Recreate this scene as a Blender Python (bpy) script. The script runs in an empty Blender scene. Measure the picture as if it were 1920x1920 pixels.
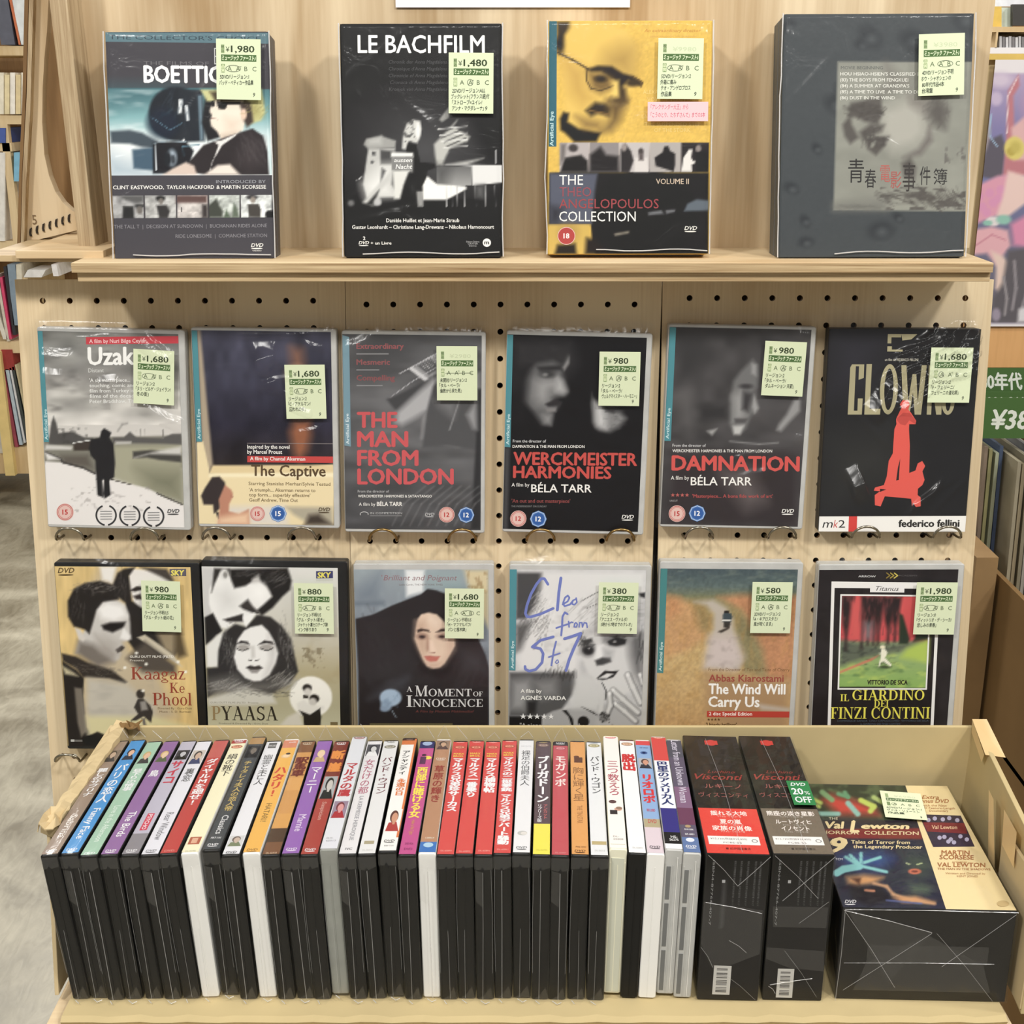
import bpy, bmesh, math, random
import numpy as np
from mathutils import Vector, Matrix

random.seed(7)
RNG = np.random.RandomState(11)
SC = bpy.context.scene
COL = SC.collection
EYE = 1.15                       # camera height above the shop floor
PITCH = math.radians(17.87)
FPX = 2450.0                     # focal length in pixels of the 1920 frame
# ---------------------------------------------------------------- camera
cam_data = bpy.data.cameras.new('camera')
cam_data.sensor_width = 36.0
cam_data.lens = FPX / 1920.0 * 36.0
cam_data.clip_start = 0.02
cam = bpy.data.objects.new('camera', cam_data)
cam.location = (0, 0, EYE)
cam.rotation_euler = (math.radians(90) - PITCH, 0, 0)
COL.objects.link(cam)
SC.camera = cam
# ---------------------------------------------------------------- world, lamps, exposure
SC.view_settings.view_transform = 'Standard'
SC.view_settings.look = 'None'
SC.view_settings.gamma = 1.0
SC.view_settings.use_curve_mapping = False
SC.view_settings.exposure = 0.0
world = bpy.data.worlds.new('shop_ambience')
SC.world = world
world.use_nodes = True
world.node_tree.nodes['Background'].inputs['Color'].default_value = (1.0, 0.98, 0.95, 1)
world.node_tree.nodes['Background'].inputs['Strength'].default_value = 0.37
LAMPS = []
def lamp(x, y, z, power, size, aim):
    LAMPS.append(Vector((x, y, z)))
    d = bpy.data.lights.new('ceiling_spotlight', 'AREA')
    d.shape = 'DISK'; d.size = size; d.energy = power; d.color = (1.0, 0.975, 0.935)
    o = bpy.data.objects.new('ceiling_spotlight', d)
    o.location = (x, y, z + EYE)
    o.rotation_euler = (Vector(aim) - Vector((x, y, z))).to_track_quat('-Z', 'Y').to_euler()
    COL.objects.link(o)
lamp(-1.15, -0.30, 1.45, 27, 0.26, (0, 1.1, -0.3))
lamp(1.20, -0.30, 1.45, 27, 0.26, (0, 1.1, -0.3))
lamp(0.05, -0.55, 1.50, 21, 0.30, (0, 1.1, -0.4))
lamp(-1.55, 4.2, 1.5, 62, 0.7, (-1.5, 3.9, -1))
lamp(0.5, 3.0, 1.5, 20, 0.25, (0.5, 3.0, -1))
lamp(-2.4, 1.6, 1.5, 16, 0.25, (-2.0, 3.2, -1))
lamp(1.9, 0.6, 1.5, 22, 0.25, (1.5, 1.9, -0.6))

# ---------------------------------------------------------------- geometry helpers
def ray(px, py):
    a, b = (px - 960.0) / FPX, (960.0 - py) / FPX
    c, s = math.cos(PITCH), math.sin(PITCH)
    return Vector((a, c + b * s, -s + b * c))
def hit(px, py, p0, n):
    r = ray(px, py)
    p0, n = Vector(p0), Vector(n)
    return r * (p0.dot(n) / r.dot(n))
def at_d(px, py, d):             # point on the frontal vertical plane at distance d (eye coordinates)
    r = ray(px, py)
    return r * (d / r.y)
def at_h(px, py, h):             # point on the horizontal plane h above the eye
    r = ray(px, py)
    return r * (h / r.z)
def proj(v):                      # eye coordinates to the 1920 frame
    c, s = math.cos(PITCH), math.sin(PITCH); z = v[1] * c - v[2] * s; u = v[1] * s + v[2] * c
    return (960 + FPX * v[0] / z, 960 - FPX * u / z)
def Wd(v):                       # eye coordinates to world
    return Vector((v[0], v[1], v[2] + EYE))
def lin(c):
    out = []
    for k in c[:3]:
        k = min(max(k, 0), 255) / 255.0
        out.append(k / 12.92 if k <= 0.04045 else ((k + 0.055) / 1.055) ** 2.4)
    return out
def tone(a):
    a = np.asarray(a); g = (a @ np.array([.3, .59, .11]))[..., None]; a = a + (g - a) * .07
    return np.clip(a * 0.93 - 0.009 * np.clip(1 - g * 6, 0, 1), 0.0025, 1)      # printed inks are a little deeper than they look under film
def lin_np(a):
    a = np.clip(a, 0, 255) / 255.0
    return np.where(a <= 0.04045, a / 12.92, ((a + 0.055) / 1.055) ** 2.4)

# ---------------------------------------------------------------- materials
MATS = {}
def new_mat(name):
    m = bpy.data.materials.new(name); m.use_nodes = True
    nt = m.node_tree
    return m, nt, nt.nodes['Principled BSDF']
def link(nt, a, b): nt.links.new(a, b)
def plain(name, rgb, rough=0.5, metal=0.0, spec=0.5, var=0.0, scale=30.0, bump=0.0):
    if name in MATS: return MATS[name]
    m, nt, b = new_mat(name)
    c = lin(rgb)
    b.inputs['Roughness'].default_value = rough
    b.inputs['Metallic'].default_value = metal
    b.inputs['Specular IOR Level'].default_value = spec
    tc = nt.nodes.new('ShaderNodeTexCoord')
    nz = nt.nodes.new('ShaderNodeTexNoise'); nz.inputs['Scale'].default_value = scale; nz.inputs['Detail'].default_value = 4
    link(nt, tc.outputs['Object'], nz.inputs['Vector'])
    r = nt.nodes.new('ShaderNodeValToRGB')
    r.color_ramp.elements[0].position = 0.3; r.color_ramp.elements[1].position = 0.7
    r.color_ramp.elements[0].color = [k * (1 - var) for k in c] + [1]
    r.color_ramp.elements[1].color = [min(1, k * (1 + var * 0.6)) for k in c] + [1]
    link(nt, nz.outputs['Fac'], r.inputs['Fac']); link(nt, r.outputs['Color'], b.inputs['Base Color'])
    if bump:
        bp = nt.nodes.new('ShaderNodeBump'); bp.inputs['Strength'].default_value = bump; bp.inputs['Distance'].default_value = 0.001
        link(nt, nz.outputs['Fac'], bp.inputs['Height']); link(nt, bp.outputs['Normal'], b.inputs['Normal'])
    MATS[name] = m
    return m
def wood(name, light, dark, stretch=(18, 18, 1.2), band=(2.2, 2.2, 0.15), rough=0.6, off=0.0, fine=0.35, contrast=0.5):
    """pale timber: broad figure plus fine grain along the stretched axis"""
    m, nt, b = new_mat(name)
    b.inputs['Roughness'].default_value = rough
    b.inputs['Specular IOR Level'].default_value = 0.25
    tc = nt.nodes.new('ShaderNodeTexCoord')
    def nz(sc, scale, detail, dist):
        mp = nt.nodes.new('ShaderNodeMapping'); mp.inputs['Scale'].default_value = sc; mp.inputs['Location'].default_value = (off, off * 1.7, off)
        link(nt, tc.outputs['Object'], mp.inputs['Vector'])
        n = nt.nodes.new('ShaderNodeTexNoise'); n.inputs['Scale'].default_value = scale; n.inputs['Detail'].default_value = detail
        n.inputs['Distortion'].default_value = dist
        link(nt, mp.outputs['Vector'], n.inputs['Vector'])
        return n
    a = nz(band, 2.6, 3, 0.8); f = nz(stretch, 12, 6, 0.2)
    mx = nt.nodes.new('ShaderNodeMath'); mx.operation = 'MULTIPLY_ADD'
    link(nt, f.outputs['Fac'], mx.inputs[0]); mx.inputs[1].default_value = fine
    sub = nt.nodes.new('ShaderNodeMath'); sub.operation = 'SUBTRACT'; link(nt, a.outputs['Fac'], sub.inputs[0]); sub.inputs[1].default_value = fine * 0.5
    link(nt, sub.outputs[0], mx.inputs[2])
    r = nt.nodes.new('ShaderNodeValToRGB')
    r.color_ramp.elements[0].position = 0.5 - contrast * 0.35; r.color_ramp.elements[1].position = 0.5 + contrast * 0.3
    r.color_ramp.elements[0].color = lin(dark) + [1]; r.color_ramp.elements[1].color = lin(light) + [1]
    link(nt, mx.outputs[0], r.inputs['Fac']); link(nt, r.outputs['Color'], b.inputs['Base Color'])
    bp = nt.nodes.new('ShaderNodeBump'); bp.inputs['Strength'].default_value = 0.12; bp.inputs['Distance'].default_value = 0.0006
    link(nt, f.outputs['Fac'], bp.inputs['Height']); link(nt, bp.outputs['Normal'], b.inputs['Normal'])
    MATS[name] = m
    return m
def film(name, gloss=0.10, rough=0.07, haze=0.0, tint=(1, 1, 1)):
    m, nt, b = new_mat(name)
    nt.nodes.remove(b)
    out = [n for n in nt.nodes if n.type == 'OUTPUT_MATERIAL'][0]
    tr = nt.nodes.new('ShaderNodeBsdfTransparent'); tr.inputs['Color'].default_value = (tint[0], tint[1], tint[2], 1)
    gl = nt.nodes.new('ShaderNodeBsdfGlossy'); gl.inputs['Roughness'].default_value = rough
    lw = nt.nodes.new('ShaderNodeLayerWeight'); lw.inputs['Blend'].default_value = 0.5
    pw = nt.nodes.new('ShaderNodeMath'); pw.operation = 'POWER'; pw.inputs[1].default_value = 4.0
    link(nt, lw.outputs['Facing'], pw.inputs[0])
    ml = nt.nodes.new('ShaderNodeMath'); ml.operation = 'MULTIPLY_ADD'; ml.inputs[1].default_value = 0.5; ml.inputs[2].default_value = gloss * 0.5
    link(nt, pw.outputs[0], ml.inputs[0])
    ml.use_clamp = True
    tc = nt.nodes.new('ShaderNodeTexCoord')
    nz = nt.nodes.new('ShaderNodeTexNoise'); nz.inputs['Scale'].default_value = 26; nz.inputs['Detail'].default_value = 3; nz.inputs['Distortion'].default_value = 1.2
    link(nt, tc.outputs['Object'], nz.inputs['Vector'])
    bp = nt.nodes.new('ShaderNodeBump'); bp.inputs['Strength'].default_value = 0.9; bp.inputs['Distance'].default_value = 0.0022
    link(nt, nz.outputs['Fac'], bp.inputs['Height'])
    link(nt, bp.outputs['Normal'], gl.inputs['Normal'])
    mix = nt.nodes.new('ShaderNodeMixShader')
    link(nt, ml.outputs[0], mix.inputs[0]); link(nt, tr.outputs[0], mix.inputs[1]); link(nt, gl.outputs[0], mix.inputs[2])
    last = mix
    if haze > 0:
        df = nt.nodes.new('ShaderNodeBsdfTranslucent'); df.inputs['Color'].default_value = (0.9, 0.9, 0.9, 1)
        d2 = nt.nodes.new('ShaderNodeBsdfDiffuse'); d2.inputs['Color'].default_value = (0.9, 0.9, 0.9, 1)
        ad = nt.nodes.new('ShaderNodeMixShader'); ad.inputs[0].default_value = 0.5
        link(nt, df.outputs[0], ad.inputs[1]); link(nt, d2.outputs[0], ad.inputs[2])
        m2 = nt.nodes.new('ShaderNodeMixShader'); m2.inputs[0].default_value = haze
        link(nt, mix.outputs[0], m2.inputs[1]); link(nt, ad.outputs[0], m2.inputs[2])
        last = m2
    link(nt, last.outputs[0], out.inputs['Surface'])
    MATS[name] = m
    return m
def printed(name, rough, coat):
    m, nt, b = new_mat(name)
    at = nt.nodes.new('ShaderNodeAttribute'); at.attribute_name = 'Col'
    link(nt, at.outputs['Color'], b.inputs['Base Color'])
    b.inputs['Roughness'].default_value = rough
    b.inputs['Specular IOR Level'].default_value = coat
    MATS[name] = m
    return m
PRINT = printed('printed_cover', 0.45, 0.25)
PAPER = printed('printed_paper', 0.75, 0.15)
FILM = film('clear_film', 0.045, 0.22, haze=0.003)
FILM_BOX = film('tight_film', 0.05, 0.10, haze=0.003)
FILM_FOLD = film('folded_film', 0.08, 0.2, haze=0.035)
FILM_GLINT = film('film_glint', 0.9, 0.3, haze=0.75)  # whitish haze carries the painted highlights of wrap edges and sleeve feet
FILM_CREASE = film('creased_film', 0.3, 0.25, haze=0.3)
WOOD_BOARD = wood('pegboard_ply', (226, 207, 172), (206, 183, 146), stretch=(30, 30, 0.8), band=(3.0, 3.0, 0.3), fine=0.45)
WOOD_PANEL = wood('panel_ply', (222, 202, 168), (172, 144, 106), stretch=(16, 16, 0.7), band=(4.2, 4.2, 0.6), fine=0.25, contrast=0.5, off=3.1)
WOOD_SHELF = wood('shelf_ply', (224, 203, 166), (198, 170, 130), stretch=(1.2, 16, 16), band=(0.5, 4, 4), fine=0.4, off=1.3)
WOOD_EDGE = wood('ply_edge', (206, 183, 144), (138, 110, 74), stretch=(1.5, 40, 60), band=(1.2, 20, 60), fine=0.6, contrast=0.8, off=5.2)
WOOD_EDGEV = wood('ply_edge_upright', (204, 184, 150), (140, 114, 82), stretch=(60, 40, 1.6), band=(60, 20, 1.6), fine=0.6, contrast=0.8, off=2.2)
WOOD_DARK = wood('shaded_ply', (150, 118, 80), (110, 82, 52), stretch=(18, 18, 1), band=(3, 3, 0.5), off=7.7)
WOOD_FAR = wood('far_shelf_wood', (222, 200, 160), (200, 172, 128), stretch=(8, 8, 1), band=(2, 2, 0.5), off=9.1)
KRAFT = plain('kraft_cardboard', (204, 183, 142), 0.8, spec=0.15, var=0.09, scale=9, bump=0.15)
KRAFT_IN = plain('kraft_cardboard_inner', (198, 179, 134), 0.8, spec=0.15, var=0.07, scale=14, bump=0.15)
KRAFT_EDGE = plain('kraft_cardboard_edge', (206, 180, 130), 0.85, spec=0.1, var=0.25, scale=160, bump=0.3)
BROWN_CARD = plain('brown_cardboard', (134, 106, 70), 0.85, spec=0.1, var=0.1, scale=10, bump=0.2)
BLACK_CASE = plain('black_case_plastic', (26, 26, 26), 0.4, spec=0.3, var=0.15, scale=40)
WHITE_CASE = plain('white_case_plastic', (238, 237, 232), 0.4, spec=0.4, var=0.02)
CREAM_CASE = plain('cream_case_plastic', (233, 230, 205), 0.4, spec=0.4, var=0.02)
FROST_CASE = plain('frosted_case_plastic', (188, 188, 184), 0.35, spec=0.5, var=0.1, scale=60)
GREYCLEAR_CASE = plain('grey_clear_case_plastic', (150, 152, 145), 0.3, spec=0.5, var=0.12, scale=50)
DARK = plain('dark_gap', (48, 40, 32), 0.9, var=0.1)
BRASS = plain('brass_wire', (148, 122, 76), 0.28, metal=1.0, var=0.15, scale=200)
CHROME = plain('chrome_wire', (150, 143, 128), 0.25, metal=1.0, var=0.12, scale=200)
TAPE = plain('parcel_tape', (228, 196, 142), 0.35, spec=0.5, var=0.06, scale=20)

# ---------------------------------------------------------------- object helpers
def tag(o, label=None, cat=None, group=None, kind=None):
    if label: o['label'] = label
    if cat: o['category'] = cat
    if group: o['group'] = group
    if kind: o['kind'] = kind
    return o
def empty(name, mat4=None):
    o = bpy.data.objects.new(name, None)
    o.empty_display_size = 0.02
    if mat4 is not None: o.matrix_world = mat4
    COL.objects.link(o)
    return o
def mesh_obj(name, verts, faces, mat, parent=None, smooth=False, mats=None, fmat=None):
    me = bpy.data.meshes.new(name)
    me.from_pydata([tuple(v) for v in verts], [], [tuple(f) for f in faces])
    for mm in (mats or [mat]): me.materials.append(mm)
    if fmat is not None: me.polygons.foreach_set('material_index', fmat)
    if smooth: me.polygons.foreach_set('use_smooth', [True] * len(me.polygons))
    me.update()
    o = bpy.data.objects.new(name, me)
    COL.objects.link(o)
    if parent is not None: o.parent = parent
    return o
class MB:
    def __init__(s): s.v = []; s.f = []; s.m = []
    def add(s, vs, fs, mi=0):
        k = len(s.v); s.v += [tuple(v) for v in vs]; s.f += [tuple(i + k for i in f) for f in fs]; s.m += [mi] * len(fs); return s
    def box(s, a, b, mi=0):
        x0, y0, z0 = a; x1, y1, z1 = b
        v = [(x0,y0,z0),(x1,y0,z0),(x1,y1,z0),(x0,y1,z0),(x0,y0,z1),(x1,y0,z1),(x1,y1,z1),(x0,y1,z1)]
        return s.add(v, [(0,3,2,1),(4,5,6,7),(0,1,5,4),(1,2,6,5),(2,3,7,6),(3,0,4,7)], mi)
    def hexa(s, lo, hi, mi=0):   # four lower and four upper corners
        return s.add(list(lo) + list(hi), [(0,3,2,1),(4,5,6,7),(0,1,5,4),(1,2,6,5),(2,3,7,6),(3,0,4,7)], mi)
    def prism(s, poly, d0, d1, axis=1, mi=0):
        n = len(poly)
        def p(q, d):
            return (q[0], d, q[1]) if axis == 1 else ((d, q[0], q[1]) if axis == 0 else (q[0], q[1], d))
        v = [p(q, d0) for q in poly] + [p(q, d1) for q in poly]
        f = [tuple(range(n)), tuple(range(2 * n - 1, n - 1, -1))] + [(i, i + n, (i + 1) % n + n, (i + 1) % n) for i in range(n)]
        return s.add(v, f, mi)
    def tube(s, pts, r, n=8, mi=0):
        pts = [Vector(p) for p in pts]; rings = []
        up = Vector((0.13, 0.21, 1)).normalized()
        for i, p in enumerate(pts):
            t = (pts[min(i + 1, len(pts) - 1)] - pts[max(i - 1, 0)]).normalized()
            a = t.cross(up).normalized(); b = a.cross(t)
            rings.append([p + a * (r * math.cos(2 * math.pi * k / n)) + b * (r * math.sin(2 * math.pi * k / n)) for k in range(n)])
        v = [q for rg in rings for q in rg]; f = []
        for i in range(len(rings) - 1):
            for k in range(n):
                f.append((i*n+k, i*n+(k+1) % n, (i+1)*n+(k+1) % n, (i+1)*n+k))
        f.append(tuple(range(n))[::-1]); f.append(tuple(range((len(rings)-1)*n, len(rings)*n)))
        return s.add(v, f, mi)
    def build(s, name, mat, parent=None, smooth=False, mats=None, bevel=0.0):
        o = mesh_obj(name, s.v, s.f, mat, parent, smooth, mats, s.m if mats else None)
        if bevel:
            md = o.modifiers.new('edge', 'BEVEL'); md.width = bevel; md.segments = 2; md.limit_method = 'ANGLE'
        return o

# ---------------------------------------------------------------- lettering
_tc = {}
def glyphs(s, bold=0.0):
    key = (s, bold)
    if key in _tc: return _tc[key]
    if bold > 0:                 # heavier strokes: slightly shifted copies of the plain letters
        v, f = glyphs(s); n = len(v); b = bold * (0.62 if max(map(ord, s)) < 0x2000 else 0.75)
        vs = np.concatenate([np.c_[v[:, :2] + np.array(d) * b, np.full(n, k * .25)] for k, d in enumerate(((-1, 0), (1, 0), (0, .7), (0, -.7)))])
        _tc[key] = (vs, [tuple(i + k * n for i in q) for k in range(4) for q in f])
        return _tc[key]
    c = bpy.data.curves.new('lettering', 'FONT'); c.body = s; c.resolution_u = 2
    o = bpy.data.objects.new('lettering', c); COL.objects.link(o)
    dg = bpy.context.evaluated_depsgraph_get(); dg.update()
    ev = o.evaluated_get(dg); m = ev.to_mesh()
    v = np.zeros(len(m.vertices) * 3); m.vertices.foreach_get('co', v)
    v = v.reshape(-1, 3).copy(); v[:, 2] = 0
    f = [tuple(p.vertices) for p in m.polygons if p.area > 1e-6]
    ev.to_mesh_clear()
    COL.objects.unlink(o); bpy.data.objects.remove(o); bpy.data.curves.remove(c)
    _tc[key] = (v, f)
    return v, f
# a small set of roman letters with thick stems, thin hairlines and slab serifs
def _q(x0, y0, x1, y1, w):
    dx, dy = x1 - x0, y1 - y0; L = math.hypot(dx, dy) or 1
    nx, ny = -dy / L * w / 2, dx / L * w / 2
    return [(x0+nx, y0+ny), (x0-nx, y0-ny), (x1-nx, y1-ny), (x1+nx, y1+ny)]
def _diag(x0, y0, x1, y1, w):     # slanted stem cut level at both ends
    return [(x0-w/2, y0), (x0+w/2, y0), (x1+w/2, y1), (x1-w/2, y1)]
def _arc(cx, cy, rx, ry, a0, a1, tk, tn, n=14):
    out = []
    def pt(a):
        w = tn + (tk - tn) * abs(math.cos(a)) ** 1.5
        return ((cx+(rx-w/2)*math.cos(a)+0.5*w*math.cos(a), cy+(ry-w/2)*math.sin(a)+0.5*w*math.sin(a)),
                (cx+(rx-w/2)*math.cos(a)-0.5*w*math.cos(a), cy+(ry-w/2)*math.sin(a)-0.5*w*math.sin(a)))
    for i in range(n):
        p, q = pt(math.radians(a0+(a1-a0)*i/n)), pt(math.radians(a0+(a1-a0)*(i+1)/n))
        out.append([p[0], p[1], q[1], q[0]])
    return out
T, H_ = 0.17, 0.055
def _s(x, y, w=0.30): return [(x-w/2, y-(0 if y < .5 else .05)), (x+w/2, y-(0 if y < .5 else .05)), (x+w/2, y+(0.05 if y < .5 else 0)), (x-w/2, y+(0.05 if y < .5 else 0))]
def _stem(x, a=0, b=1, w=T): return [(x-w/2, a), (x+w/2, a), (x+w/2, b), (x-w/2, b)]
SERIF = {
 ' ': ([], .35),
 'I': ([_stem(.2), _s(.2,0,.36), _s(.2,1,.36)], .42),
 'P': ([_stem(.2), _s(.2,0,.36), _s(.16,1,.28), _q(.2,.975,.45,.975,H_), _q(.2,.475,.45,.475,H_)] + _arc(.42,.725,.27,.275,-90,90,T,H_), .72),
 'R': ([_stem(.2), _s(.2,0,.36), _s(.16,1,.28), _q(.2,.975,.45,.975,H_), _q(.2,.475,.45,.475,H_), _diag(.44,.48,.68,0,T), _s(.74,0,.22)] + _arc(.42,.725,.27,.275,-90,90,T,H_), .88),
 'Y': ([_stem(.44,0,.45), _s(.44,0,.38), _diag(.44,.42,.16,1,T), _diag(.44,.42,.72,1,.07), _s(.16,1,.32), _s(.72,1,.26)], .86),
 'A': ([_diag(.14,0,.44,1,.06), _diag(.74,0,.42,1,T), _q(.22,.33,.64,.33,H_), _s(.14,0,.26), _s(.74,0,.34)], .90),
 'S': (_arc(.36,.74,.28,.27,30,270,.13,.09) + _arc(.36,.26,.30,.27,-150,90,.13,.09) + [_stem(.60,.74,1,.045), _stem(.10,0,.27,.045)], .74),
 'L': ([_stem(.2), _s(.2,0,.36), _s(.2,1,.36), _q(.2,.03,.62,.03,.06), _stem(.62,0,.26,.045)], .72),
 'G': (_arc(.46,.5,.42,.52,50,320,T,.06) + [_stem(.74,.04,.42,T), _s(.74,.42,.34), _stem(.77,.70,1,.045)], .96),
 'C': (_arc(.46,.5,.42,.52,48,315,T,.06) + [_stem(.76,.68,1,.045), _stem(.76,.05,.28,.035)], .88),
 'D': ([_stem(.2), _s(.16,0,.28), _s(.16,1,.28), _q(.2,.97,.42,.97,.06), _q(.2,.03,.42,.03,.06)] + _arc(.40,.5,.42,.5,-90,90,T,.06), .92),
 'N': ([_stem(.16,0,1,.06), _stem(.76,0,1,.06), _diag(.76,0,.16,1,T), _s(.16,0,.28), _s(.76,1,.28), _s(.12,1,.2)], .94),
 'O': (_arc(.46,.5,.42,.52,0,360,T,.06,24), .94),
 'E': ([_stem(.2), _s(.16,0,.28), _s(.16,1,.28), _q(.2,.97,.64,.97,.06), _q(.2,.03,.66,.03,.06), _q(.2,.5,.48,.5,.05), _stem(.64,.74,1,.045), _stem(.66,0,.27,.045), _stem(.48,.38,.62,.04)], .76),
 'F': ([_stem(.2), _s(.2,0,.36), _s(.16,1,.28), _q(.2,.97,.62,.97,.06), _q(.2,.5,.46,.5,.05), _stem(.62,.72,1,.045), _stem(.46,.38,.62,.04)], .70),
 'Z': ([_q(.08,.97,.66,.97,.06), _q(.08,.03,.68,.03,.06), _diag(.14,.02,.60,.98,T), _stem(.09,.74,1,.045), _stem(.68,0,.27,.045)], .76),
 'T': ([_stem(.38), _s(.38,0,.36), _q(.04,.97,.72,.97,.06), _stem(.055,.72,1,.045), _stem(.705,.72,1,.045)], .78),
 'K': ([_stem(.2), _s(.2,0,.36), _s(.2,1,.36), _diag(.24,.40,.66,1,.06), _diag(.70,0,.36,.58,T), _s(.66,1,.26), _s(.72,0,.3)], .88),
 'M': ([_stem(.14,0,1,.06), _stem(.92,0,1,T), _diag(.50,0,.17,1,T), _diag(.50,0,.88,1,.06), _s(.14,0,.26), _s(.92,0,.32), _s(.10,1,.2), _s(.96,1,.24)], 1.08),
 'V': ([_diag(.42,0,.14,1,T), _diag(.42,0,.70,1,.06), _s(.14,1,.32), _s(.72,1,.24)], .84),
 'a': (_arc(.24,.17,.20,.19,60,360,.11,.05) + [_stem(.44,0,.48,.12), _s(.50,0,.16)] + _arc(.27,.46,.19,.17,10,160,.10,.05), .56),
 'g': (_arc(.27,.44,.21,.20,0,360,.11,.05,16) + _arc(.27,-.14,.24,.14,0,360,.07,.06,16) + _arc(.22,.14,.14,.10,90,270,.07,.05) + [_q(.22,.05,.38,.03,.07), _q(.42,.58,.56,.60,.06)], .58),
 'z': ([_q(.05,.62,.46,.62,.06), _q(.05,.03,.48,.03,.06), _diag(.12,.02,.40,.64,.12), _stem(.06,.5,.65,.04), _stem(.48,0,.15,.04)], .53),
 'e': (_arc(.28,.33,.24,.34,0,318,.11,.05,18) + [_q(.06,.36,.50,.36,.05)], .55),
 'h': ([_stem(.14,0,1,.12), _stem(.48,0,.45,.12), _s(.14,0,.26), _s(.50,0,.24), _s(.10,1,.16)] + _arc(.31,.42,.20,.24,10,150,.1,.06), .66),
 'o': (_arc(.29,.33,.25,.35,0,360,.12,.05,20), .59),
 'l': ([_stem(.15,0,1,.12), _s(.15,0,.28), _s(.10,1,.16)], .31),
}
def serif(s, bold=0.0):
    vs, fs, x = [], [], 0.0
    for ch in s:
        quads, adv = SERIF.get(ch, SERIF['I'])
        for q in quads:
            k = len(vs); lv = (len(fs) % 8) / 8.0; vs += [(p[0] * (1 + bold * .3) + x, p[1], lv) for p in q]; fs.append(tuple(range(k, k + len(q))))
        x += adv * (1 + bold * .3)
    return np.array(vs if vs else [(0, 0, 0)], float), fs

# ---------------------------------------------------------------- flat print on a panel
def homography(src, dst):
    A = []
    for (x, y), (u, v) in zip(src, dst):
        A.append([x, y, 1, 0, 0, 0, -u * x, -u * y]); A.append([0, 0, 0, x, y, 1, -v * x, -v * y])
    h = np.linalg.solve(np.array(A, float), np.array([c for uv in dst for c in uv], float))
    return np.append(h, 1).reshape(3, 3)
def happly(Hm, p):
    p = np.asarray(p, float); q = np.c_[p, np.ones(len(p))] @ Hm.T
    return q[:, :2] / q[:, 2:3]
_perm = RNG.rand(64, 64)
def vnoise(x, y, seed=0):
    x = x + seed * 7.31; y = y + seed * 3.77
    xi, yi = np.floor(x).astype(int), np.floor(y).astype(int)
    fx, fy = x - xi, y - yi
    fx = fx * fx * (3 - 2 * fx); fy = fy * fy * (3 - 2 * fy)
    g = lambda a, b: _perm[a % 64, b % 64]
    return (g(xi, yi)*(1-fx)+g(xi+1, yi)*fx)*(1-fy) + (g(xi, yi+1)*(1-fx)+g(xi+1, yi+1)*fx)*fy
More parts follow.
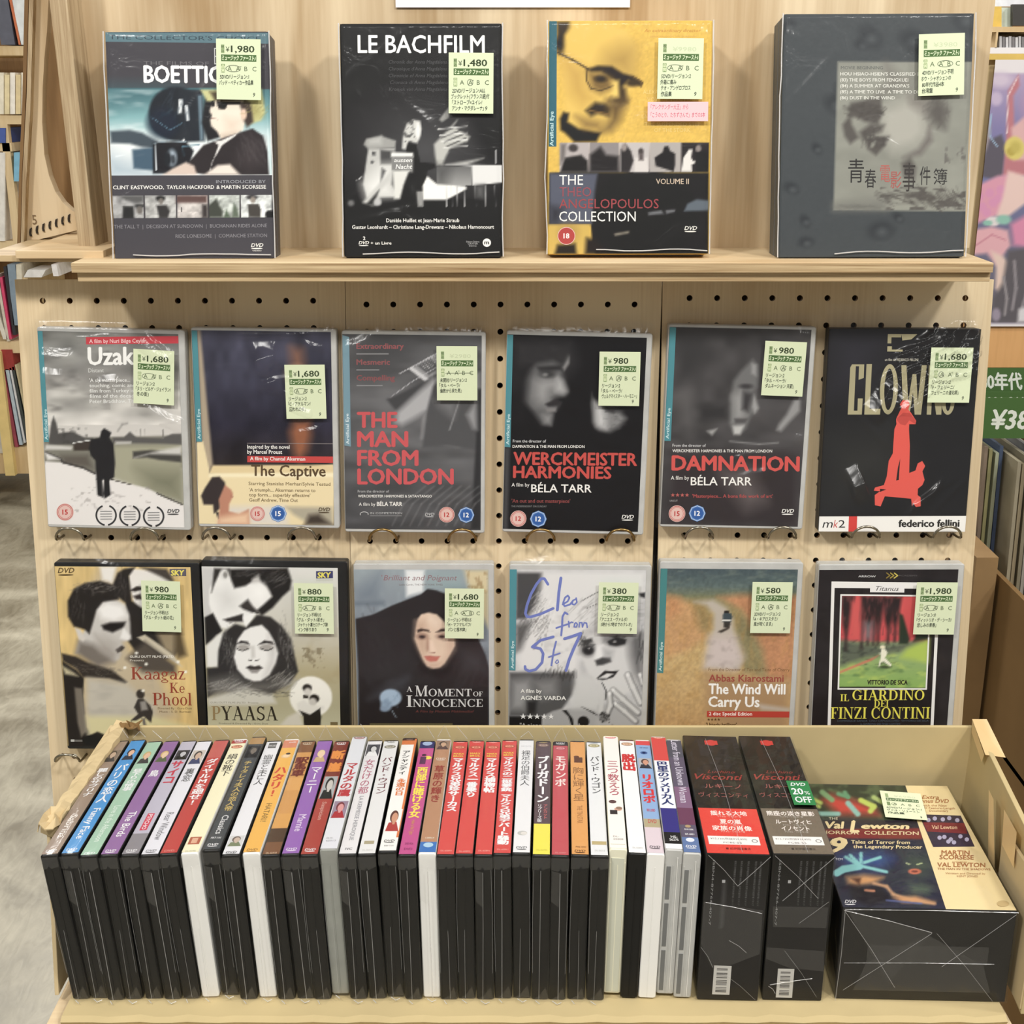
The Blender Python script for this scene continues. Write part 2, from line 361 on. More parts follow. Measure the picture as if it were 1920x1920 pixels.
class Art:
    """flat print: soft tones carried by a fine grid, crisp shapes and letters as faces laid on it.
    Shapes are given in a drawing frame whose four corners (tl, tr, br, bl) fall on the panel's corners."""
    def __init__(s, w, h, corners, cell=0.0013):
        s.w, s.h = w, h
        s.Hm = homography(corners, [(0, h), (w, h), (w, 0), (0, 0)])
        s.Hi = np.linalg.inv(s.Hm)
        s.nx, s.ny = max(2, int(w / cell)), max(2, int(h / cell))
        gx, gy = np.meshgrid(np.linspace(0, w, s.nx + 1), np.linspace(0, h, s.ny + 1))
        s.uv = np.c_[gx.ravel(), gy.ravel()]
        q = happly(s.Hi, s.uv); s.X, s.Y = q[:, 0], q[:, 1]
        s.c = np.zeros((len(s.uv), 3)); s.lay = []; s.z = 1
    def F(s, c): s.c[:] = c; return s
    def G(s, stops, x0=-1e9, x1=1e9, y0=-1e9, y1=1e9):
        ys = [k[0] for k in stops]; m = (s.X >= x0) & (s.X <= x1) & (s.Y >= y0) & (s.Y <= y1)
        for i in range(3): s.c[m, i] = np.interp(s.Y[m], ys, [k[1][i] for k in stops])
        return s
    def mixin(s, m, col, al):
        a = np.clip(al, 0, 1)[:, None]; s.c[m] = s.c[m] * (1 - a) + np.array(col, float) * a
    def P(s, pts, col, f=8, a=1.0):
        pts = np.array(pts, float); lo, hi = pts.min(0) - f, pts.max(0) + f
        m = (s.X > lo[0]) & (s.X < hi[0]) & (s.Y > lo[1]) & (s.Y < hi[1])
        if not m.any(): return s
        x, y = s.X[m], s.Y[m]; d = np.full(len(x), 1e9); ins = np.zeros(len(x), bool)
        for i in range(len(pts)):
            ax, ay = pts[i]; bx, by = pts[(i + 1) % len(pts)]; ex, ey = bx - ax, by - ay
            t = np.clip(((x - ax) * ex + (y - ay) * ey) / (ex * ex + ey * ey + 1e-9), 0, 1)
            d = np.minimum(d, np.hypot(x - ax - t * ex, y - ay - t * ey))
            if ay != by: ins ^= ((ay > y) != (by > y)) & (x < ax + (y - ay) / (by - ay) * ex)
        sd = np.where(ins, d, -d)
        s.mixin(m, col, a * (0.5 + sd / (f + 1e-6) * 0.5)); return s
    def E(s, cx, cy, rx, ry, col, f=0.15, a=1.0, ang=0):
        R = max(rx, ry) * (1 + f) + 4; m = (abs(s.X - cx) < R) & (abs(s.Y - cy) < R)
        if not m.any(): return s
        t = math.radians(ang); dx, dy = s.X[m] - cx, s.Y[m] - cy
        u = (dx * math.cos(t) + dy * math.sin(t)) / rx; v = (-dx * math.sin(t) + dy * math.cos(t)) / ry
        s.mixin(m, col, a * (1 + f - np.sqrt(u * u + v * v)) / (2 * f)); return s
    def L(s, pts, w, col, f=4, a=1.0):   # soft line
        for (x0, y0), (x1, y1) in zip(pts[:-1], pts[1:]):
            lo, hi = (min(x0, x1) - w - f, min(y0, y1) - w - f), (max(x0, x1) + w + f, max(y0, y1) + w + f)
            m = (s.X > lo[0]) & (s.X < hi[0]) & (s.Y > lo[1]) & (s.Y < hi[1])
            if not m.any(): continue
            x, y = s.X[m], s.Y[m]; ex, ey = x1 - x0, y1 - y0
            t = np.clip(((x - x0) * ex + (y - y0) * ey) / (ex * ex + ey * ey + 1e-9), 0, 1)
            s.mixin(m, col, a * (0.5 + (w / 2 - np.hypot(x - x0 - t * ex, y - y0 - t * ey)) / f))
        return s
    def S(s, cx, cy, rx, ry, ang, n, ln, w, col, al=.5, jit=14, bend=0.0, seed=1):
        """short loose strokes scattered in an ellipse: hair, grass, brush marks"""
        r = np.random.RandomState(seed)
        for _ in range(n):
            q, t = math.sqrt(r.rand()), r.rand() * 6.283; x, y = cx + rx * q * math.cos(t), cy + ry * q * math.sin(t)
            a = math.radians(ang + (r.rand() - .5) * 2 * jit + bend * (x - cx) / rx); k = ln * (.5 + r.rand()) / 2
            s.L([(x - k * math.cos(a), y - k * math.sin(a)), (x + k * math.cos(a), y + k * math.sin(a))], w, col, w * 1.2, al * (.5 + .5 * r.rand()))
        return s
    def N(s, sx, sy, amp, box=None, col=None, seed=0, thr=0.5, sharp=3):
        m = np.ones(len(s.X), bool) if box is None else (s.X > box[0]) & (s.X < box[2]) & (s.Y > box[1]) & (s.Y < box[3])
        n = vnoise(s.X[m] / sx, s.Y[m] / sy, seed) * .65 + vnoise(s.X[m] / sx * 2.3, s.Y[m] / sy * 2.3, seed + 3) * .35
        if col is None: s.c[m] = s.c[m] * (1 + (n[:, None] - 0.5) * 2 * amp)
        else: s.mixin(m, col, amp * np.clip((n - thr) * sharp, 0, 1))
        return s
    def addpts(s, v, f, col, z=None, lv=0.0):
        uv = np.clip(happly(s.Hm, v), 0, [s.w, s.h]); s.lay.append((uv, f, col, (s.z if z is None else z) + lv * 1.0)); return s
    def Q(s, pts, col): s.addpts(pts, [tuple(range(len(pts)))], col); s.z += 1; return s
    def R(s, x0, y0, x1, y1, col): return s.Q([(x0, y0), (x1, y0), (x1, y1), (x0, y1)], col)
    def D(s, cx, cy, r, col, n=28, ry=None):
        ry = ry or r
        return s.Q([(cx + r * math.cos(2*math.pi*i/n), cy + ry * math.sin(2*math.pi*i/n)) for i in range(n)], col)
    def O(s, cx, cy, r, w, col, n=32, ry=None, a0=0, a1=360):
        ry = ry or r; v, f = [], []
        for i in range(n + 1):
            t = math.radians(a0 + (a1 - a0) * i / n)
            v += [(cx + r*math.cos(t), cy + ry*math.sin(t)), (cx + (r-w)*math.cos(t), cy + (ry-w)*math.sin(t))]
        for i in range(n): f.append((2*i, 2*i+1, 2*i+3, 2*i+2))
        s.addpts(v, f, col); s.z += 1; return s
    def K(s, pts, w, col):   # crisp pen stroke
        v, f, lv = [], [], []
        for (x0, y0), (x1, y1) in zip(pts[:-1], pts[1:]):
            k = len(v); v += _q(x0, y0, x1, y1, w); lv += [len(f) % 4 / 4.0] * 4; f.append((k, k+1, k+2, k+3))
        for (x, y) in pts:
            k = len(v); v += [(x+w/2*math.cos(a*math.pi/3), y+w/2*math.sin(a*math.pi/3)) for a in range(6)]; lv += [1 + len(f) % 3 / 3.0] * 6; f.append(tuple(range(k, k+6)))
        s.addpts(v, f, col, lv=np.array(lv)); s.z += 2; return s
    def T(s, txt, x, y, h, col, w=None, bold=0.0, ital=0.0, ang=0, font=None, anchor='l', sp=1.0):
        """x, y: left end of the base line; h: height of a capital; w: width to fill"""
        v, f = serif(txt, bold) if font == 'serif' else glyphs(txt, bold)
        if len(v) == 0 or not f: return s
        v = v.copy(); cap = 1.0 if font == 'serif' else 0.69
        v[:, 0] += v[:, 1] * ital
        x0 = v[:, 0].min(); v[:, 0] -= x0; k = h / cap; wd = v[:, 0].max()
        kx = (w / wd) if w else k
        a = np.c_[v[:, 0] * kx, -v[:, 1] * k]
        if anchor == 'r': a[:, 0] -= wd * kx
        if anchor == 'c': a[:, 0] -= wd * kx / 2
        t = math.radians(-ang); c_, s_ = math.cos(t), math.sin(t)
        a = np.c_[a[:, 0]*c_ - a[:, 1]*s_ + x, a[:, 0]*s_ + a[:, 1]*c_ + y]
        s.addpts(a, f, col, lv=v[:, 2]); s.z += 1; return s
    def V(s, txt, x, y0, y1, size, col, bold=0.0, dx=0.0):
        """upright column of characters from y0 to y1, centred on x, drifting by dx"""
        n = len(txt)
        for i, ch in enumerate(txt):
            if ch == ' ': continue
            v, f = glyphs(ch, bold)
            if not f: continue
            st = (y1 - y0) / n; cy = y0 + st * (i + .5); cx = x + dx * (i + .5) / n
            lv = v[:, 2]; v = v[:, :2]; a = (v - np.array([0.5, 0.36]))
            if ch in 'ー－-―': a = np.c_[a[:, 1], -a[:, 0]] * np.array([1, 1])
            if v[:, 0].max() < .75 and ch not in 'ー－-―': a = v - (v.max(0) + v.min(0)) / 2
            a = np.c_[a[:, 0] * size, -a[:, 1] * min(size, st * 1.08)]
            s.addpts(np.c_[a[:, 0] + cx, a[:, 1] + cy], f, col, lv=lv)
        s.z += 1; return s
    def build(s, name, parent, M, mat=None, step=0.000012):
        nx, ny = s.nx + 1, s.ny + 1
        i = np.arange(s.nx * s.ny); a = (i // s.nx) * nx + i % s.nx
        quads = np.c_[a, a + 1, a + nx + 1, a + nx]
        V = [np.c_[s.uv, np.zeros(len(s.uv))]]; C = [tone(lin_np(s.c))]; base = len(s.uv)
        faces_l = [quads.ravel()]; tot = [np.full(len(quads), 4)]
        for uv, f, col, z in s.lay:
            V.append(np.c_[uv, np.zeros(len(uv)) + z * step]); C.append(np.tile(tone(np.array(lin(col))), (len(uv), 1)))
            fl = []; tl = []
            for q in f: fl += [k + base for k in q]; tl.append(len(q))
            faces_l.append(np.array(fl)); tot.append(np.array(tl)); base += len(uv)
        V = np.concatenate(V); C = np.concatenate(C); loops = np.concatenate(faces_l).astype(np.int32); tot = np.concatenate(tot).astype(np.int32)
        me = bpy.data.meshes.new(name)
        me.vertices.add(len(V)); me.loops.add(len(loops)); me.polygons.add(len(tot))
        # panel frame: x across, z up, print facing -y
        P3 = np.c_[V[:, 0], -V[:, 2], V[:, 1]]
        me.vertices.foreach_set('co', P3.astype(np.float32).ravel())
        me.loops.foreach_set('vertex_index', loops)
        st = np.concatenate([[0], np.cumsum(tot)[:-1]]).astype(np.int32)
        me.polygons.foreach_set('loop_start', st); me.polygons.foreach_set('loop_total', tot)
        at = me.color_attributes.new('Col', 'FLOAT_COLOR', 'POINT')
        at.data.foreach_set('color', np.c_[C, np.ones(len(C))].astype(np.float32).ravel())
        me.materials.append(mat or PRINT)
        me.update(calc_edges=True); me.validate()
        o = bpy.data.objects.new(name, me); COL.objects.link(o)
        if parent is not None: o.parent = parent
        o.matrix_local = M
        return o
def xf(x, y, z): return Matrix.Translation((x, y, z))
def dvd_mark(a, x, y, w, col):
    a.T('DVD', x, y, w * .30, col, w=w, bold=.03, ital=.25)
    a.D(x + w * .48, y + w * .12, w * .46, col, ry=w * .05)
def rating(a, cx, cy, r, num, style='red'):
    if style == 'red':
        a.D(cx, cy, r, (225, 190, 180)); a.O(cx, cy, r * .93, r * .07, (190, 80, 75)); a.O(cx, cy, r * .78, r * .05, (200, 90, 85)); c = (190, 50, 50)
    elif style == 'solid':
        a.D(cx, cy, r, (230, 190, 180)); a.D(cx, cy, r * .93, (178, 62, 58)); c = (250, 240, 235)
    else:
        a.D(cx, cy, r, (95, 140, 200), n=8); a.D(cx, cy, r * .72, (50, 95, 165)); a.O(cx, cy, r * .92, r * .05, (220, 230, 240), n=8); c = (250, 250, 250)
    a.T(num, cx, cy + r * .28, r * .56, c, bold=.05, anchor='c')
# ================================================================ the setting
LEAN = math.radians(5.1)
BN = Vector((0, -math.cos(LEAN), math.sin(LEAN)))          # board normal, towards the viewer
CASE_P0 = Vector((0, 1.180, -0.303))                        # a point of the case fronts
BOARD_P0 = CASE_P0 - BN * 0.0165
FLOOR_H = -EYE
TRAY_H = -0.706
def struct(o): o['kind'] = 'structure'; return o
def axes_matrix(origin, X, Zv):
    X = X.normalized(); Zv = (Zv - X * Zv.dot(X)).normalized(); Y = Zv.cross(X)
    m = Matrix.Identity(4)
    for i, a in enumerate((X, Y, Zv)):
        for r in range(3): m[r][i] = a[r]
    o = Wd(origin)
    for r in range(3): m[r][3] = o[r]
    return m
def panel_frame(c, p0, n):
    """placing frame and size of an upright rectangle whose corners tl, tr, br, bl are sighted on a plane"""
    tl, tr, br, bl = [hit(x, y, p0, n) for x, y in c]
    X = (tr - tl) + (br - bl); Zv = (tl - bl) + (tr - br)
    w = X.length / 2; h = Zv.length / 2; ctr = (tl + tr + br + bl) / 4
    X.normalize(); Zv = (Zv - X * Zv.dot(X)).normalized()
    return axes_matrix(ctr - X * w / 2 - Zv * h / 2, X, Zv), w, h

# floor of worn concrete
def concrete():
    m, nt, b = new_mat('worn_concrete')
    tc = nt.nodes.new('ShaderNodeTexCoord')
    def nz(scale, det, dist=0.0, sc=(1, 1, 1)):
        mp = nt.nodes.new('ShaderNodeMapping'); mp.inputs['Scale'].default_value = sc
        link(nt, tc.outputs['Object'], mp.inputs['Vector'])
        n = nt.nodes.new('ShaderNodeTexNoise'); n.inputs['Scale'].default_value = scale; n.inputs['Detail'].default_value = det; n.inputs['Distortion'].default_value = dist
        link(nt, mp.outputs['Vector'], n.inputs['Vector']); return n
    a = nz(5.0, 10, 1.6); f = nz(60, 6, 1.5, (1, .3, 1))
    ad = nt.nodes.new('ShaderNodeMath'); ad.operation = 'MULTIPLY_ADD'; ad.inputs[1].default_value = 0.35
    link(nt, f.outputs['Fac'], ad.inputs[0]); link(nt, a.outputs['Fac'], ad.inputs[2])
    r = nt.nodes.new('ShaderNodeValToRGB')
    r.color_ramp.elements[0].position = 0.45; r.color_ramp.elements[1].position = 0.9
    r.color_ramp.elements[0].color = lin((120, 113, 95)) + [1]; r.color_ramp.elements[1].color = lin((188, 181, 160)) + [1]
    link(nt, ad.outputs[0], r.inputs['Fac']); link(nt, r.outputs['Color'], b.inputs['Base Color'])
    rr = nt.nodes.new('ShaderNodeMapRange'); rr.inputs['To Min'].default_value = 0.25; rr.inputs['To Max'].default_value = 0.55
    link(nt, a.outputs['Fac'], rr.inputs['Value']); link(nt, rr.outputs[0], b.inputs['Roughness'])
    bp = nt.nodes.new('ShaderNodeBump'); bp.inputs['Strength'].default_value = 0.12; bp.inputs['Distance'].default_value = 0.003
    link(nt, ad.outputs[0], bp.inputs['Height']); link(nt, bp.outputs['Normal'], b.inputs['Normal'])
    return m
struct(MB().box((-5, -3, -0.1), (5, 8, 0)).build('floor', concrete()))
struct(MB().box((-5, -3, 0), (-4.9, 7.6, 3.2)).build('wall_left', plain('far_wall', (225, 220, 208), 0.9, var=0.05)))
struct(MB().box((4.9, -3, 0), (5, 7.6, 3.2)).build('wall_right', plain('far_wall', (225, 220, 208), 0.9, var=0.05)))
struct(MB().box((-5, 7.6, 0), (5, 7.7, 3.2)).build('wall_back', plain('far_wall', (225, 220, 208), 0.9, var=0.05)))

# ---------------------------------------------------------------- pegboard display stand
stand = empty('display_stand', Matrix.Translation(Wd((0, 1.2, FLOOR_H))))
tag(stand, 'pale plywood display stand with pegboard front, upper shelf and low ledge holding the discs', 'display stand')
def under(o, par):
    mw = o.matrix_world.copy(); o.parent = par; o.matrix_parent_inverse = par.matrix_world.inverted(); return o
STANDM = Matrix.Translation(Wd((0, 1.2, FLOOR_H)))
def to_stand(o, m=None):
    o.parent = stand; o.matrix_local = STANDM.inverted() @ (m if m is not None else Matrix.Identity(4)); return o
def peg_panel(xl0, xl1, xr0, xr1, hx0, hx1, hy):
    """panel edges at the top and at pixel row 1400; hole row end points"""
    tl, bl = hit(xl0, 524, BOARD_P0, BN), hit(xl1, 1400, BOARD_P0, BN)
    tr, br = hit(xr0, 524, BOARD_P0, BN), hit(xr1, 1400, BOARD_P0, BN)
    Up = Vector((0, math.sin(LEAN), math.cos(LEAN)))
    a, b = hit(hx0, hy, BOARD_P0, BN), hit(hx1, hy, BOARD_P0, BN)
    M = axes_matrix(a, Vector((1, 0, 0)), Up)
    L0, L1 = tl.x - a.x, tr.x - a.x
    sh = ((bl.x - tl.x) + (br.x - tr.x)) / 2 / (tl - bl).length     # slight sideways lean of the panel
    pitch = (b.x - a.x) / 10.0
    top = (tl - a).dot(Up); rows = 20; th = 0.0055; r = 0.0028; N = 12; ph = 0.025
    mb = MB()
    xs = [L0] + [-pitch / 2 + pitch * i for i in range(12)] + [L1]
    zs = [top] + [ph / 2 - ph * j for j in range(rows + 1)] + [-ph * rows - 0.07]
    if zs[1] > top: zs[1] = top - 0.0005
    def P(x, z, y=0.0): return (x - z * sh, y, z)
    for j in range(len(zs) - 1):
        for i in range(len(xs) - 1):
            x0, x1, z1, z0 = xs[i], xs[i + 1], zs[j], zs[j + 1]
            if 1 <= i <= 11 and 1 <= j <= rows:
                cx, cz = pitch * (i - 1), -ph * (j - 1)
                ring, outer = [], []
                for k in range(N):
                    t = 2 * math.pi * (k + 0.5) / N; c_, s_ = math.cos(t), math.sin(t)
                    ring.append((cx + r * c_, cz + r * s_))
                    m_ = min(((x1 - cx) if c_ > 0 else (cx - x0)) / (abs(c_) + 1e-9), ((z1 - cz) if s_ > 0 else (cz - z0)) / (abs(s_) + 1e-9))
                    outer.append((cx + m_ * c_, cz + m_ * s_))
                v = [P(*q) for q in ring] + [P(*q) for q in outer] + [P(q[0], q[1], th) for q in ring] + [P(x1, z1), P(x0, z1), P(x0, z0), P(x1, z0)]
                f = [(k, k + N, (k + 1) % N + N, (k + 1) % N) for k in range(N)]
                mb.add(v, f, 0)
                # corner fillers
                q = len(mb.v) - 4
                base = len(mb.v) - len(v)
                for ci, (sx, sz) in enumerate(((1, 1), (-1, 1), (-1, -1), (1, -1))):
                    k0 = {0: 1, 1: 4, 2: 7, 3: 10}[ci]
                    ka = [k for k in range(N) if (outer[k][0] - cx) * sx > 0 and (outer[k][1] - cz) * sz > 0]
                    ka.sort(key=lambda k: (k - ci * 3) % N)
                    for p, n_ in zip(ka[:-1], ka[1:]):
                        mb.f.append((base + N + p, q + ci, base + N + n_)); mb.m.append(0)
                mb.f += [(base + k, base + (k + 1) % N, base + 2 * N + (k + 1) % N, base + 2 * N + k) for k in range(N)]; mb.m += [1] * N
            else:
                mb.add([P(x0, z0), P(x1, z0), P(x1, z1), P(x0, z1)], [(0, 1, 2, 3)], 0)
    # thickness edges
    zt, zb = zs[0], zs[-1]
    for x in (xs[0], xs[-1]):
        mb.add([P(x, zb), P(x, zt), P(x, zt, th), P(x, zb, th)], [(0, 1, 2, 3)], 0)
    mb.add([P(xs[0], zt), P(xs[-1], zt), P(xs[-1], zt, th), P(xs[0], zt, th)], [(0, 1, 2, 3)], 0)
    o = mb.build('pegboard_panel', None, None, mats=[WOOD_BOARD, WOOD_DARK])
    to_stand(o, M)
    return M, pitch, ph, sh, (xs[0], xs[-1], zb, zt)
PEG = [peg_panel(27, 103, 646, 652, 80, 587, 564), peg_panel(647, 653, 1241, 1222, 687, 1190, 571), peg_panel(1243, 1224, 1864, 1805, 1293, 1810, 559)]
# dark sheet added behind the pegboard as the shade in its holes; rear rails
M1, _, _, _, ext = PEG[1]
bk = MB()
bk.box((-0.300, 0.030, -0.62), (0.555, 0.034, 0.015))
to_stand(bk.build('hole_shade_sheet', DARK), M1)
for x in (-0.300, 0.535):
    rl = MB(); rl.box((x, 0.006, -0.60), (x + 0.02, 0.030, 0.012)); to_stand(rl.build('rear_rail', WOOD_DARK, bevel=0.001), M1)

# upper shelf: two boards one on the other, then the upright panel behind the boxed sets
def eyebox(mb, a, b, mi=0): return mb.box(tuple(Wd(a)), tuple(Wd(b)), mi)
SH_H = -0.140
xl, xr = hit(133, 492, (0, 1.130, 0), (0, 1, 0)).x, hit(1863, 492, (0, 1.130, 0), (0, 1, 0)).x
to_stand(eyebox(MB(), (xl, 1.130, SH_H - 0.0085), (xr, 1.262, SH_H)).build('shelf_board', None, mats=[WOOD_SHELF], bevel=0.0008))
to_stand(eyebox(MB(), (xl, 1.1295, SH_H - 0.0084), (xr, 1.1302, SH_H - .0006)).build('shelf_edge', None, mats=[WOOD_EDGE]))
to_stand(eyebox(MB(), (xl + 0.003, 1.134, SH_H - 0.0168), (xr - 0.0, 1.262, SH_H - 0.0088)).build('shelf_rail', None, mats=[WOOD_EDGE], bevel=0.0006))
to_stand(eyebox(MB(), (-0.388, 1.240, SH_H), (0.428, 1.255, 0.42)).build('back_panel', None, mats=[WOOD_PANEL]))
# side board of the upper part: its laminated front edge is seen
sx0 = at_d(88, 0, 1.200); sx1 = at_d(121, 0, 1.200); sb0 = at_d(149, 478, 1.200); sb1 = at_d(181, 478, 1.200)
mb = MB()
lo = [Wd((sb0.x, 1.200, SH_H)), Wd((sb1.x, 1.200, SH_H)), Wd((sb1.x, 1.262, SH_H)), Wd((sb0.x, 1.262, SH_H))]
k = 0.42 / (sx0.z - SH_H)
hi_ = [Wd((sb0.x + (sx0.x - sb0.x) * 1.8, 1.200, 0.42)), Wd((sb1.x + (sx1.x - sb1.x) * 1.8, 1.200, 0.42)), Wd((sb1.x + (sx1.x - sb1.x) * 1.8, 1.262, 0.42)), Wd((sb0.x + (sx0.x - sb0.x) * 1.8, 1.262, 0.42))]
mb.hexa(lo, hi_)
to_stand(mb.build('side_board', None, mats=[WOOD_EDGEV], bevel=0.0006))
# ledge under the tray and the stand's base
LEDGE_H = TRAY_H - 0.0075
lx0, lx1 = at_d(80, 1906, 0.868).x, at_d(1905, 1906, 0.868).x
to_stand(eyebox(MB(), (lx0, 0.868, LEDGE_H - 0.018), (lx1, 1.16, LEDGE_H)).build('ledge_board', None, mats=[WOOD_SHELF], bevel=0.0008))
ledge_low = eyebox(MB(), (lx0 + 0.004, 0.872, LEDGE_H - 0.14), (lx1 - 0.004, 0.890, LEDGE_H - 0.018)).build('ledge_apron', None, mats=[WOOD_EDGE], bevel=0.0008)
to_stand(ledge_low)
base = MB(); eyebox(base, (lx0 + 0.01, 0.90, FLOOR_H), (lx0 + 0.03, 1.15, LEDGE_H - 0.018)); 
to_stand(base.build('stand_side', None, mats=[WOOD_BOARD]))
base = MB(); eyebox(base, (lx1 - 0.03, 0.90, FLOOR_H), (lx1 - 0.01, 1.15, LEDGE_H - 0.018)); 
to_stand(base.build('stand_side', None, mats=[WOOD_BOARD]))

# paper pinned above
pc = [hit(x, y, (0, 1.2385, 0), (0, 1, 0)) for x, y in ((742, 14), (1181, 14))]
mb = MB(); eyebox(mb, (pc[0].x, 1.2380, pc[0].z), (pc[1].x, 1.2384, pc[0].z + 0.12))
tag(mb.build('paper_sheet', plain('white_paper', (238, 234, 236), 0.8, var=0.02)), 'white sheet of paper fixed to the plywood above the boxed sets', 'paper')

# ================================================================ film sleeves
def sleeve(parent, w, h, t, top=0.009, side=0.0028, seed=0, creases=(), flap=True, mat=None, cell=0.0025, M=None):
    """clear film bag round a case: wavy front sheet curling round the rims, flattened flap above"""
    rng = np.random.RandomState(seed)
    x0, x1, z0, z1 = -side, w + side, -0.002, h + top
    nx, nz = int((x1 - x0) / cell), int((z1 - z0) / cell)
    gx, gz = np.meshgrid(np.linspace(x0, x1, nx + 1), np.linspace(z0, z1, nz + 1))
    y = np.full(gx.shape, -0.0016)
    y -= 0.0011 * (vnoise(gx / 0.03, gz / 0.045, seed) - .3) + 0.0005 * (vnoise(gx / 0.011, gz / 0.016, seed + 9) - .4)
    for _ in range(5):
        cx, cz, a, ln = rng.rand() * w, rng.rand() * h, rng.rand() * math.pi, 0.015 + rng.rand() * 0.04
        dx, dz = gx - cx, gz - cz; u = dx * math.cos(a) + dz * math.sin(a); v = -dx * math.sin(a) + dz * math.cos(a)
        y -= 0.0009 * np.exp(-(v / 0.0022) ** 2) * np.clip(1 - (u / ln) ** 2, 0, 1)
    for (cx, cz, ang, ln, amp, *sg) in creases:
        if ang is None:      # flat-sided wrinkle; its upper side is turned so that it mirrors one of the ceiling lamps
            p = M @ Vector((cx * w, 0, cz * h)); p.z -= EYE
            R3 = M.to_3x3().inverted(); nv = R3 @ ((-p).normalized() + (LAMPS[amp] - p).normalized())
            nv /= -nv.y; sl = math.hypot(nv.x, nv.z); a = math.atan2(-nv.x, nv.z); s_ = sg[0] * 1.5
            dx, dz = gx - cx * w, gz - cz * h; u = dx * math.cos(a) + dz * math.sin(a); v = -dx * math.sin(a) + dz * math.cos(a)
            wob = 0.0008 * np.sin(u / 0.006 + cx * 9)
            env = np.clip(2.2 * (1 - (u / ln) ** 2 - (v / s_) ** 2), 0, 1)
            if s_ > .022: y -= sl * (0.0085 - np.mod(v + 3 * wob + 0.3 * u + s_, 0.0085)) * env
            else: y -= sl * s_ * np.clip(1 - np.abs(v + wob) / s_, 0, 1) * np.clip(1.6 * (1 - (u / ln) ** 2), 0, 1)
            continue
        sg = sg[0] if sg else 0.003
        a = math.radians(ang); dx, dz = gx - cx * w, gz - cz * h; u = dx * math.cos(a) + dz * math.sin(a); v = -dx * math.sin(a) + dz * math.cos(a)
        y -= amp * np.exp(-(v / sg) ** 2) * np.clip(1 - (u / ln) ** 2, 0, 1)
    e = np.minimum(gx - x0, x1 - gx); k = np.clip(1 - e / 0.006, 0, 1)
    y = y + (t * 0.5 + 0.0016) * k ** 2.2
    if flap:
        k = np.clip((gz - h + 0.001) / top, 0, 1); y = y * (1 - k) + (t * 0.15) * k
    y = np.minimum(y, t * 0.6)
    y[(gz <= h + 0.0005) & (gx > 0) & (gx < w)] = np.minimum(y[(gz <= h + 0.0005) & (gx > 0) & (gx < w)], -0.0008)
    V = np.c_[gx.ravel(), y.ravel(), gz.ravel()]
    i = np.arange(nx * nz); a = (i // nx) * (nx + 1) + i % nx
    F = np.c_[a, a + 1, a + nx + 2, a + nx + 1]
    me = bpy.data.meshes.new('plastic_sleeve')
    me.vertices.add(len(V)); me.loops.add(len(F) * 4); me.polygons.add(len(F))
    me.vertices.foreach_set('co', V.astype(np.float32).ravel()); me.loops.foreach_set('vertex_index', F.ravel().astype(np.int32))
    me.polygons.foreach_set('loop_start', np.arange(len(F), dtype=np.int32) * 4); me.polygons.foreach_set('loop_total', np.full(len(F), 4, np.int32))
    me.polygons.foreach_set('use_smooth', np.ones(len(F), bool))
    me.materials.append(mat or FILM); me.update(calc_edges=True)
    o = bpy.data.objects.new('plastic_sleeve', me); COL.objects.link(o); o.parent = parent
    return o
def case_shell(parent, w, h, t, mat, name='case_shell', r=0.0022, lip=0.0):
    """rounded case standing in x (width), y (depth), z (height); a seam groove runs round the three open sides"""
    mb = MB(); n = 3
    def ring(y, ins):
        pts = []
        for cx, cz, a0 in ((w - r, r, -90), (w - r, h - r, 0), (r, h - r, 90), (r, r, 180)):
            for k in range(n + 1):
                a = math.radians(a0 + 90 * k / n)
                pts.append((cx + (r - ins) * math.cos(a), y, cz + (r - ins) * math.sin(a)))
        return pts
    ys = [(0, 0.0008), (0.0008, 0), (t * 0.46, 0), (t * 0.47, 0.0007), (t * 0.53, 0.0007), (t * 0.54, 0), (t - 0.0008, 0), (t, 0.0008)]
    v = []; f = []
    for y, ins in ys: v += ring(y, ins)
    m = 4 * (n + 1)
    for j in range(len(ys) - 1):
        for k in range(m): f.append((j*m+k, j*m+(k+1) % m, (j+1)*m+(k+1) % m, (j+1)*m+k))
    f.append(tuple(range(m))[::-1]); f.append(tuple(range((len(ys)-1)*m, len(ys)*m)))
    mb.add(v, f)
    return mb.build(name, mat, parent)

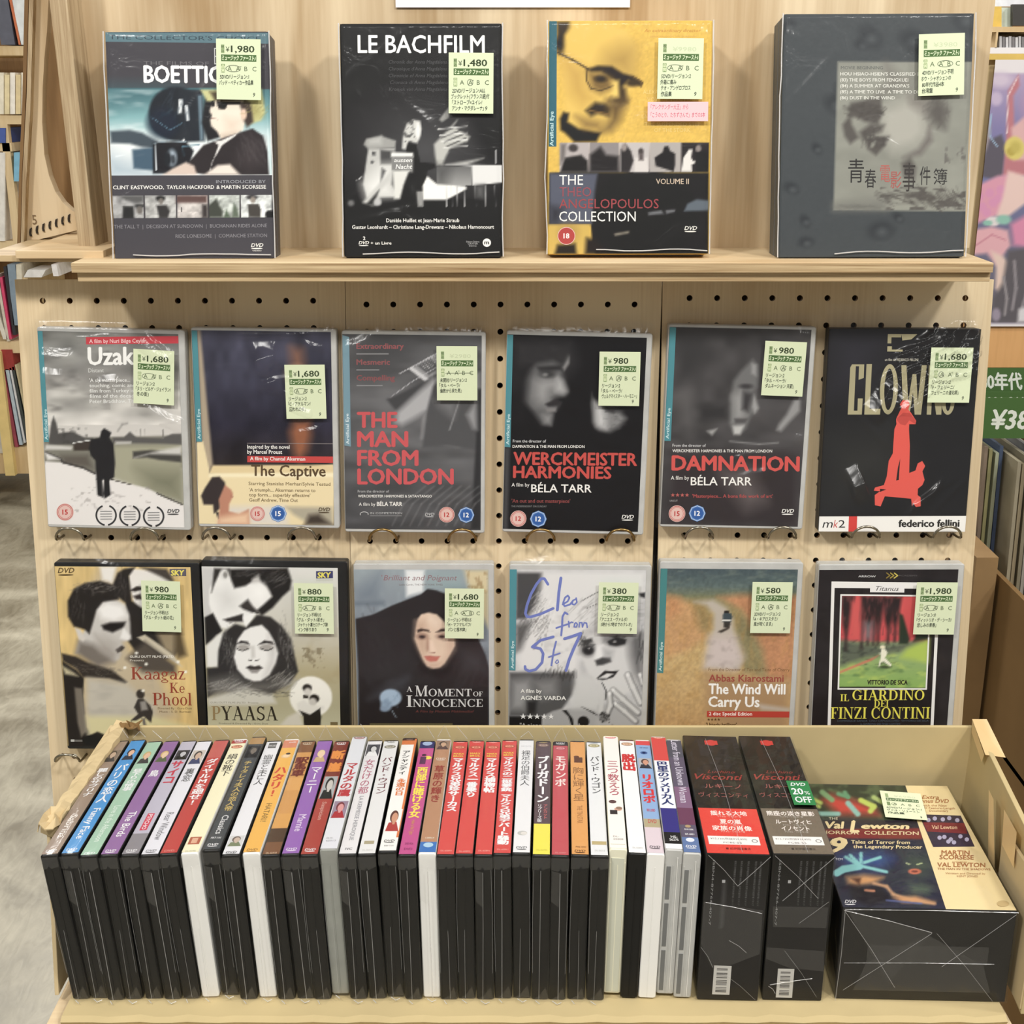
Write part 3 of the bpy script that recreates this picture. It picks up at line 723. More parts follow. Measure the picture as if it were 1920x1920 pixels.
# ---------------------------------------------------------------- price stickers
def sticker(parent, Hm_art, corners, price, hand, circ=0, faded=False, extra=None, y=-0.0046):
    """paper price label; corners tl,tr,br,bl in the cover's drawing frame"""
    uv = happly(Hm_art, corners)
    tl, tr, br, bl = [Vector((p[0], 0, p[1])) for p in uv]
    X = (tr - tl) + (br - bl); Zv = (tl - bl) + (tr - br); w = X.length / 2; h = Zv.length / 2
    ctr = (tl + tr + br + bl) / 4; X.normalize(); Zv = (Zv - X * Zv.dot(X)).normalized(); Y = Zv.cross(X)
    M = Matrix.Identity(4)
    for i, a in enumerate((X, Y, Zv)):
        for r in range(3): M[r][i] = a[r]
    o = ctr - X * w / 2 - Zv * h / 2
    M[0][3], M[1][3], M[2][3] = o.x, y, o.z
    a = Art(w, h, [(0, 0), (100, 0), (100, 135), (0, 135)], cell=0.012)
    a.F((216, 226, 188))
    G_, K_ = (82, 112, 66), (62, 74, 52)
    a.R(11, 13, 18.5, 32, (150, 172, 122)); a.V('税込', 14.7, 13.5, 31.5, 7.5, K_)
    if faded:
        a.T(price, 32, 29, 9.5, (196, 206, 168), w=52)
    else:
        a.T('¥', 21.5, 29, 11, K_, w=8.5); a.T(price, 33 if len(price) > 3 else 34, 29.5, 14.5, K_, w=12.2 * len(price.replace(',', '')) + (4 if ',' in price else 0), bold=.035)
    a.R(11, 35, 90, 50, G_); a.T('ミュージック ファースト♪', 12.5, 47, 8.6, (228, 240, 200), w=76, bold=.05, ital=.18)
    a.R(11, 56, 19, 75, (130, 152, 104)); a.V('品質', 15, 56.5, 74.5, 8.5, (225, 236, 190), bold=.03)
    for i, (ch, x) in enumerate((('A', 25), ('A', 44), ('B', 63), ('C', 81))): a.T(ch, x, 71, 10, (98, 112, 82))
    a.T('¯', 52, 69, 9, (98, 112, 82))
    pen = (58, 66, 58)
    if circ == 0: cx, rx, ry = 38, 17, 7.5
    elif circ == 1: cx, rx, ry = 48, 6.5, 7.5
    elif circ == 2: cx, rx, ry = 58, 17, 7.5
    elif circ == 3: cx, rx, ry = 28, 6, 7.5
    if circ < 4: a.O(cx, 66, rx, .9, pen, ry=ry)
    else: a.K([(22, 67), (88, 66)], .9, pen)
    for i, line in enumerate(hand):
        a.T(line, 8 if i != 1 else 6, 89 + i * 13.2, 8.2, pen, w=min(86, 5.9 * sum(1 if ord(c) > 255 else .72 for c in line) + 6), bold=.01, ital=.12, ang=1)
    if extra is None: a.T('9', 82, 128, 9, pen, w=4.5, ital=.15)
    if faded and False: pass
    st = a.build('price_sticker', parent, M, PAPER)
    # paper thickness behind the print
    return st
def pink_note(parent, Hm_art, corners, lines, y=-0.0048):
    uv = happly(Hm_art, corners); x0, x1 = uv[:, 0].min(), uv[:, 0].max(); z0, z1 = uv[:, 1].min(), uv[:, 1].max()
    w, h = x1 - x0, z1 - z0
    a = Art(w, h, [(0, 0), (100, 0), (100, 32), (0, 32)], cell=0.006); a.F((246, 196, 200))
    for i, t in enumerate(lines): a.T(t, 5, 12 + i * 13, 6.5, (190, 60, 90), w=[62, 90][i], ital=.1)
    return a.build('pink_note', parent, xf(x0, y, z0), PAPER)
# ================================================================ boxed sets and cases shown face on
UP_LEAN = math.radians(10)
BOX_N = Vector((0, -math.cos(UP_LEAN), math.sin(UP_LEAN)))
BOX_P0 = Vector((0, 1.158, -0.140))
def face_on(name, label, cat, group, crop, outer, cover, t, shell, art, p0, n, price=None, shell_name='case_shell', film_top=0.009, creases=(), seed=1, rot=0, sleeve_on=True, mats=None):
    ox, oy, s = crop
    px = [(ox + x / s, oy + y / s) for x, y in outer]
    M, w, h = panel_frame(px, p0, n)
    root = empty(name, M)
    tag(root, label, cat, group)
    Hc = homography(outer, [(0, h), (w, h), (w, 0), (0, 0)])      # drawing frame -> front of the case
    sh = case_shell(root, w, h, t, shell, shell_name)
    uv = happly(Hc, cover)
    x0, x1 = (uv[0, 0] + uv[3, 0]) / 2, (uv[1, 0] + uv[2, 0]) / 2
    z0, z1 = (uv[2, 1] + uv[3, 1]) / 2, (uv[0, 1] + uv[1, 1]) / 2
    x0, x1, z0, z1 = max(x0, 0.0004), min(x1, w - 0.0004), max(z0, 0.0004), min(z1, h - 0.0004)
    A = Art(x1 - x0, z1 - z0, cover)
    art(A)
    A.build('printed_cover', root, xf(x0, -0.0003, z0))
    if sleeve_on: sleeve(root, w, h, t, top=film_top, seed=seed, creases=creases, M=M, cell=.0012 if any(len(k) > 5 and k[2] is None and k[5] > .0075 for k in creases) else .0025)
    if shell_name == 'slipcase':       # hazy white tubes painting the highlights along the tight wrap's edges
        rng = np.random.RandomState(seed); mb = MB()
        wv = lambda n: np.cumsum(rng.randn(n)) * .00035
        for x, sg_ in ((-.0008, 1), (w + .0006, 1)):
            q = wv(13); q -= np.linspace(q[0], q[-1], 13)
            mb.tube([(x + q[i], -.0022, h * i / 12) for i in range(13)], .00055, 5)
        q = wv(13); x0_, x1_ = (.12, .98) if seed % 2 else (.3, .99)
        mb.tube([(w * (x0_ + (x1_ - x0_) * i / 12), -.0024, .0030 + abs(q[i]) * .5 + .0008 * math.sin(i * .7 + seed)) for i in range(13)], .0005, 5)
        mb.build('film_glint', FILM_GLINT, root)
    if price: 
        for p in price: p(root, Hc)
    return root, M, w, h, Hc
def stk(corners, price, hand, circ=0, faded=False, extra=None):
    return lambda root, Hc: sticker(root, Hc, corners, price, hand, circ, faded, extra)

# ---- drawings -------------------------------------------------------------
W_, K0 = (240, 238, 232), (28, 27, 28)
def art_western(a):
    a.F((66, 64, 70))
    a.R(80, 148, 1290, 226, (86, 118, 128)); a.T("THE COLLECTOR'S CHOICE", 110, 208, 30, (48, 66, 78), w=1085)
    a.T('THE FILMS OF', 350, 386, 26, (106, 104, 108), w=470)
    for r_ in ((858,262,890,268),(858,262,864,378),(858,318,890,324),(858,372,890,378)): a.R(*r_, (230, 230, 230))
    a.T('BOETTICHER', 348, 510, 118, (240, 240, 240), w=830, bold=.06)
    a.G([(550, (70, 118, 126)), (760, (128, 176, 180)), (880, (200, 222, 224)), (960, (235, 240, 240)), (1175, (240, 244, 244))], y0=550, y1=1182)
    a.P([(90,552),(600,552),(470,640),(250,660),(100,700)], (62, 104, 112), 90, .8)
    a.N(160, 50, .35, (80, 560, 480, 1170), (250, 252, 252), 2, .45)
    a.P([(90,1050),(420,1180),(90,1180)], (110, 140, 160), 120, .7)
    a.E(575, 735, 195, 195, (28, 34, 42), .06); a.E(480, 800, 110, 110, (20, 36, 52), .3)
    a.P([(600,560),(770,560),(780,930),(600,940)], (34, 40, 48), 10); a.P([(735,600),(765,600),(770,925),(745,925)], (104, 128, 142), 8)
    a.P([(790,600),(900,700),(900,900),(800,930),(760,800)], (30, 30, 34), 10)
    a.P([(100,860),(240,850),(330,870),(440,930),(430,985),(330,975),(240,950),(105,945)], (66, 78, 88), 12)
    a.P([(255,990),(420,975),(420,1145),(262,1128)], (66, 92, 112), 10); a.P([(405,940),(640,930),(700,1000),(640,1165),(400,1165)], (24, 28, 34), 8)
    a.E(540, 1050, 34, 56, (176, 192, 206), .4); a.E(510, 1056, 26, 50, (30, 34, 40), .3); a.E(548, 1062, 18, 34, (60, 66, 74), .3)
    a.L([(415,945),(520,928),(640,935)], 8, (140, 156, 166)); a.L([(620,965),(740,960)], 10, (90, 130, 150)); a.L([(622,965),(625,1040)], 8, (90, 130, 150))
    a.L([(420,960),(425,1140)], 6, (200, 208, 214)); a.P([(598,630),(628,632),(614,730),(590,732)], (225, 230, 232), 5); a.P([(640,672),(662,676),(672,780),(650,784)], (220, 226, 230), 5)
    a.L([(400,760),(530,850),(620,800)], 6, (80, 110, 130)); a.E(625, 922, 8, 8, (250, 250, 250), .5)
    a.P([(755,560),(1200,555),(1222,720),(1190,780),(1110,805),(1090,740),(860,650),(800,640)], (206, 204, 142), 10)
    a.P([(1100,640),(1190,640),(1200,750),(1100,790)], (168, 160, 96), 40, .8)
    a.P([(820,575),(1080,560),(1100,650),(860,640)], (86, 74, 52), 14)
    a.P([(840,640),(1060,640),(1085,740),(1060,850),(1010,880),(950,930),(905,925),(870,860),(828,820),(822,775),(835,745),(818,715)], (238, 226, 208), 8)
    a.P([(1030,650),(1120,650),(1135,790),(1090,830),(1060,770),(1050,700)], (64, 52, 46), 12); a.E(1066, 735, 22, 40, (232, 200, 176), .3)
    a.P([(868,640),(1040,645),(1045,665),(945,668),(930,700),(885,696)], (30, 24, 24), 6); a.E(910, 672, 34, 26, (26, 22, 24), .2); a.E(842, 660, 16, 24, (30, 26, 26), .2)
    a.L([(832,768),(880,772)], 8, (150, 120, 110)); a.P([(900,880),(1010,860),(1000,900),(900,940)], (196, 176, 158), 20, .7)
    a.P([(850,930),(1010,875),(1130,838),(1205,890),(1238,1000),(1250,1176),(790,1176),(700,1160),(655,1090),(770,960)], (44, 38, 40), 7)
    a.P([(1080,900),(1200,930),(1210,1100),(1100,1150),(1010,1080)], (70, 62, 64), 60, .6)
    a.P([(850,935),(900,925),(1020,872),(1000,895),(905,960),(870,1020),(830,1080),(815,1150),(800,1176),(850,1040),(880,960)], (232, 230, 226), 5)
    a.P([(470,1176),(540,1130),(640,1082),(700,1110),(720,1176)], (216, 196, 182), 10); a.P([(770,1176),(870,1105),(960,1098),(1035,1176)], (236, 224, 212), 12)
    a.S(1120, 1000, 110, 120, 60, 24, 120, 8, (84,78,80), .4, 20); a.S(1150, 700, 90, 60, 150, 24, 60, 5, (150,142,84), .5, 14); a.S(560, 700, 130, 120, 120, 16, 90, 6, (60,76,90), .5, 30); a.P([(930,760),(1040,780),(1000,860),(940,850)], (222,200,180), 40, .7)
    a.P([(1240,840),(1290,1176),(1252,1176),(1238,980)], (214, 236, 238), 8)
    a.R(80, 1178, 1290, 1322, (70, 68, 74)); a.R(80, 1490, 1290, 1800, (70, 68, 74))
    a.T('INTRODUCED BY', 858, 1236, 22, (160, 162, 168), w=364); a.T('CLINT EASTWOOD,', 112, 1277, 26, W_, w=366, bold=.03)
    a.T('TAYLOR HACKFORD', 498, 1277, 26, W_, w=345, bold=.03); a.T('& MARTIN SCORSESE', 860, 1277, 26, W_, w=364, bold=.03)
    tones = [(160,160,160), (178,178,176), (196,190,186), (190,196,190), (214,218,216)]
    for i in range(5):
        x0, x1 = 105 + i * 233, 331 + i * 233
        a.P([(x0,1324),(x1,1324),(x1,1488),(x0,1488)], tones[i], 3)
        a.N(40, 30, .3, (x0, 1326, x1, 1486), None, i)
    a.P([(150,1324),(330,1326),(325,1370),(280,1380),(200,1360)], (90,90,90), 12); a.P([(180,1400),(255,1400),(258,1488),(175,1488)], (40,40,40), 8); a.E(300,1400,35,16,(60,60,60),.3); a.E(300,1430,22,30,(110,105,100),.3)
    a.E(452,1345,34,20,(34,34,34),.3); a.E(455,1365,18,22,(120,114,108),.3); a.P([(420,1395),(495,1395),(520,1440),(500,1488),(440,1488)], (52,50,50), 8)
    a.P([(563,1324),(790,1324),(790,1380),(563,1380)], (96,72,68), 10, .9); a.R(600,1410,606,1445,(70,66,64)); a.P([(752,1390),(792,1390),(792,1488),(752,1488)], (60,54,54), 10)
    a.P([(798,1400),(860,1345),(880,1400),(905,1440),(900,1488),(798,1488)], (66,70,62), 10); a.P([(910,1488),(930,1430),(960,1488)], (80,96,76), 8); a.P([(970,1488),(985,1380),(1010,1420),(1022,1488)], (96,108,92), 8)
    a.E(1120,1340,44,18,(60,58,60),.3); a.E(1126,1360,20,24,(150,140,130),.3); a.P([(1085,1390),(1170,1390),(1185,1430),(1180,1488),(1095,1488)], (70,66,62), 6); a.E(1250,1470,36,34,(30,30,32),.2)
    for i in range(1, 5): a.R(331 + (i-1) * 233, 1322, 338 + (i-1) * 233, 1490, (66, 62, 66))
    a.T('THE TALL T  |  DECISION AT SUNDOWN  |  BUCHANAN RIDES ALONE', 112, 1562, 26, (142, 140, 146), w=1116)
    a.T('RIDE LONESOME  |  COMANCHE STATION', 556, 1635, 26, (142, 140, 146), w=672)
    dvd_mark(a, 1108, 1708, 92, W_); a.T('VIDEO', 1118, 1740, 9, W_, w=68)
def art_bach(a):
    a.F((22, 21, 22)); a.E(760, 1000, 420, 320, (80, 80, 82), .9, .8)
    a.P([(1070,700),(1330,700),(1330,1100),(1200,1100)], (24, 24, 25), 60, .9); a.P([(170,1360),(1320,1360),(1320,1800),(170,1800)], (20, 20, 21), 12)
    a.P([(345,990),(540,990),(520,1110),(510,1250),(560,1340),(330,1345),(305,1250),(330,1080)], (190, 190, 186), 8)
    a.P([(312,960),(330,920),(440,900),(545,935),(540,985),(345,995)], (158, 158, 154), 8); a.P([(350,930),(440,900),(440,960),(350,960)], (190, 190, 186), 20, .8)
    a.P([(432,1000),(530,1010),(520,1105),(432,1105)], (70, 70, 70), 10); a.P([(370,1010),(398,1012),(396,1042),(370,1040)], (84, 84, 84), 4); a.E(372,1088,14,12,(90,90,90),.3)
    a.P([(305,1250),(430,1120),(520,1110),(490,1240),(520,1330),(330,1345)], (232, 232, 228), 60, .9); a.P([(440,1130),(470,1150),(430,1240)], (90, 90, 90), 10)
    a.P([(590,960),(600,880),(625,810),(670,782),(722,795),(730,850),(722,890),(700,950),(640,940),(612,1000),(588,990)], (205, 205, 200), 8)
    a.N(16, 20, .8, (595, 790, 700, 940), (70, 70, 70), 5, .5, 5); a.E(706, 860, 18, 60, (236, 236, 232), .4)
    a.P([(630,948),(690,960),(720,1090),(830,1100),(835,1130),(770,1150),(740,1300),(735,1360),(700,1412),(575,1412),(590,1240),(600,1120)], (16, 15, 16), 6)
    a.P([(690,1300),(742,1300),(740,1412),(700,1412)], (150, 150, 148), 8)
    a.P([(508,1018),(668,1020),(670,1052),(508,1052)], (236, 236, 232), 4); a.P([(510,1052),(670,1056),(668,1165),(512,1145)], (130, 130, 128), 4)
    a.P([(520,1150),(640,1150),(600,1250),(570,1355),(530,1355)], (222, 222, 216), 10); a.P([(300,1380),(430,1230),(510,1160),(500,1220),(420,1310),(430,1390),(370,1405)], (200, 200, 196), 12)
    a.P([(320,1400),(420,1290),(380,1400)], (50, 50, 50), 10)
    a.P([(860,780),(930,690),(935,760),(880,800)], (150, 150, 146), 8)
    a.P([(820,960),(990,785),(960,830),(1080,905),(1060,940),(940,985),(905,1050),(880,1112),(840,1112),(828,1040)], (188, 188, 182), 12)
    for k in range(5): a.L([(860 + k*18, 880 + k*32), (1075 - k*8, 800 + k*38)], 10, (60, 60, 60), 8, .9)
    for k in range(4): a.L([(850 + k*14, 850 + k*44), (1060, 830 + k*48)], 8, (240, 240, 236), 8, .8)
    a.P([(880,1110),(1180,1060),(1060,1108)], (180, 180, 176), 12)
    a.P([(905,1106),(1320,1112),(1320,1236),(1095,1258),(1092,1120)], (224, 224, 222), 5)
    a.G([(1120, (104, 104, 104)), (1260, (160, 160, 158))], 834, 1092, 1124, 1256); a.P([(834,1124),(930,1124),(900,1256),(834,1256)], (70, 70, 70), 60, .8)
    a.P([(735,1260),(770,1190),(840,1250),(1040,1262),(1060,1280),(950,1340),(905,1362),(740,1362)], (240, 240, 236), 6)
    for x in (905, 945, 985, 1035, 1118, 1190, 1260): a.L([(x, 1262), (x + 4, 1410)], 6, (190, 190, 190), 5, .8)
    a.P([(1120,1262),(1180,1258),(1180,1350),(1130,1340)], (96, 96, 96), 30)
    a.L([(1252,900),(1252,985)], 6, (170,170,170)); a.L([(1270,1000),(1270,1100)], 6, (170,170,170)); a.E(216,1385,24,22,(110,110,110),.5); a.E(408,1378,26,26,(190,190,190),.4)
    for x, y in ((262,1222),(278,1210),(294,1196)): a.E(x, y, 5, 5, (200,200,200), .5)
    a.T('LE BACHFILM', 275, 300, 126, (244, 244, 242), w=918, bold=.025)
    for i, t in enumerate(('Chronik der Anna Magdalena Bach','Chronique d\'Anna Magdalena Bach','Chronicle of Anna Magdalena Bach','Cronaca di Anna Magdalena Bach','Kroniek van Anna Magdalena Bach')):
        a.T(t, 498 + (8 if i == 3 else 0), 378 + i * 49, 25, (76, 76, 78), w=500, ital=.2)
    a.T('aussen', 530, 1088, 28, (235,235,232), w=132, ital=.2, bold=.03); a.T('Nacht', 540, 1138, 34, (235,235,232), w=122, ital=.2, bold=.03)
    a.T('Danièle Huillet et Jean-Marie Straub', 470, 1524, 27, W_, w=530, bold=.02)
    a.T('Gustav Leonhardt – Christiane Lang-Drewanz – Nikolaus Harnoncourt', 222, 1572, 27, W_, w=1030, bold=.02)
    a.T('2', 300, 1652, 24, W_, bold=.06); dvd_mark(a, 268, 1684, 76, W_); a.T('+ un Livre', 356, 1686, 22, W_, w=150, bold=.02)
    for i, t in enumerate(('Editions Ombres', 'CRATER', 'Dérives')): a.T(t, 1050 + i*10, 1672 + i * 15, 12, (180,180,180), w=94 - i*20)
    a.D(1199, 1674, 30, W_); a.T('m', 1180, 1686, 30, (40,40,42), w=36, bold=.05)
def art_yellow(a):
    a.F((222, 182, 72)); a.N(14, 14, .07, None, None, 3)
    a.P([(240,74),(330,74),(345,120),(300,170),(270,260),(300,310),(260,290),(240,250)], (52, 40, 22), 20); a.E(268, 250, 38, 60, (30, 24, 16), .5)
    a.P([(340,90),(560,70),(760,140),(820,280),(800,440),(780,560),(740,660),(640,870),(520,905),(540,950),(330,950),(300,700),(280,400),(300,220)], (226, 188, 84), 26)
    a.P([(600,300),(700,250),(800,250),(820,320),(800,480),(740,470),(640,430),(560,410)], (150, 116, 50), 90, .6)
    a.P([(250,300),(300,320),(460,420),(470,560),(520,640),(420,700),(330,600),(290,450)], (196, 156, 66), 50, .7)
    a.P([(455,420),(540,395),(640,400),(720,450),(790,470),(860,520),(850,545),(760,500),(720,540),(700,640),(680,520),(560,440),(490,440)], (36, 28, 18), 14)
    a.P([(460,440),(560,440),(640,480),(650,560),(560,600),(490,560)], (120, 92, 40), 30, .85); a.E(560, 490, 44, 24, (44, 34, 20), .5); a.E(790, 520, 50, 26, (60, 46, 24), .5)
    a.L([(245,300),(350,350),(470,420)], 14, (60, 46, 24), 8); a.L([(460,430),(455,500),(490,560),(560,575),(650,540)], 10, (80, 62, 30), 8); a.L([(790,470),(865,515),(850,545)], 10, (90, 66, 30), 8)
    a.P([(690,540),(740,560),(755,660),(700,690),(620,650),(640,620),(690,620)], (64, 48, 26), 22); a.P([(650,500),(690,500),(690,620),(640,640)], (238, 204, 100), 20, .8)
    a.P([(450,720),(520,660),(600,670),(640,700),(620,760),(540,740),(490,760)], (44, 34, 20), 20); a.L([(480,720),(620,745)], 12, (120, 88, 40), 8)
    a.P([(600,640),(760,640),(700,800),(640,870),(560,880),(620,780)], (104, 80, 38), 40, .85)
    a.P([(265,780),(290,730),(330,740),(320,800),(400,850),(560,880),(530,945),(370,948),(300,880),(270,860)], (28, 24, 18), 14); a.P([(380,760),(560,800),(560,860),(440,850)], (120, 92, 44), 40, .8)
    a.R(184, 70, 240, 980, (44, 98, 112)); a.T('Artificial Eye', 218, 975, 26, (190, 222, 224), w=250, ang=90, bold=.03)
    # strip of stills and lower part
    a.G([(948, (196, 186, 180)), (1165, (120, 112, 110))], 262, 1345, 948, 1166)
    a.P([(240,1166),(1345,1166),(1345,1760),(480,1760),(500,1650),(490,1540),(188,1540),(188,1170)], (30, 29, 30), 6)
    a.P([(190,1172),(540,1172),(520,1300),(500,1540),(190,1540)], (84, 88, 104), 14); a.P([(190,1400),(300,1420),(260,1540),(190,1540)], (50, 50, 58), 30, .8)
    a.P([(186,1545),(480,1545),(490,1640),(520,1700),(520,1760),(186,1760)], (206, 172, 78), 10)
    a.P([(250,1690),(380,1680),(390,1760),(230,1760)], (40, 34, 24), 16); a.P([(460,1640),(520,1650),(620,1760),(450,1760)], (36, 30, 24), 20); a.E(330,1600,60,60,(150,120,60),.8,.6)
    a.E(880, 1480, 370, 330, (20, 19, 20), .04); a.E(880,1480,300,260,(28,26,28),.1)
    a.P([(1165,1448),(1190,1390),(1260,1360),(1345,1370),(1345,1440)], (92, 102, 112), 10); a.P([(905,1455),(1000,1440),(1020,1465),(910,1475)], (110,112,116), 8); a.P([(1030,1440),(1100,1435),(1100,1450),(1040,1465)], (110,112,116), 8); a.P([(660,1608),(765,1590),(770,1605),(670,1625)], (130,124,110), 8)
    cells = [(262, 475, (180,172,170)), (482, 692, (140,134,134)), (702, 912, (190,184,182)), (918, 1140, (172,166,162)), (1144, 1345, (40,36,38))]
    for x0, x1, c in cells: a.P([(x0,952),(x1,952),(x1,1164),(x0,1164)], c, 4)
    a.E(362,990,34,28,(60,54,54),.3); a.P([(300,1060),(420,1040),(465,1080),(470,1164),(270,1164)], (30,28,28), 10); a.P([(270,960),(310,960),(300,1070),(268,1110)], (110,104,102), 14)
    a.P([(484,1040),(560,980),(600,1040),(690,1050),(690,1164),(484,1164)], (36,33,34), 16)
    a.P([(706,1000),(740,960),(780,1010),(800,1080),(770,1164),(706,1164)], (44,40,42), 8); a.E(730,985,20,28,(150,140,136),.4); a.E(852,1015,20,24,(70,62,62),.3); a.P([(810,1060),(900,1060),(910,1164),(805,1164)], (214,208,204), 8); a.P([(836,1030),(870,1030),(872,1080),(838,1080)], (90,80,80), 10)
    a.P([(950,1060),(1010,1020),(1020,980),(1050,975),(1064,1010),(1100,1030),(1100,1110),(1090,1160),(960,1120)], (30,28,30), 6)
    a.P([(1145,1160),(1160,1060),(1200,1000),(1225,1000),(1215,1060),(1230,1085),(1290,1060),(1290,1080),(1220,1110),(1222,1160)], (226,222,216), 5); a.E(1268,995,20,26,(140,130,126),.3); a.P([(1240,1020),(1330,1010),(1340,1160),(1250,1160)], (26,24,26), 8)
    a.T('An extraordinary director', 874, 152, 24, (196, 132, 48), w=408, ital=.2); a.T('DEREK MALCOLM, THE GUARDIAN', 915, 190, 12, (210, 160, 70), w=335)
    for t, x, y in (('ALEXANDER THE GREAT', 866, 598), ('VOYAGE TO CYTHERA', 896, 652), ('LANDSCAPE IN THE MIST', 858, 776), ('THE SUSPENDED STEP', 878, 832), ('OF THE STORK', 948, 874)):
        a.T(t, x, y, 28, (238, 206, 116), w=[404, 404, 424, 404, 262][[598, 652, 776, 832, 874].index(y)])
    a.T('THE', 262, 1256, 72, W_, w=172); a.T('THEO', 264, 1340, 68, (150, 74, 84), w=230); a.T('ANGELOPOULOS', 262, 1426, 68, (160, 66, 70), w=720); a.T('COLLECTION', 262, 1520, 72, W_, w=554)
    a.T('VOLUME II', 962, 1250, 38, (212, 190, 166), w=238, bold=.01)
    rating(a, 315, 1625, 64, '18', 'solid'); dvd_mark(a, 1168, 1582, 92, (230, 228, 220))
def art_grey(a):
    a.F((66, 71, 74)); a.N(6, 6, .05, None, None, 5)
    for i in range(26):
        x, y = 200 + RNG.rand() * 1250, 120 + RNG.rand() * 1640
        r = 40 + RNG.rand() * 70
        a.E(x, y, r, r * .7, (50, 54, 58), .35, .8, RNG.rand() * 180); a.E(x + 10, y + 12, r * .5, r * .4, (76, 81, 84), .4, .6)
    P0 = (138, 139, 129)
    a.P([(548,418),(1475,418),(1465,1458),(528,1450)], P0, 4); a.N(160, 90, .06, (540, 420, 1480, 1450), None, 8)
    a.P([(860,740),(1060,660),(1160,760),(1180,900),(1100,1000),(940,1040),(830,900)], (168, 166, 156), 60, .9)
    dk = (84, 80, 76)
    a.P([(640,700),(850,660),(860,780),(830,850),(740,830),(680,800),(620,790)], dk, 16); a.P([(585,850),(640,780),(650,850),(700,940),(640,985),(600,930)], dk, 16)
    a.P([(700,900),(780,840),(880,850),(860,900),(780,930),(720,960)], dk, 16, .85); a.P([(740,940),(910,930),(880,1000),(820,1065),(760,1020)], dk, 14)
    a.E(800, 985, 14, 30, P0, .4, .8, 30); a.P([(1160,760),(1240,640),(1320,740),(1300,880),(1210,850)], dk, 40, .85); a.P([(1190,860),(1210,960),(1130,1060),(1010,1080),(1120,1020),(1170,940)], (104, 98, 94), 26)
    a.P([(880,430),(1000,560),(820,660),(900,560)], (104, 100, 94), 60, .8); a.P([(1040,660),(1200,660),(1160,780),(1060,720)], (120, 114, 108), 40, .7)
    a.P([(1000,1120),(1060,1080),(1100,1150),(1090,1230),(1020,1215)], dk, 20)
    a.N(60, 22, .9, (850, 1290, 1450, 1445), (86, 82, 78), 6, .5, 6); a.P([(530,1400),(900,1360),(900,1452),(530,1450)], (112, 112, 106), 40, .8)
    a.N(40, 30, .7, (1300, 1000, 1450, 1120), (92, 88, 84), 4, .52, 5)
    a.S(740, 760, 130, 60, 160, 60, 60, 9, (70,66,62), .5, 50); a.S(1240, 760, 80, 110, 110, 60, 50, 10, (92,88,84), .45, 60); a.S(1150, 1370, 300, 60, 25, 70, 110, 9, (80,76,72), .6, 26, 30); a.S(800, 960, 90, 60, 40, 30, 50, 8, (66,62,60), .5, 60); a.S(700, 1430, 160, 20, 5, 30, 80, 9, (104,104,98), .5, 20); a.S(1050, 620, 120, 100, 130, 30, 60, 8, (126,122,114), .4, 60)
    a.T('MOVIE BEGINNING', 570, 470, 22, (96, 98, 94), w=290, bold=.02)
    for i, (t, w) in enumerate((("HOU HSIAO-HSIEN'S CLASSIFIED FILMS", 620), ('(83) THE BOYS FROM FENGKUEI', 470), ('(84) A SUMMER AT GRANDPA\'S', 478), ('(85) A TIME TO LIVE  A TIME TO DIE', 560), ('(86) DUST IN THE WIND', 380))):
        a.T(t, 566, 512 + i * 41, 22, (222, 222, 212), w=w, bold=.02)
    for ch, x, y, s, c in (('青', 628, 1240, 190, (44,42,42)), ('春', 745, 1280, 150, (48,46,46)), ('電', 852, 1240, 140, (180,92,84)), ('影', 925, 1285, 140, (170,84,78)), ('事', 1010, 1300, 230, (60,56,54)), ('件', 1130, 1260, 150, (52,50,50)), ('簿', 1225, 1260, 130, (52,50,50))):
        a.T(ch, x, y, s * .66, c, w=[110, 78, 70, 76, 88, 74, 96][[628,745,852,925,1010,1130,1225].index(x)])
TEAL = (74, 142, 152)
def eye_strip(a, x0t, x1t, x0b, x1b, y0, y1, below=None):
    a.Q([(x0t, y0), (x1t, y0), (x1b, y1), (x0b, y1)], TEAL)
    a.T('Artificial Eye', (x0b + x1b) / 2 + 11, y1 - 18, 23, (190, 222, 224), w=240, ang=91, bold=.03)
def laurels(a, cx, cy, r, c=(60, 60, 62)):
    a.O(cx, cy, r, r * .16, c, a0=100, a1=250); a.O(cx, cy, r, r * .16, c, a0=-70, a1=80)
    for k in range(4): a.R(cx - r*.55, cy - r*.4 + k * r * .24, cx + r*.55, cy - r*.4 + k * r * .24 + r*.08, (150, 150, 150))
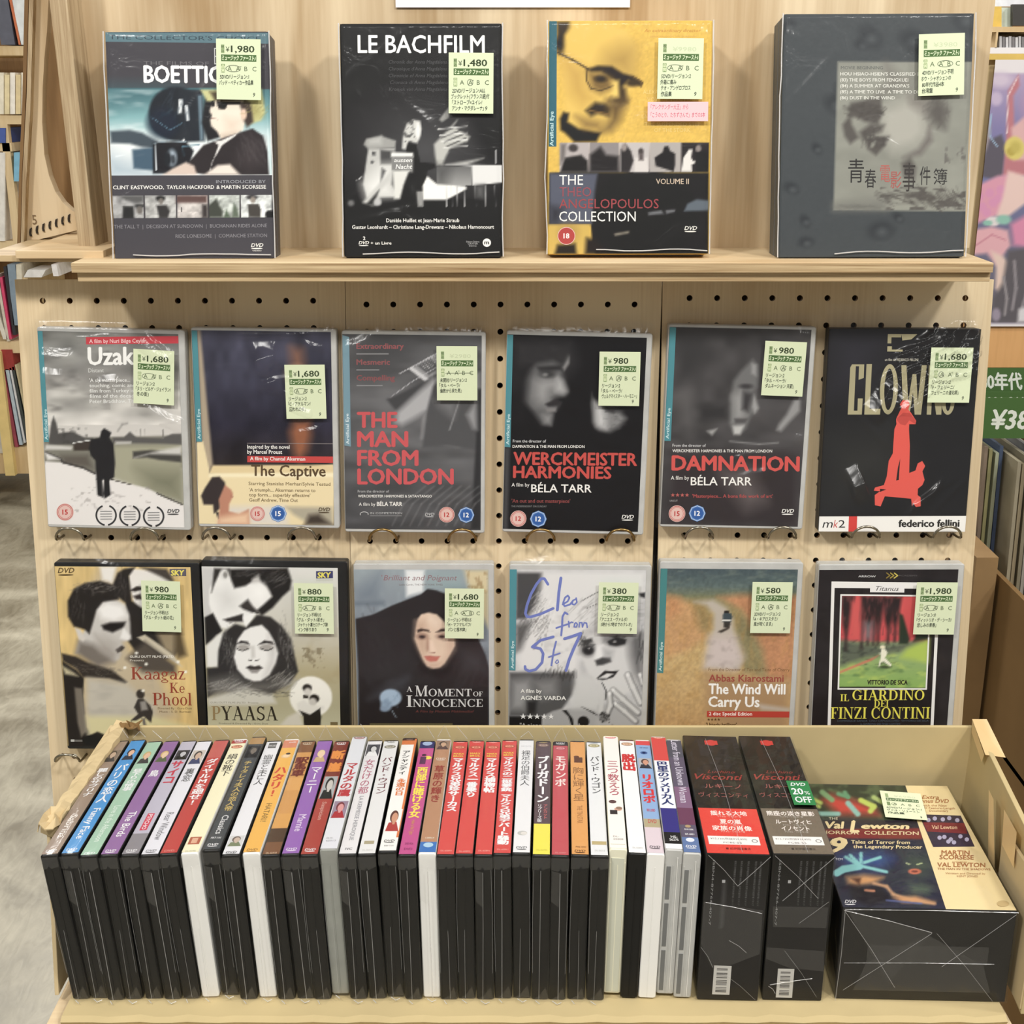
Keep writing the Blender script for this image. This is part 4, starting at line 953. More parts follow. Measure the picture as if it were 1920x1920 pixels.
def art_snow(a):
    a.G([(150, (112, 112, 108)), (320, (140, 140, 136)), (520, (150, 148, 144)), (700, (176, 174, 168)), (850, (205, 202, 196)), (1000, (212, 208, 202))])
    a.N(230, 90, .28, (140, 150, 1260, 900), None, 1); a.N(130, 50, .5, (140, 150, 700, 800), (92, 90, 88), 6, .55); a.P([(800,240),(1260,200),(1260,320),(850,330)], (90, 90, 88), 60, .6)
    a.P([(170,1000),(1260,990),(1260,1240),(700,1300),(170,1200)], (126, 124, 112), 10); a.P([(700,1060),(1260,1060),(1260,1520),(900,1400),(700,1320)], (166, 164, 140), 30)
    a.P([(900,1240),(1260,1260),(1260,1520),(1000,1420)], (120, 120, 98), 80, .8); a.P([(300,1130),(520,1130),(560,1240),(330,1210)], (96, 90, 82), 20, .8)
    a.P([(215,1010),(235,880),(255,830),(275,880),(292,960),(400,950),(500,1000),(560,1000),(560,1060),(420,1050),(215,1050)], (82, 80, 78), 8); a.N(30, 26, .5, (290, 920, 520, 1040), (60, 58, 56), 3)
    a.P([(400,1040),(540,1020),(560,1100),(410,1100)], (66, 58, 52), 8); a.L([(400,1040),(540,1018)], 8, (220, 220, 216)); a.P([(190,1050),(400,1066),(390,1092),(180,1090)], (206, 204, 198), 10)
    a.P([(715,1000),(800,1000),(850,955),(900,1000),(1100,1010),(1180,975),(1255,975),(1255,1060),(1080,1050),(715,1040)], (92, 90, 88), 8); a.P([(735,1030),(860,1030),(860,1050),(735,1055)], (190, 188, 182), 8)
    for x in (895, 930, 962, 1110): a.L([(x, 940), (x, 1010)], 5, (120, 116, 112))
    a.L([(755,950),(790,900),(830,890)], 14, (150, 148, 144), 14, .8); a.L([(750,960),(750,1000)], 4, (90,90,90))
    a.P([(870,1110),(1010,1100),(1250,1120),(1250,1200),(1080,1180),(980,1160),(870,1165)], (72, 70, 66), 10); a.P([(880,1160),(1080,1105),(1250,1075),(1250,1140),(1000,1130)], (206, 204, 198), 14)
    a.P([(180,1180),(300,1190),(480,1235),(700,1330),(980,1400),(1130,1480),(1265,1540),(1265,1720),(180,1720)], (232, 228, 224), 8)
    a.L([(185,1110),(300,1160),(320,1190),(480,1235),(570,1280)], 16, (66, 62, 60), 8); a.P([(180,1110),(300,1165),(200,1170)], (226,224,220), 10)
    a.L([(700,1330),(850,1370)], 8, (70,66,62)); a.L([(1050,1440),(1250,1530)], 12, (66,62,58)); a.N(46, 26, .5, (380, 1380, 1000, 1580), (150, 144, 140), 9, .66, 8)
    a.P([(612,1000),(625,950),(650,925),(705,960),(690,1000),(720,1050),(730,1200),(720,1310),(690,1330),(580,1330),(575,1180),(540,1140),(525,1080),(545,1010)], (40, 39, 41), 6)
    a.P([(580,1320),(625,1320),(630,1470),(585,1450)], (38, 37, 39), 5); a.P([(640,1320),(682,1320),(690,1450),(640,1480),(632,1440)], (38, 37, 39), 5)
    a.R(520, 215, 1245, 272, (206, 62, 74)); a.T('A film by Nuri Bilge Ceylan', 545, 262, 30, (250, 210, 210), w=445, bold=.02)
    a.T('Uzak', 530, 430, 135, (246, 246, 242), w=366, bold=.05); a.T('Distant', 533, 490, 32, (206, 206, 202), w=122, bold=.02)
    for i, (t, w) in enumerate((("'A sly masterpiece...", 318), ('touching, comic and moving', 500), ('film from Turkey is one of', 480), ("films of the decade'", 380), ('Peter Bradshaw, The Guardian', 540))):
        a.T(t, 540, 565 + i * 41, 28, (232, 232, 228), w=w, bold=.02)
    eye_strip(a, 145, 182, 176, 215, 165, 1030)
    rating(a, 330, 1580, 68, '15'); laurels(a, 652, 1608, 84); laurels(a, 838, 1612, 84); laurels(a, 1025, 1620, 84); dvd_mark(a, 1132, 1594, 96, (70, 70, 72))
def art_captive(a):
    a.G([(160, (74, 74, 92)), (500, (62, 62, 78)), (900, (44, 42, 56)), (1215, (48, 42, 44))])
    a.N(120, 180, .25, (150, 170, 1190, 1200), None, 4); a.P([(130,160),(155,160),(245,1210),(215,1280),(165,1250)], (176, 160, 136), 14)
    a.P([(860,300),(940,320),(960,430),(930,600),(880,560)], (164, 108, 78), 60, .8); a.P([(880,860),(1010,850),(1020,980),(990,1100),(930,1180),(880,1120),(845,950)], (150, 92, 62), 40, .9); a.E(900,500,70,60,(205,165,130),.7,.8)
    a.P([(120,1030),(170,1030),(215,1240),(215,1280),(1200,1200),(1200,1700),(120,1700)], (236, 218, 172), 6)
    a.P([(245,1216),(1195,1206),(1195,1270),(215,1282)], (228, 206, 156), 8); a.P([(215,1282),(1195,1268),(1195,1300),(215,1310)], (248, 236, 198), 10)
    a.P([(380,1540),(820,1530),(840,1690),(300,1690)], (222, 214, 200), 30); a.P([(820,1540),(1180,1540),(1195,1690),(1040,1690),(880,1600)], (176, 168, 146), 20); a.P([(1000,1600),(1080,1590),(1190,1680),(960,1690)], (70, 60, 52), 20, .8)
    a.P([(180,1400),(240,1310),(300,1306),(340,1350),(345,1400),(330,1450),(300,1500),(300,1560),(250,1600),(245,1530),(170,1530),(150,1460)], (58, 50, 50), 8)
    a.P([(340,1370),(390,1410),(404,1440),(400,1470),(375,1520),(370,1580),(450,1600),(530,1560),(535,1690),(280,1690),(290,1620),(300,1540),(290,1490)], (190, 132, 106), 8)
    a.P([(290,1630),(450,1600),(530,1590),(530,1690),(280,1690)], (234, 196, 160), 30); a.L([(385,1455),(402,1470)], 6, (150,90,80)); a.P([(260,1580),(290,1590),(285,1640)], (50,44,44), 6)
    a.R(516, 1038, 1192, 1042, (150, 140, 140)); a.R(518, 1140, 1192, 1190, (200, 66, 62))
    a.T('Inspired by the novel', 518, 1082, 30, W_, w=332, bold=.03); a.T('by Marcel Proust', 518, 1122, 30, W_, w=274, bold=.03)
    a.T('A film by Chantal Akerman', 540, 1174, 28, W_, w=432, bold=.03); a.T('The Captive', 548, 1296, 86, (92, 72, 48), w=584, bold=.035)
    a.T('Starring Stanislas Merhar/Sylvie Testud', 527, 1370, 26, (128, 110, 76), w=642, bold=.015)
    for i, (t, w) in enumerate((("'A triumph... Akerman returns to", 520), ("top form... superbly effective'", 480), ('Geoff Andrew, Time Out', 384))): a.T(t, 532, 1420 + i * 40, 26, (124, 106, 74), w=w, bold=.015)
    eye_strip(a, 88, 130, 118, 162, 165, 1030)
    rating(a, 597, 1597, 60, '15'); rating(a, 760, 1594, 68, '15', 'blue'); dvd_mark(a, 1076, 1570, 92, (90, 76, 56))
def art_london(a):
    a.F((92, 92, 94)); a.G([(200, (84, 84, 86)), (700, (100, 100, 102)), (1150, (92, 92, 94)), (1700, (72, 72, 74))])
    a.N(300, 90, .22, None, None, 2); a.P([(160,220),(780,240),(500,460),(160,560)], (74, 74, 76), 90, .8)
    a.P([(640,455),(830,340),(830,500),(760,535)], (150, 150, 152), 8); a.P([(680,440),(780,380),(830,420),(830,470),(770,510)], (90, 90, 92), 8)
    for k in range(6): a.L([(690 + k*22, 415 - k*14), (760 + k*16, 470 - k*12)], 4, (190,190,192), 4)
    a.L([(540,500),(830,345)], 6, (200,200,204)); a.L([(460,690),(640,560),(830,450)], 6, (180,180,184)); a.P([(610,460),(640,445),(770,540),(740,560)], (206, 206, 208), 6)
    a.P([(440,700),(740,560),(790,540),(620,700),(520,800)], (70, 70, 72), 14)
    a.P([(800,545),(1160,500),(1165,900),(1100,960),(1000,1060),(720,1000),(740,800),(560,900),(510,880),(520,800)], (176, 176, 178), 30)
    a.P([(780,680),(800,600),(830,560),(900,700),(1040,680),(1160,700),(1165,1100),(900,1060),(720,1080),(725,1000),(750,800)], (82, 82, 84), 14); a.P([(820,710),(1000,700),(960,850),(850,760)], (120,120,122), 40, .8)
    a.P([(1150,620),(1180,620),(1175,1720),(1100,1720),(1140,1000)], (50, 50, 52), 14); a.L([(1010,700),(930,940)], 10, (140,140,142), 10); a.P([(1060,820),(1140,700),(1150,940),(1110,930)], (150,150,152), 20, .8)
    for k in range(9):
        x = 480 + k * 70; a.L([(x, 1690), (x + 90, 1520), (x + 260, 1380)], 10, (150, 150, 152), 16, .35)
    for t, y, c, w in (('Extraordinary', 306, (150, 84, 86), 370), ('Mesmeric', 430, (146, 84, 86), 262), ('Compelling', 552, (140, 80, 82), 300)):
        a.T(t, 205, y, 42, c, w=w, bold=.04); a.R(205, y + 36, 205 + w * .68, y + 44, (140, 140, 142))
    for t, y, w in (('THE', 918, 318), ('MAN', 1068, 402), ('FROM', 1216, 482), ('LONDON', 1362, 758)): a.T(t, 206, y, 118, (206, 84, 88), w=w, bold=.06)
    a.T('From the director of', 210, 1430, 20, (196,196,196), w=246); a.T('WERCKMEISTER HARMONIES & SATANTANGO', 212, 1468, 20, W_, w=580, bold=.02)
    a.T('A film by', 218, 1535, 26, W_, w=130); a.T('BÉLA TARR', 360, 1536, 32, W_, w=200, bold=.04)
    a.T('IN COMPETITION', 308, 1600, 16, (190,190,190), w=250); a.R(305, 1610, 555, 1616, (130,130,130)); a.O(260, 1600, 34, 5, (200,200,200), a0=150, a1=380, ry=20)
    a.Q([(98, 200), (150, 215), (158, 1068), (108, 1060)], (118, 152, 166)); a.T('Artificial Eye', 145, 1050, 23, (215, 228, 232), w=240, ang=91, bold=.03)
    dvd_mark(a, 738, 1612, 74, (200,200,200)); rating(a, 909, 1604, 62, '12'); rating(a, 1062, 1606, 64, '12', 'blue')
def face_profile(a, dx, dy, k, lt, md, dk):
    f = lambda p: [(x * k + dx, y * k + dy) for x, y in p]
    return f
def art_werck(a):
    a.F((30, 29, 31)); a.P([(170,230),(620,250),(680,420),(600,520),(400,480),(180,620)], (48, 47, 49), 60)
    a.N(60, 30, .25, (180, 220, 640, 420), (66, 64, 66), 3)
    a.P([(300,470),(360,420),(480,400),(560,440),(600,360),(600,420),(560,480),(545,520),(600,620),(605,640),(580,672),(470,690),(500,720),(540,730),(515,780),(490,800),(482,860),(470,905),(400,900),(330,800),(250,720),(240,560)], (92, 92, 93), 24)
    a.P([(320,560),(400,520),(500,520),(540,540),(560,640),(480,650),(470,700),(430,760),(360,740),(320,680)], (152, 152, 152), 60, .9)
    a.P([(510,520),(560,560),(590,640),(560,660),(500,640)], (178, 178, 178), 26, .8); a.E(440, 505, 62, 30, (62, 62, 63), .5); a.E(420, 510, 22, 14, (120,120,120), .5); a.P([(360,450),(540,440),(550,470),(380,480)], (40, 39, 41), 18)
    a.P([(420,740),(500,700),(545,725),(530,750),(450,760)], (50, 48, 50), 10); a.P([(430,775),(510,765),(510,800),(440,800)], (128, 126, 126), 10); a.P([(400,820),(480,820),(470,900),(420,890)], (146,146,146), 26, .8)
    a.P([(560,450),(605,370),(608,420),(570,480)], (150, 148, 148), 10, .7); a.P([(200,460),(300,440),(250,900),(180,900)], (34,33,35), 40, .8)
    a.P([(800,700),(850,740),(900,780),(1010,800),(1060,850),(1000,920),(930,955),(850,940),(800,880)], (132, 132, 132), 26); a.P([(805,730),(880,760),(900,860),(900,930),(830,910)], (206, 206, 206), 36, .9)
    a.P([(870,745),(1000,745),(960,810),(900,790)], (52,51,53), 16); a.N(40, 16, .4, (880, 780, 1060, 940), (80,80,82), 5)
    a.P([(785,640),(800,700),(790,800),(778,760)], (90,90,90), 10, .7)
    a.T('From the director of', 174, 1040, 22, (230,230,230), w=260); a.T('DAMNATION & THE MAN FROM LONDON', 172, 1082, 22, W_, w=564, bold=.02)
    R_ = (200, 76, 68); a.T('WERCKMEISTER', 178, 1212, 96, R_, w=972, bold=.055, ang=-.4); a.T('HARMONIES', 178, 1316, 92, R_, w=772, bold=.055, ang=-.4)
    a.T('A film by', 168, 1386, 28, W_, w=140); a.T('BÉLA TARR', 322, 1430, 62, W_, w=474, bold=.02)
    a.T("'An out and out masterpiece'", 170, 1512, 28, (146, 72, 70), w=460, bold=.02); a.T('THE INDEPENDENT ON SUNDAY', 168, 1548, 14, (140,140,140), w=278)
    rating(a, 224, 1638, 64, '12'); rating(a, 381, 1640, 66, '12', 'blue'); dvd_mark(a, 1034, 1634, 96, W_)
    a.Q([(118, 198), (166, 200), (155, 1078), (105, 1075)], TEAL); a.T('Artificial Eye', 144, 1058, 23, (200, 226, 228), w=240, ang=89, bold=.03)
    a.P([(108,1080),(150,1080),(140,1730),(104,1720)], (70,70,72), 14)
def art_damn(a):
    a.F((74, 72, 73)); a.N(200, 140, .25, None, None, 3); a.P([(180,160),(500,160),(360,500),(200,600)], (58, 57, 58), 80); a.P([(170,1120),(1160,1120),(1160,1700),(120,1700)], (56, 50, 52), 60)
    a.P([(640,560),(700,480),(790,390),(830,440),(830,600),(800,640),(840,760),(830,800),(785,820),(770,860),(745,930),(690,975),(640,950),(610,880),(620,700)], (112, 112, 112), 20)
    a.P([(640,680),(700,640),(740,760),(720,860),(650,860)], (158, 158, 157), 50); a.P([(780,420),(820,430),(820,520),(780,500)], (150,150,150), 14); a.P([(800,660),(840,770),(810,810),(790,760)], (160,160,160), 14)
    a.P([(720,640),(790,660),(760,800),(710,780)], (64, 62, 64), 22); a.E(740, 600, 50, 20, (66,64,66), .5); a.P([(650,850),(760,850),(740,885),(660,890)], (86, 84, 85), 10); a.P([(640,910),(730,905),(700,975),(650,975)], (190,190,188), 14)
    a.P([(1000,900),(1060,820),(1120,700),(1165,690),(1165,790),(1080,880),(1020,950),(985,940)], (150, 150, 150), 18); a.P([(370,760),(600,740),(600,860),(380,870)], (54,53,54), 40); a.P([(210,640),(330,640),(360,900),(300,1000),(220,900)], (100,98,98), 60, .6)
    a.P([(560,1270),(760,1250),(900,1500),(760,1560),(640,1400)], (130, 120, 118), 90, .6); a.P([(440,950),(520,930),(480,985)], (160,160,158), 12)
    a.L([(620,1030),(850,1052),(1000,1040)], 10, (150,150,150), 14, .8)
    a.T('From the director of', 172, 1074, 22, (225,225,225), w=260); a.T('WERCKMEISTER HARMONIES & THE MAN FROM LONDON', 172, 1116, 22, W_, w=780, bold=.02)
    a.T('DAMNATION', 166, 1256, 112, (212, 82, 76), w=1004, bold=.06, ang=-.3); a.T('A film by', 163, 1332, 30, W_, w=142); a.T('BÉLA TARR', 318, 1375, 64, W_, w=478, bold=.02)
    a.T('★★★★', 163, 1466, 26, (190, 96, 90), w=144); a.T("'Masterpiece... A bona fide work of art'", 332, 1472, 26, (184, 78, 76), w=630, bold=.02); a.T('UNCUT', 156, 1504, 14, (180,180,180), w=62)
    rating(a, 214, 1598, 65, '15'); rating(a, 372, 1595, 66, '12', 'blue'); dvd_mark(a, 1034, 1590, 98, W_)
    a.Q([(140, 142), (188, 146), (158, 1028), (106, 1028)], TEAL); a.T('Artificial Eye', 142, 1012, 23, (200, 226, 228), w=240, ang=87.5, bold=.03)
def art_clowns(a):
    a.F((40, 40, 42)); a.P([(210,150),(700,150),(520,600),(190,700)], (50, 49, 56), 120, .8); a.P([(200,1000),(700,900),(900,1300),(200,1600)], (56, 56, 54), 160, .6)
    gold = (172, 164, 128)
    for q in ([(385,425),(480,425),(480,530),(440,545),(440,440),(415,440),(412,785),(440,785),(440,690),(478,690),(475,815),(365,815),(372,450)], [(498,422),(540,422),(535,770),(620,770),(618,815),(495,815)]): a.Q(q, gold)
    a.O(680, 618, 70, 34, gold, ry=196); a.Q([(770,430),(810,430),(835,720),(860,500),(890,500),(910,720),(930,430),(970,430),(940,815),(890,815),(870,640),(850,815),(800,815)], gold)
    a.Q([(985,430),(1020,430),(1060,640),(1060,430),(1100,430),(1100,815),(1060,815),(1020,600),(1020,815),(985,815)], gold); a.O(1150, 720, 50, 30, gold, a0=-40, a1=180, ry=96)
    a.R(655, 190, 760, 215, gold); a.R(655, 190, 684, 262, gold); a.R(655, 285, 690, 325, gold); a.R(655, 310, 775, 325, gold); a.Q([(760,190),(885,190),(840,230),(770,240)], gold)
    a.T('un film de FEDERICO FELLINI', 640, 398, 20, (210, 206, 190), w=260)
    r_ = (228, 88, 76)
    a.Q([(785,760),(770,735),(790,702),(835,705),(848,740),(838,775),(860,800),(905,865),(900,890),(850,890),(850,930),(862,1060),(866,1275),(915,1255),(930,1200),(965,1180),(990,1220),(970,1262),(990,1330),(975,1370),(940,1400),(940,1450),(965,1470),(968,1540),(930,1545),(905,1510),(900,1542),(890,1480),(800,1470),(680,1460),(650,1540),(605,1530),(600,1450),(640,1420),(592,1415),(600,1390),(670,1370),(690,1300),(700,1180),(730,1120),(735,930),(750,890),(745,850)], r_)
    a.Q([(790,1160),(786,1330),(765,1335),(775,1230)], (50, 44, 44)); a.Q([(745,850),(800,800),(850,800),(905,865),(900,890),(850,860),(820,900),(780,890)], (196, 72, 64)); a.D(812, 757, 12, (206, 74, 66)); a.Q([(640,1400),(690,1405),(640,1425)], (60,44,44))
    a.R(150, 1618, 1340, 1745, (244, 242, 236)); a.T('m', 195, 1708, 66, (52, 50, 50), w=82, ital=.2); a.T('k', 282, 1708, 62, (204, 62, 56), w=36, ital=.2); a.T('2', 322, 1708, 60, (52, 50, 50), w=52)
    a.R(402, 1618, 468, 1745, (216, 62, 56)); a.T('federico fellini', 796, 1704, 56, (52, 50, 48), w=488, bold=.07)
def art_kaagaz(a):
    a.F((222, 192, 126)); a.N(50, 220, .1, None, None, 2); a.P([(540,150),(700,150),(800,900),(1000,1000),(1200,1500),(1000,1600),(380,1600),(360,1150),(520,900),(480,300)], (196, 180, 150), 60)
    a.P([(540,150),(690,150),(650,300),(560,270)], (238, 234, 226), 20)
    a.P([(800,170),(1090,200),(1190,300),(1190,500),(1000,560),(850,520),(800,350)], (236, 232, 226), 14); a.P([(660,300),(700,210),(760,175),(860,160),(800,240),(810,330),(820,460),(900,520),(1190,540),(1250,700),(1230,900),(1180,980),(900,1000),(760,800),(760,480),(690,420),(650,330)], (44, 40, 38), 12)
    a.P([(900,160),(1140,180),(1200,280),(1180,300),(1090,250)], (70, 64, 60), 16); a.P([(800,370),(870,330),(940,340),(930,360),(850,380)], (50, 44, 42), 8); a.P([(830,420),(900,400),(920,450),(860,450)], (60, 52, 50), 10)
    a.P([(1180,700),(1250,720),(1300,950),(1220,980),(1180,880)], (90, 76, 52), 26); a.P([(1030,740),(1200,740),(1190,960),(1100,900)], (156, 140, 110), 30)
    a.P([(860,790),(930,765),(1050,850),(1180,950),(1260,1060),(1100,960),(960,860)], (206, 196, 172), 8); a.P([(840,900),(930,830),(1200,1040),(1200,1120),(900,1100),(760,980)], (84, 76, 68), 30)
    # man in profile
    a.P([(470,600),(500,480),(620,440),(700,460),(760,500),(790,580),(800,660),(800,740),(808,805),(770,820),(715,830),(735,870),(700,900),(710,940),(690,985),(640,1010),(560,960),(300,930),(330,820),(400,700)], (206, 202, 196), 14)
    a.P([(500,520),(600,470),(740,500),(780,600),(660,650),(540,620)], (244, 242, 238), 30, .9); a.P([(300,930),(330,820),(460,850),(620,960),(640,1010),(500,1060),(360,980)], (120, 112, 104), 40)
    a.P([(240,460),(300,350),(400,300),(540,280),(660,320),(710,380),(700,450),(560,470),(500,540),(470,640),(430,760),(390,720),(330,700),(290,690),(240,600)], (42, 38, 36), 12); a.N(36, 30, .5, (320, 290, 680, 420), (110, 104, 98), 3, .55)
    a.P([(300,700),(350,720),(395,800),(370,825),(330,800)], (214, 208, 200), 10); a.P([(540,680),(620,655),(760,650),(740,700),(640,745),(560,720)], (34, 30, 30), 14); a.P([(740,700),(800,780),(780,815),(705,800)], (238, 236, 232), 12)
    a.P([(660,900),(720,860),(745,880),(720,910),(680,930)], (40, 34, 32), 8); a.P([(480,760),(640,860),(700,940),(640,1000),(520,920)], (160, 152, 144), 40, .7)
    a.P([(170,930),(300,960),(420,1020),(620,1080),(760,1190),(740,1205),(600,1160),(420,1150),(360,1150),(300,1070),(180,1000)], (52, 46, 42), 12); a.P([(175,1000),(300,1080),(370,1160),(360,1320),(380,1600),(450,1700),(540,1730),(540,1790),(210,1790),(180,1140)], (38, 34, 32), 8)
    a.P([(280,1240),(350,1250),(380,1640),(330,1690),(300,1560)], (120, 112, 100), 12); a.P([(170,1040),(270,1100),(320,1140),(200,1120)], (196, 186, 150), 14)
    a.P([(400,1160),(760,1210),(860,1300),(1000,1400),(1000,1600),(400,1700),(380,1400)], (196, 190, 176), 40); a.N(160, 60, .3, (380, 1170, 1000, 1600), (150, 146, 138), 5)
    a.P([(380,1500),(1000,1500),(1350,1600),(1350,1780),(420,1780)], (216, 208, 160), 30); a.P([(350,1700),(480,1640),(620,1700),(620,1790),(340,1790)], (34, 32, 30), 8); a.E(430,1720,90,50,(28,26,26),.1)
    a.E(876, 1300, 38, 42, (60, 54, 50), .2); a.P([(850,1345),(900,1340),(960,1400),(985,1460),(965,1560),(900,1500),(830,1540),(780,1540),(850,1480),(815,1420)], (58, 54, 52), 6); a.P([(870,1370),(920,1360),(940,1440),(880,1450)], (150, 146, 140), 10); a.P([(880,1520),(910,1520),(925,1600),(900,1600)], (110,104,98), 6); a.L([(785,1540),(785,1600)], 6, (90,84,76))
    for x, y in ((850,930),(935,1030),(742,1062),(900,1270),(1220,1010),(1285,1100)): a.E(x, y, 14, 12, (250, 248, 236), .5)
    a.S(470, 340, 210, 50, 165, 40, 70, 6, (120,114,108), .5, 25, 20); a.S(330, 540, 70, 130, 100, 30, 80, 5, (80,76,72), .5, 14); a.S(450, 1080, 240, 60, 22, 50, 70, 6, (110,102,92), .45, 24); a.S(735, 330, 40, 130, 100, 26, 70, 5, (84,78,74), .5, 14); a.P([(560,760),(700,830),(700,880),(600,860)], (176,170,162), 50, .7)
    a.T('GURU DUTT FILMS (P)LTD.', 790, 972, 20, (236, 232, 222), w=400, bold=.03); a.T('Presents', 790, 1004, 18, (220,214,200), w=126)
    c = (150, 62, 44)
    a.T('Kaagaz', 795, 1168, 112, c, w=486, font='serif'); a.T('Ke', 1140, 1288, 90, c, w=134, font='serif'); a.T('Phool', 985, 1400, 112, c, w=350, font='serif')
    a.T('Directed By : Guru Dutt', 1030, 1436, 18, (120, 100, 70), w=305); a.T('Music : S. D. Burman', 1045, 1466, 18, (110, 90, 62), w=280); a.R(1070, 1580, 1210, 1588, (120, 100, 60))
    dvd_mark(a, 158, 206, 152, (96, 78, 50)); a.R(1165, 180, 1312, 244, (96, 92, 104)); a.T('SKY', 1174, 238, 46, (236, 222, 92), w=122, bold=.08, ital=.1); a.R(234, 1712, 268, 1732, (190,190,186)); a.R(272, 1714, 340, 1732, (110,108,104))
def art_pyaasa(a):
    a.F((196, 194, 178)); a.G([(170, (222, 222, 216)), (700, (206, 204, 190)), (1100, (176, 166, 130)), (1400, (178, 172, 140)), (1600, (196, 194, 164))]); a.N(90, 90, .15, (900, 700, 1330, 1200), (140, 120, 70), 4)
    a.P([(105,150),(300,160),(200,400),(180,600),(120,640)], (206, 206, 204), 20)
    # man leaning down
    a.P([(170,350),(230,230),(300,180),(420,210),(560,230),(700,280),(740,400),(700,480),(640,560),(590,570),(530,650),(500,690),(470,650),(400,640),(330,700),(270,690),(210,620),(165,480)], (240, 240, 236), 10)
    a.P([(360,170),(880,165),(915,280),(900,360),(830,420),(740,520),(640,590),(600,540),(740,420),(690,330),(600,260),(500,320),(400,340),(370,260)], (38, 36, 35), 14); a.P([(560,260),(620,220),(640,290),(560,300)], (200,198,194), 16)
    a.P([(220,160),(360,165),(370,240),(330,190),(270,200),(220,300),(190,380)], (52, 50, 48), 12); a.E(310, 215, 40, 50, (228,228,224), .3); a.E(320,220,20,28,(140,138,134),.4)
    a.P([(440,500),(520,440),(560,500),(620,560),(560,560),(480,530)], (60, 56, 54), 14); a.P([(290,620),(400,590),(470,570),(470,640),(400,640),(330,640)], (50, 46, 45), 10); a.P([(470,600),(580,560),(540,640),(500,690)], (246,246,242), 8)
    a.P([(120,600),(200,560),(250,660),(280,720),(200,800),(125,850)], (36, 34, 34), 10); a.P([(130,860),(230,760),(330,720),(270,900),(240,1060),(130,1050)], (232, 232, 226), 16)
    # woman, eyes closed
    a.P([(500,690),(600,580),(720,600),(820,680),(900,800),(930,950),(960,1090),(880,1200),(700,1300),(440,1320),(250,1250),(130,1330),(130,1060),(230,1050),(240,900),(290,740),(400,660)], (48, 46, 45), 12)
    a.P([(130,1160),(400,1120),(480,1180),(760,1170),(900,1120),(880,1230),(560,1310),(200,1330),(130,1300)], (110, 108, 104), 50, .8); a.P([(130,1340),(300,1290),(480,1240),(720,1290),(760,1380),(500,1400),(140,1400)], (208, 206, 194), 20)
    a.P([(400,880),(420,800),(480,720),(540,690),(640,670),(700,730),(750,820),(782,930),(760,1010),(700,1120),(620,1175),(560,1180),(480,1150),(410,1070),(380,960)], (240, 240, 236), 10)
    a.P([(690,760),(770,900),(750,1020),(690,1120),(640,1150),(700,980)], (206, 204, 200), 30, .8)
    a.P([(410,840),(450,810),(510,820),(530,850),(470,835)], (50, 46, 45), 7); a.P([(600,850),(660,810),(730,820),(750,850),(680,835)], (50, 46, 45), 7)
    a.E(468, 872, 58, 28, (168, 164, 158), .4); a.E(680, 872, 62, 28, (168, 164, 158), .4); a.L([(410,885),(460,905),(520,880)], 9, (54, 50, 48)); a.L([(620,880),(680,905),(740,880)], 9, (54, 50, 48))
    a.P([(540,860),(570,860),(575,960),(540,980)], (200, 198, 192), 14, .8); a.L([(515,985),(545,990)], 10, (70,66,64)); a.L([(575,990),(610,985)], 10, (90,86,84))
    a.P([(485,1055),(530,1035),(570,1045),(610,1035),(645,1060),(600,1078),(530,1078)], (58, 54, 52), 7); a.P([(510,1075),(620,1075),(590,1105),(540,1105)], (150, 146, 142), 10)
    a.E(1068, 1320, 190, 185, (244, 242, 232), .05); a.E(1038, 1240, 42, 36, (44, 40, 38), .2); a.E(1042, 1275, 34, 36, (216,212,204), .3); a.E(1100, 1335, 44, 38, (40, 36, 34), .2); a.E(1085, 1365, 36, 36, (206,202,194), .3)
    a.P([(1000,1300),(1050,1310),(1040,1335),(1000,1330)], (44,40,38), 6); a.P([(940,1380),(1010,1340),(1060,1400),(1180,1400),(1190,1430),(1080,1460),(1040,1490),(960,1480)], (230, 228, 220), 10); a.P([(960,1440),(1060,1480),(1150,1420),(1160,1500),(1150,1585),(1000,1585),(1000,1500)], (42, 40, 38), 6)
    a.P([(860,1500),(960,1450),(1000,1585),(780,1585)], (214, 210, 196), 16); a.N(26, 40, .6, (1000, 880, 1200, 1060), (110, 98, 70), 8, .5, 5)
    a.S(780, 260, 90, 70, 150, 40, 90, 6, (96,94,92), .45, 18); a.S(520, 220, 130, 34, 165, 26, 80, 6, (96,94,92), .4, 14); a.S(330, 900, 60, 220, 100, 50, 90, 5, (120,118,114), .5, 14); a.S(850, 850, 70, 240, 78, 50, 110, 5, (130,128,124), .5, 14); a.S(320, 1230, 180, 70, 155, 50, 110, 6, (176,174,168), .5, 16); a.S(830, 1180, 120, 90, 140, 50, 100, 6, (170,168,160), .5, 16); a.S(640, 1290, 260, 40, 10, 30, 100, 7, (60,58,56), .4, 16)
    a.P([(230,380),(330,330),(430,420),(400,520),(280,540)], (214,214,210), 60, .7); a.P([(560,330),(660,300),(700,380),(640,470),(560,420)], (250,250,246), 40, .8); a.L([(470,510),(540,540),(610,566)], 10, (44,42,40), 8); a.L([(330,640),(400,668)], 9, (150,148,144), 8)
    a.T('GURU DUTT FILMS (P)LTD.  Presents', 155, 1382, 16, (140, 136, 118), w=440)
    a.T('PYAASA', 165, 1535, 128, (54, 50, 44), w=606, font='serif'); a.T('P', 165, 1535, 128, (150, 128, 88), w=80, font='serif')
    a.T('Produced & Directed By : Guru Dutt', 230, 1572, 15, (120,116,100), w=450); a.R(1240, 1545, 1305, 1585, (120, 106, 70))
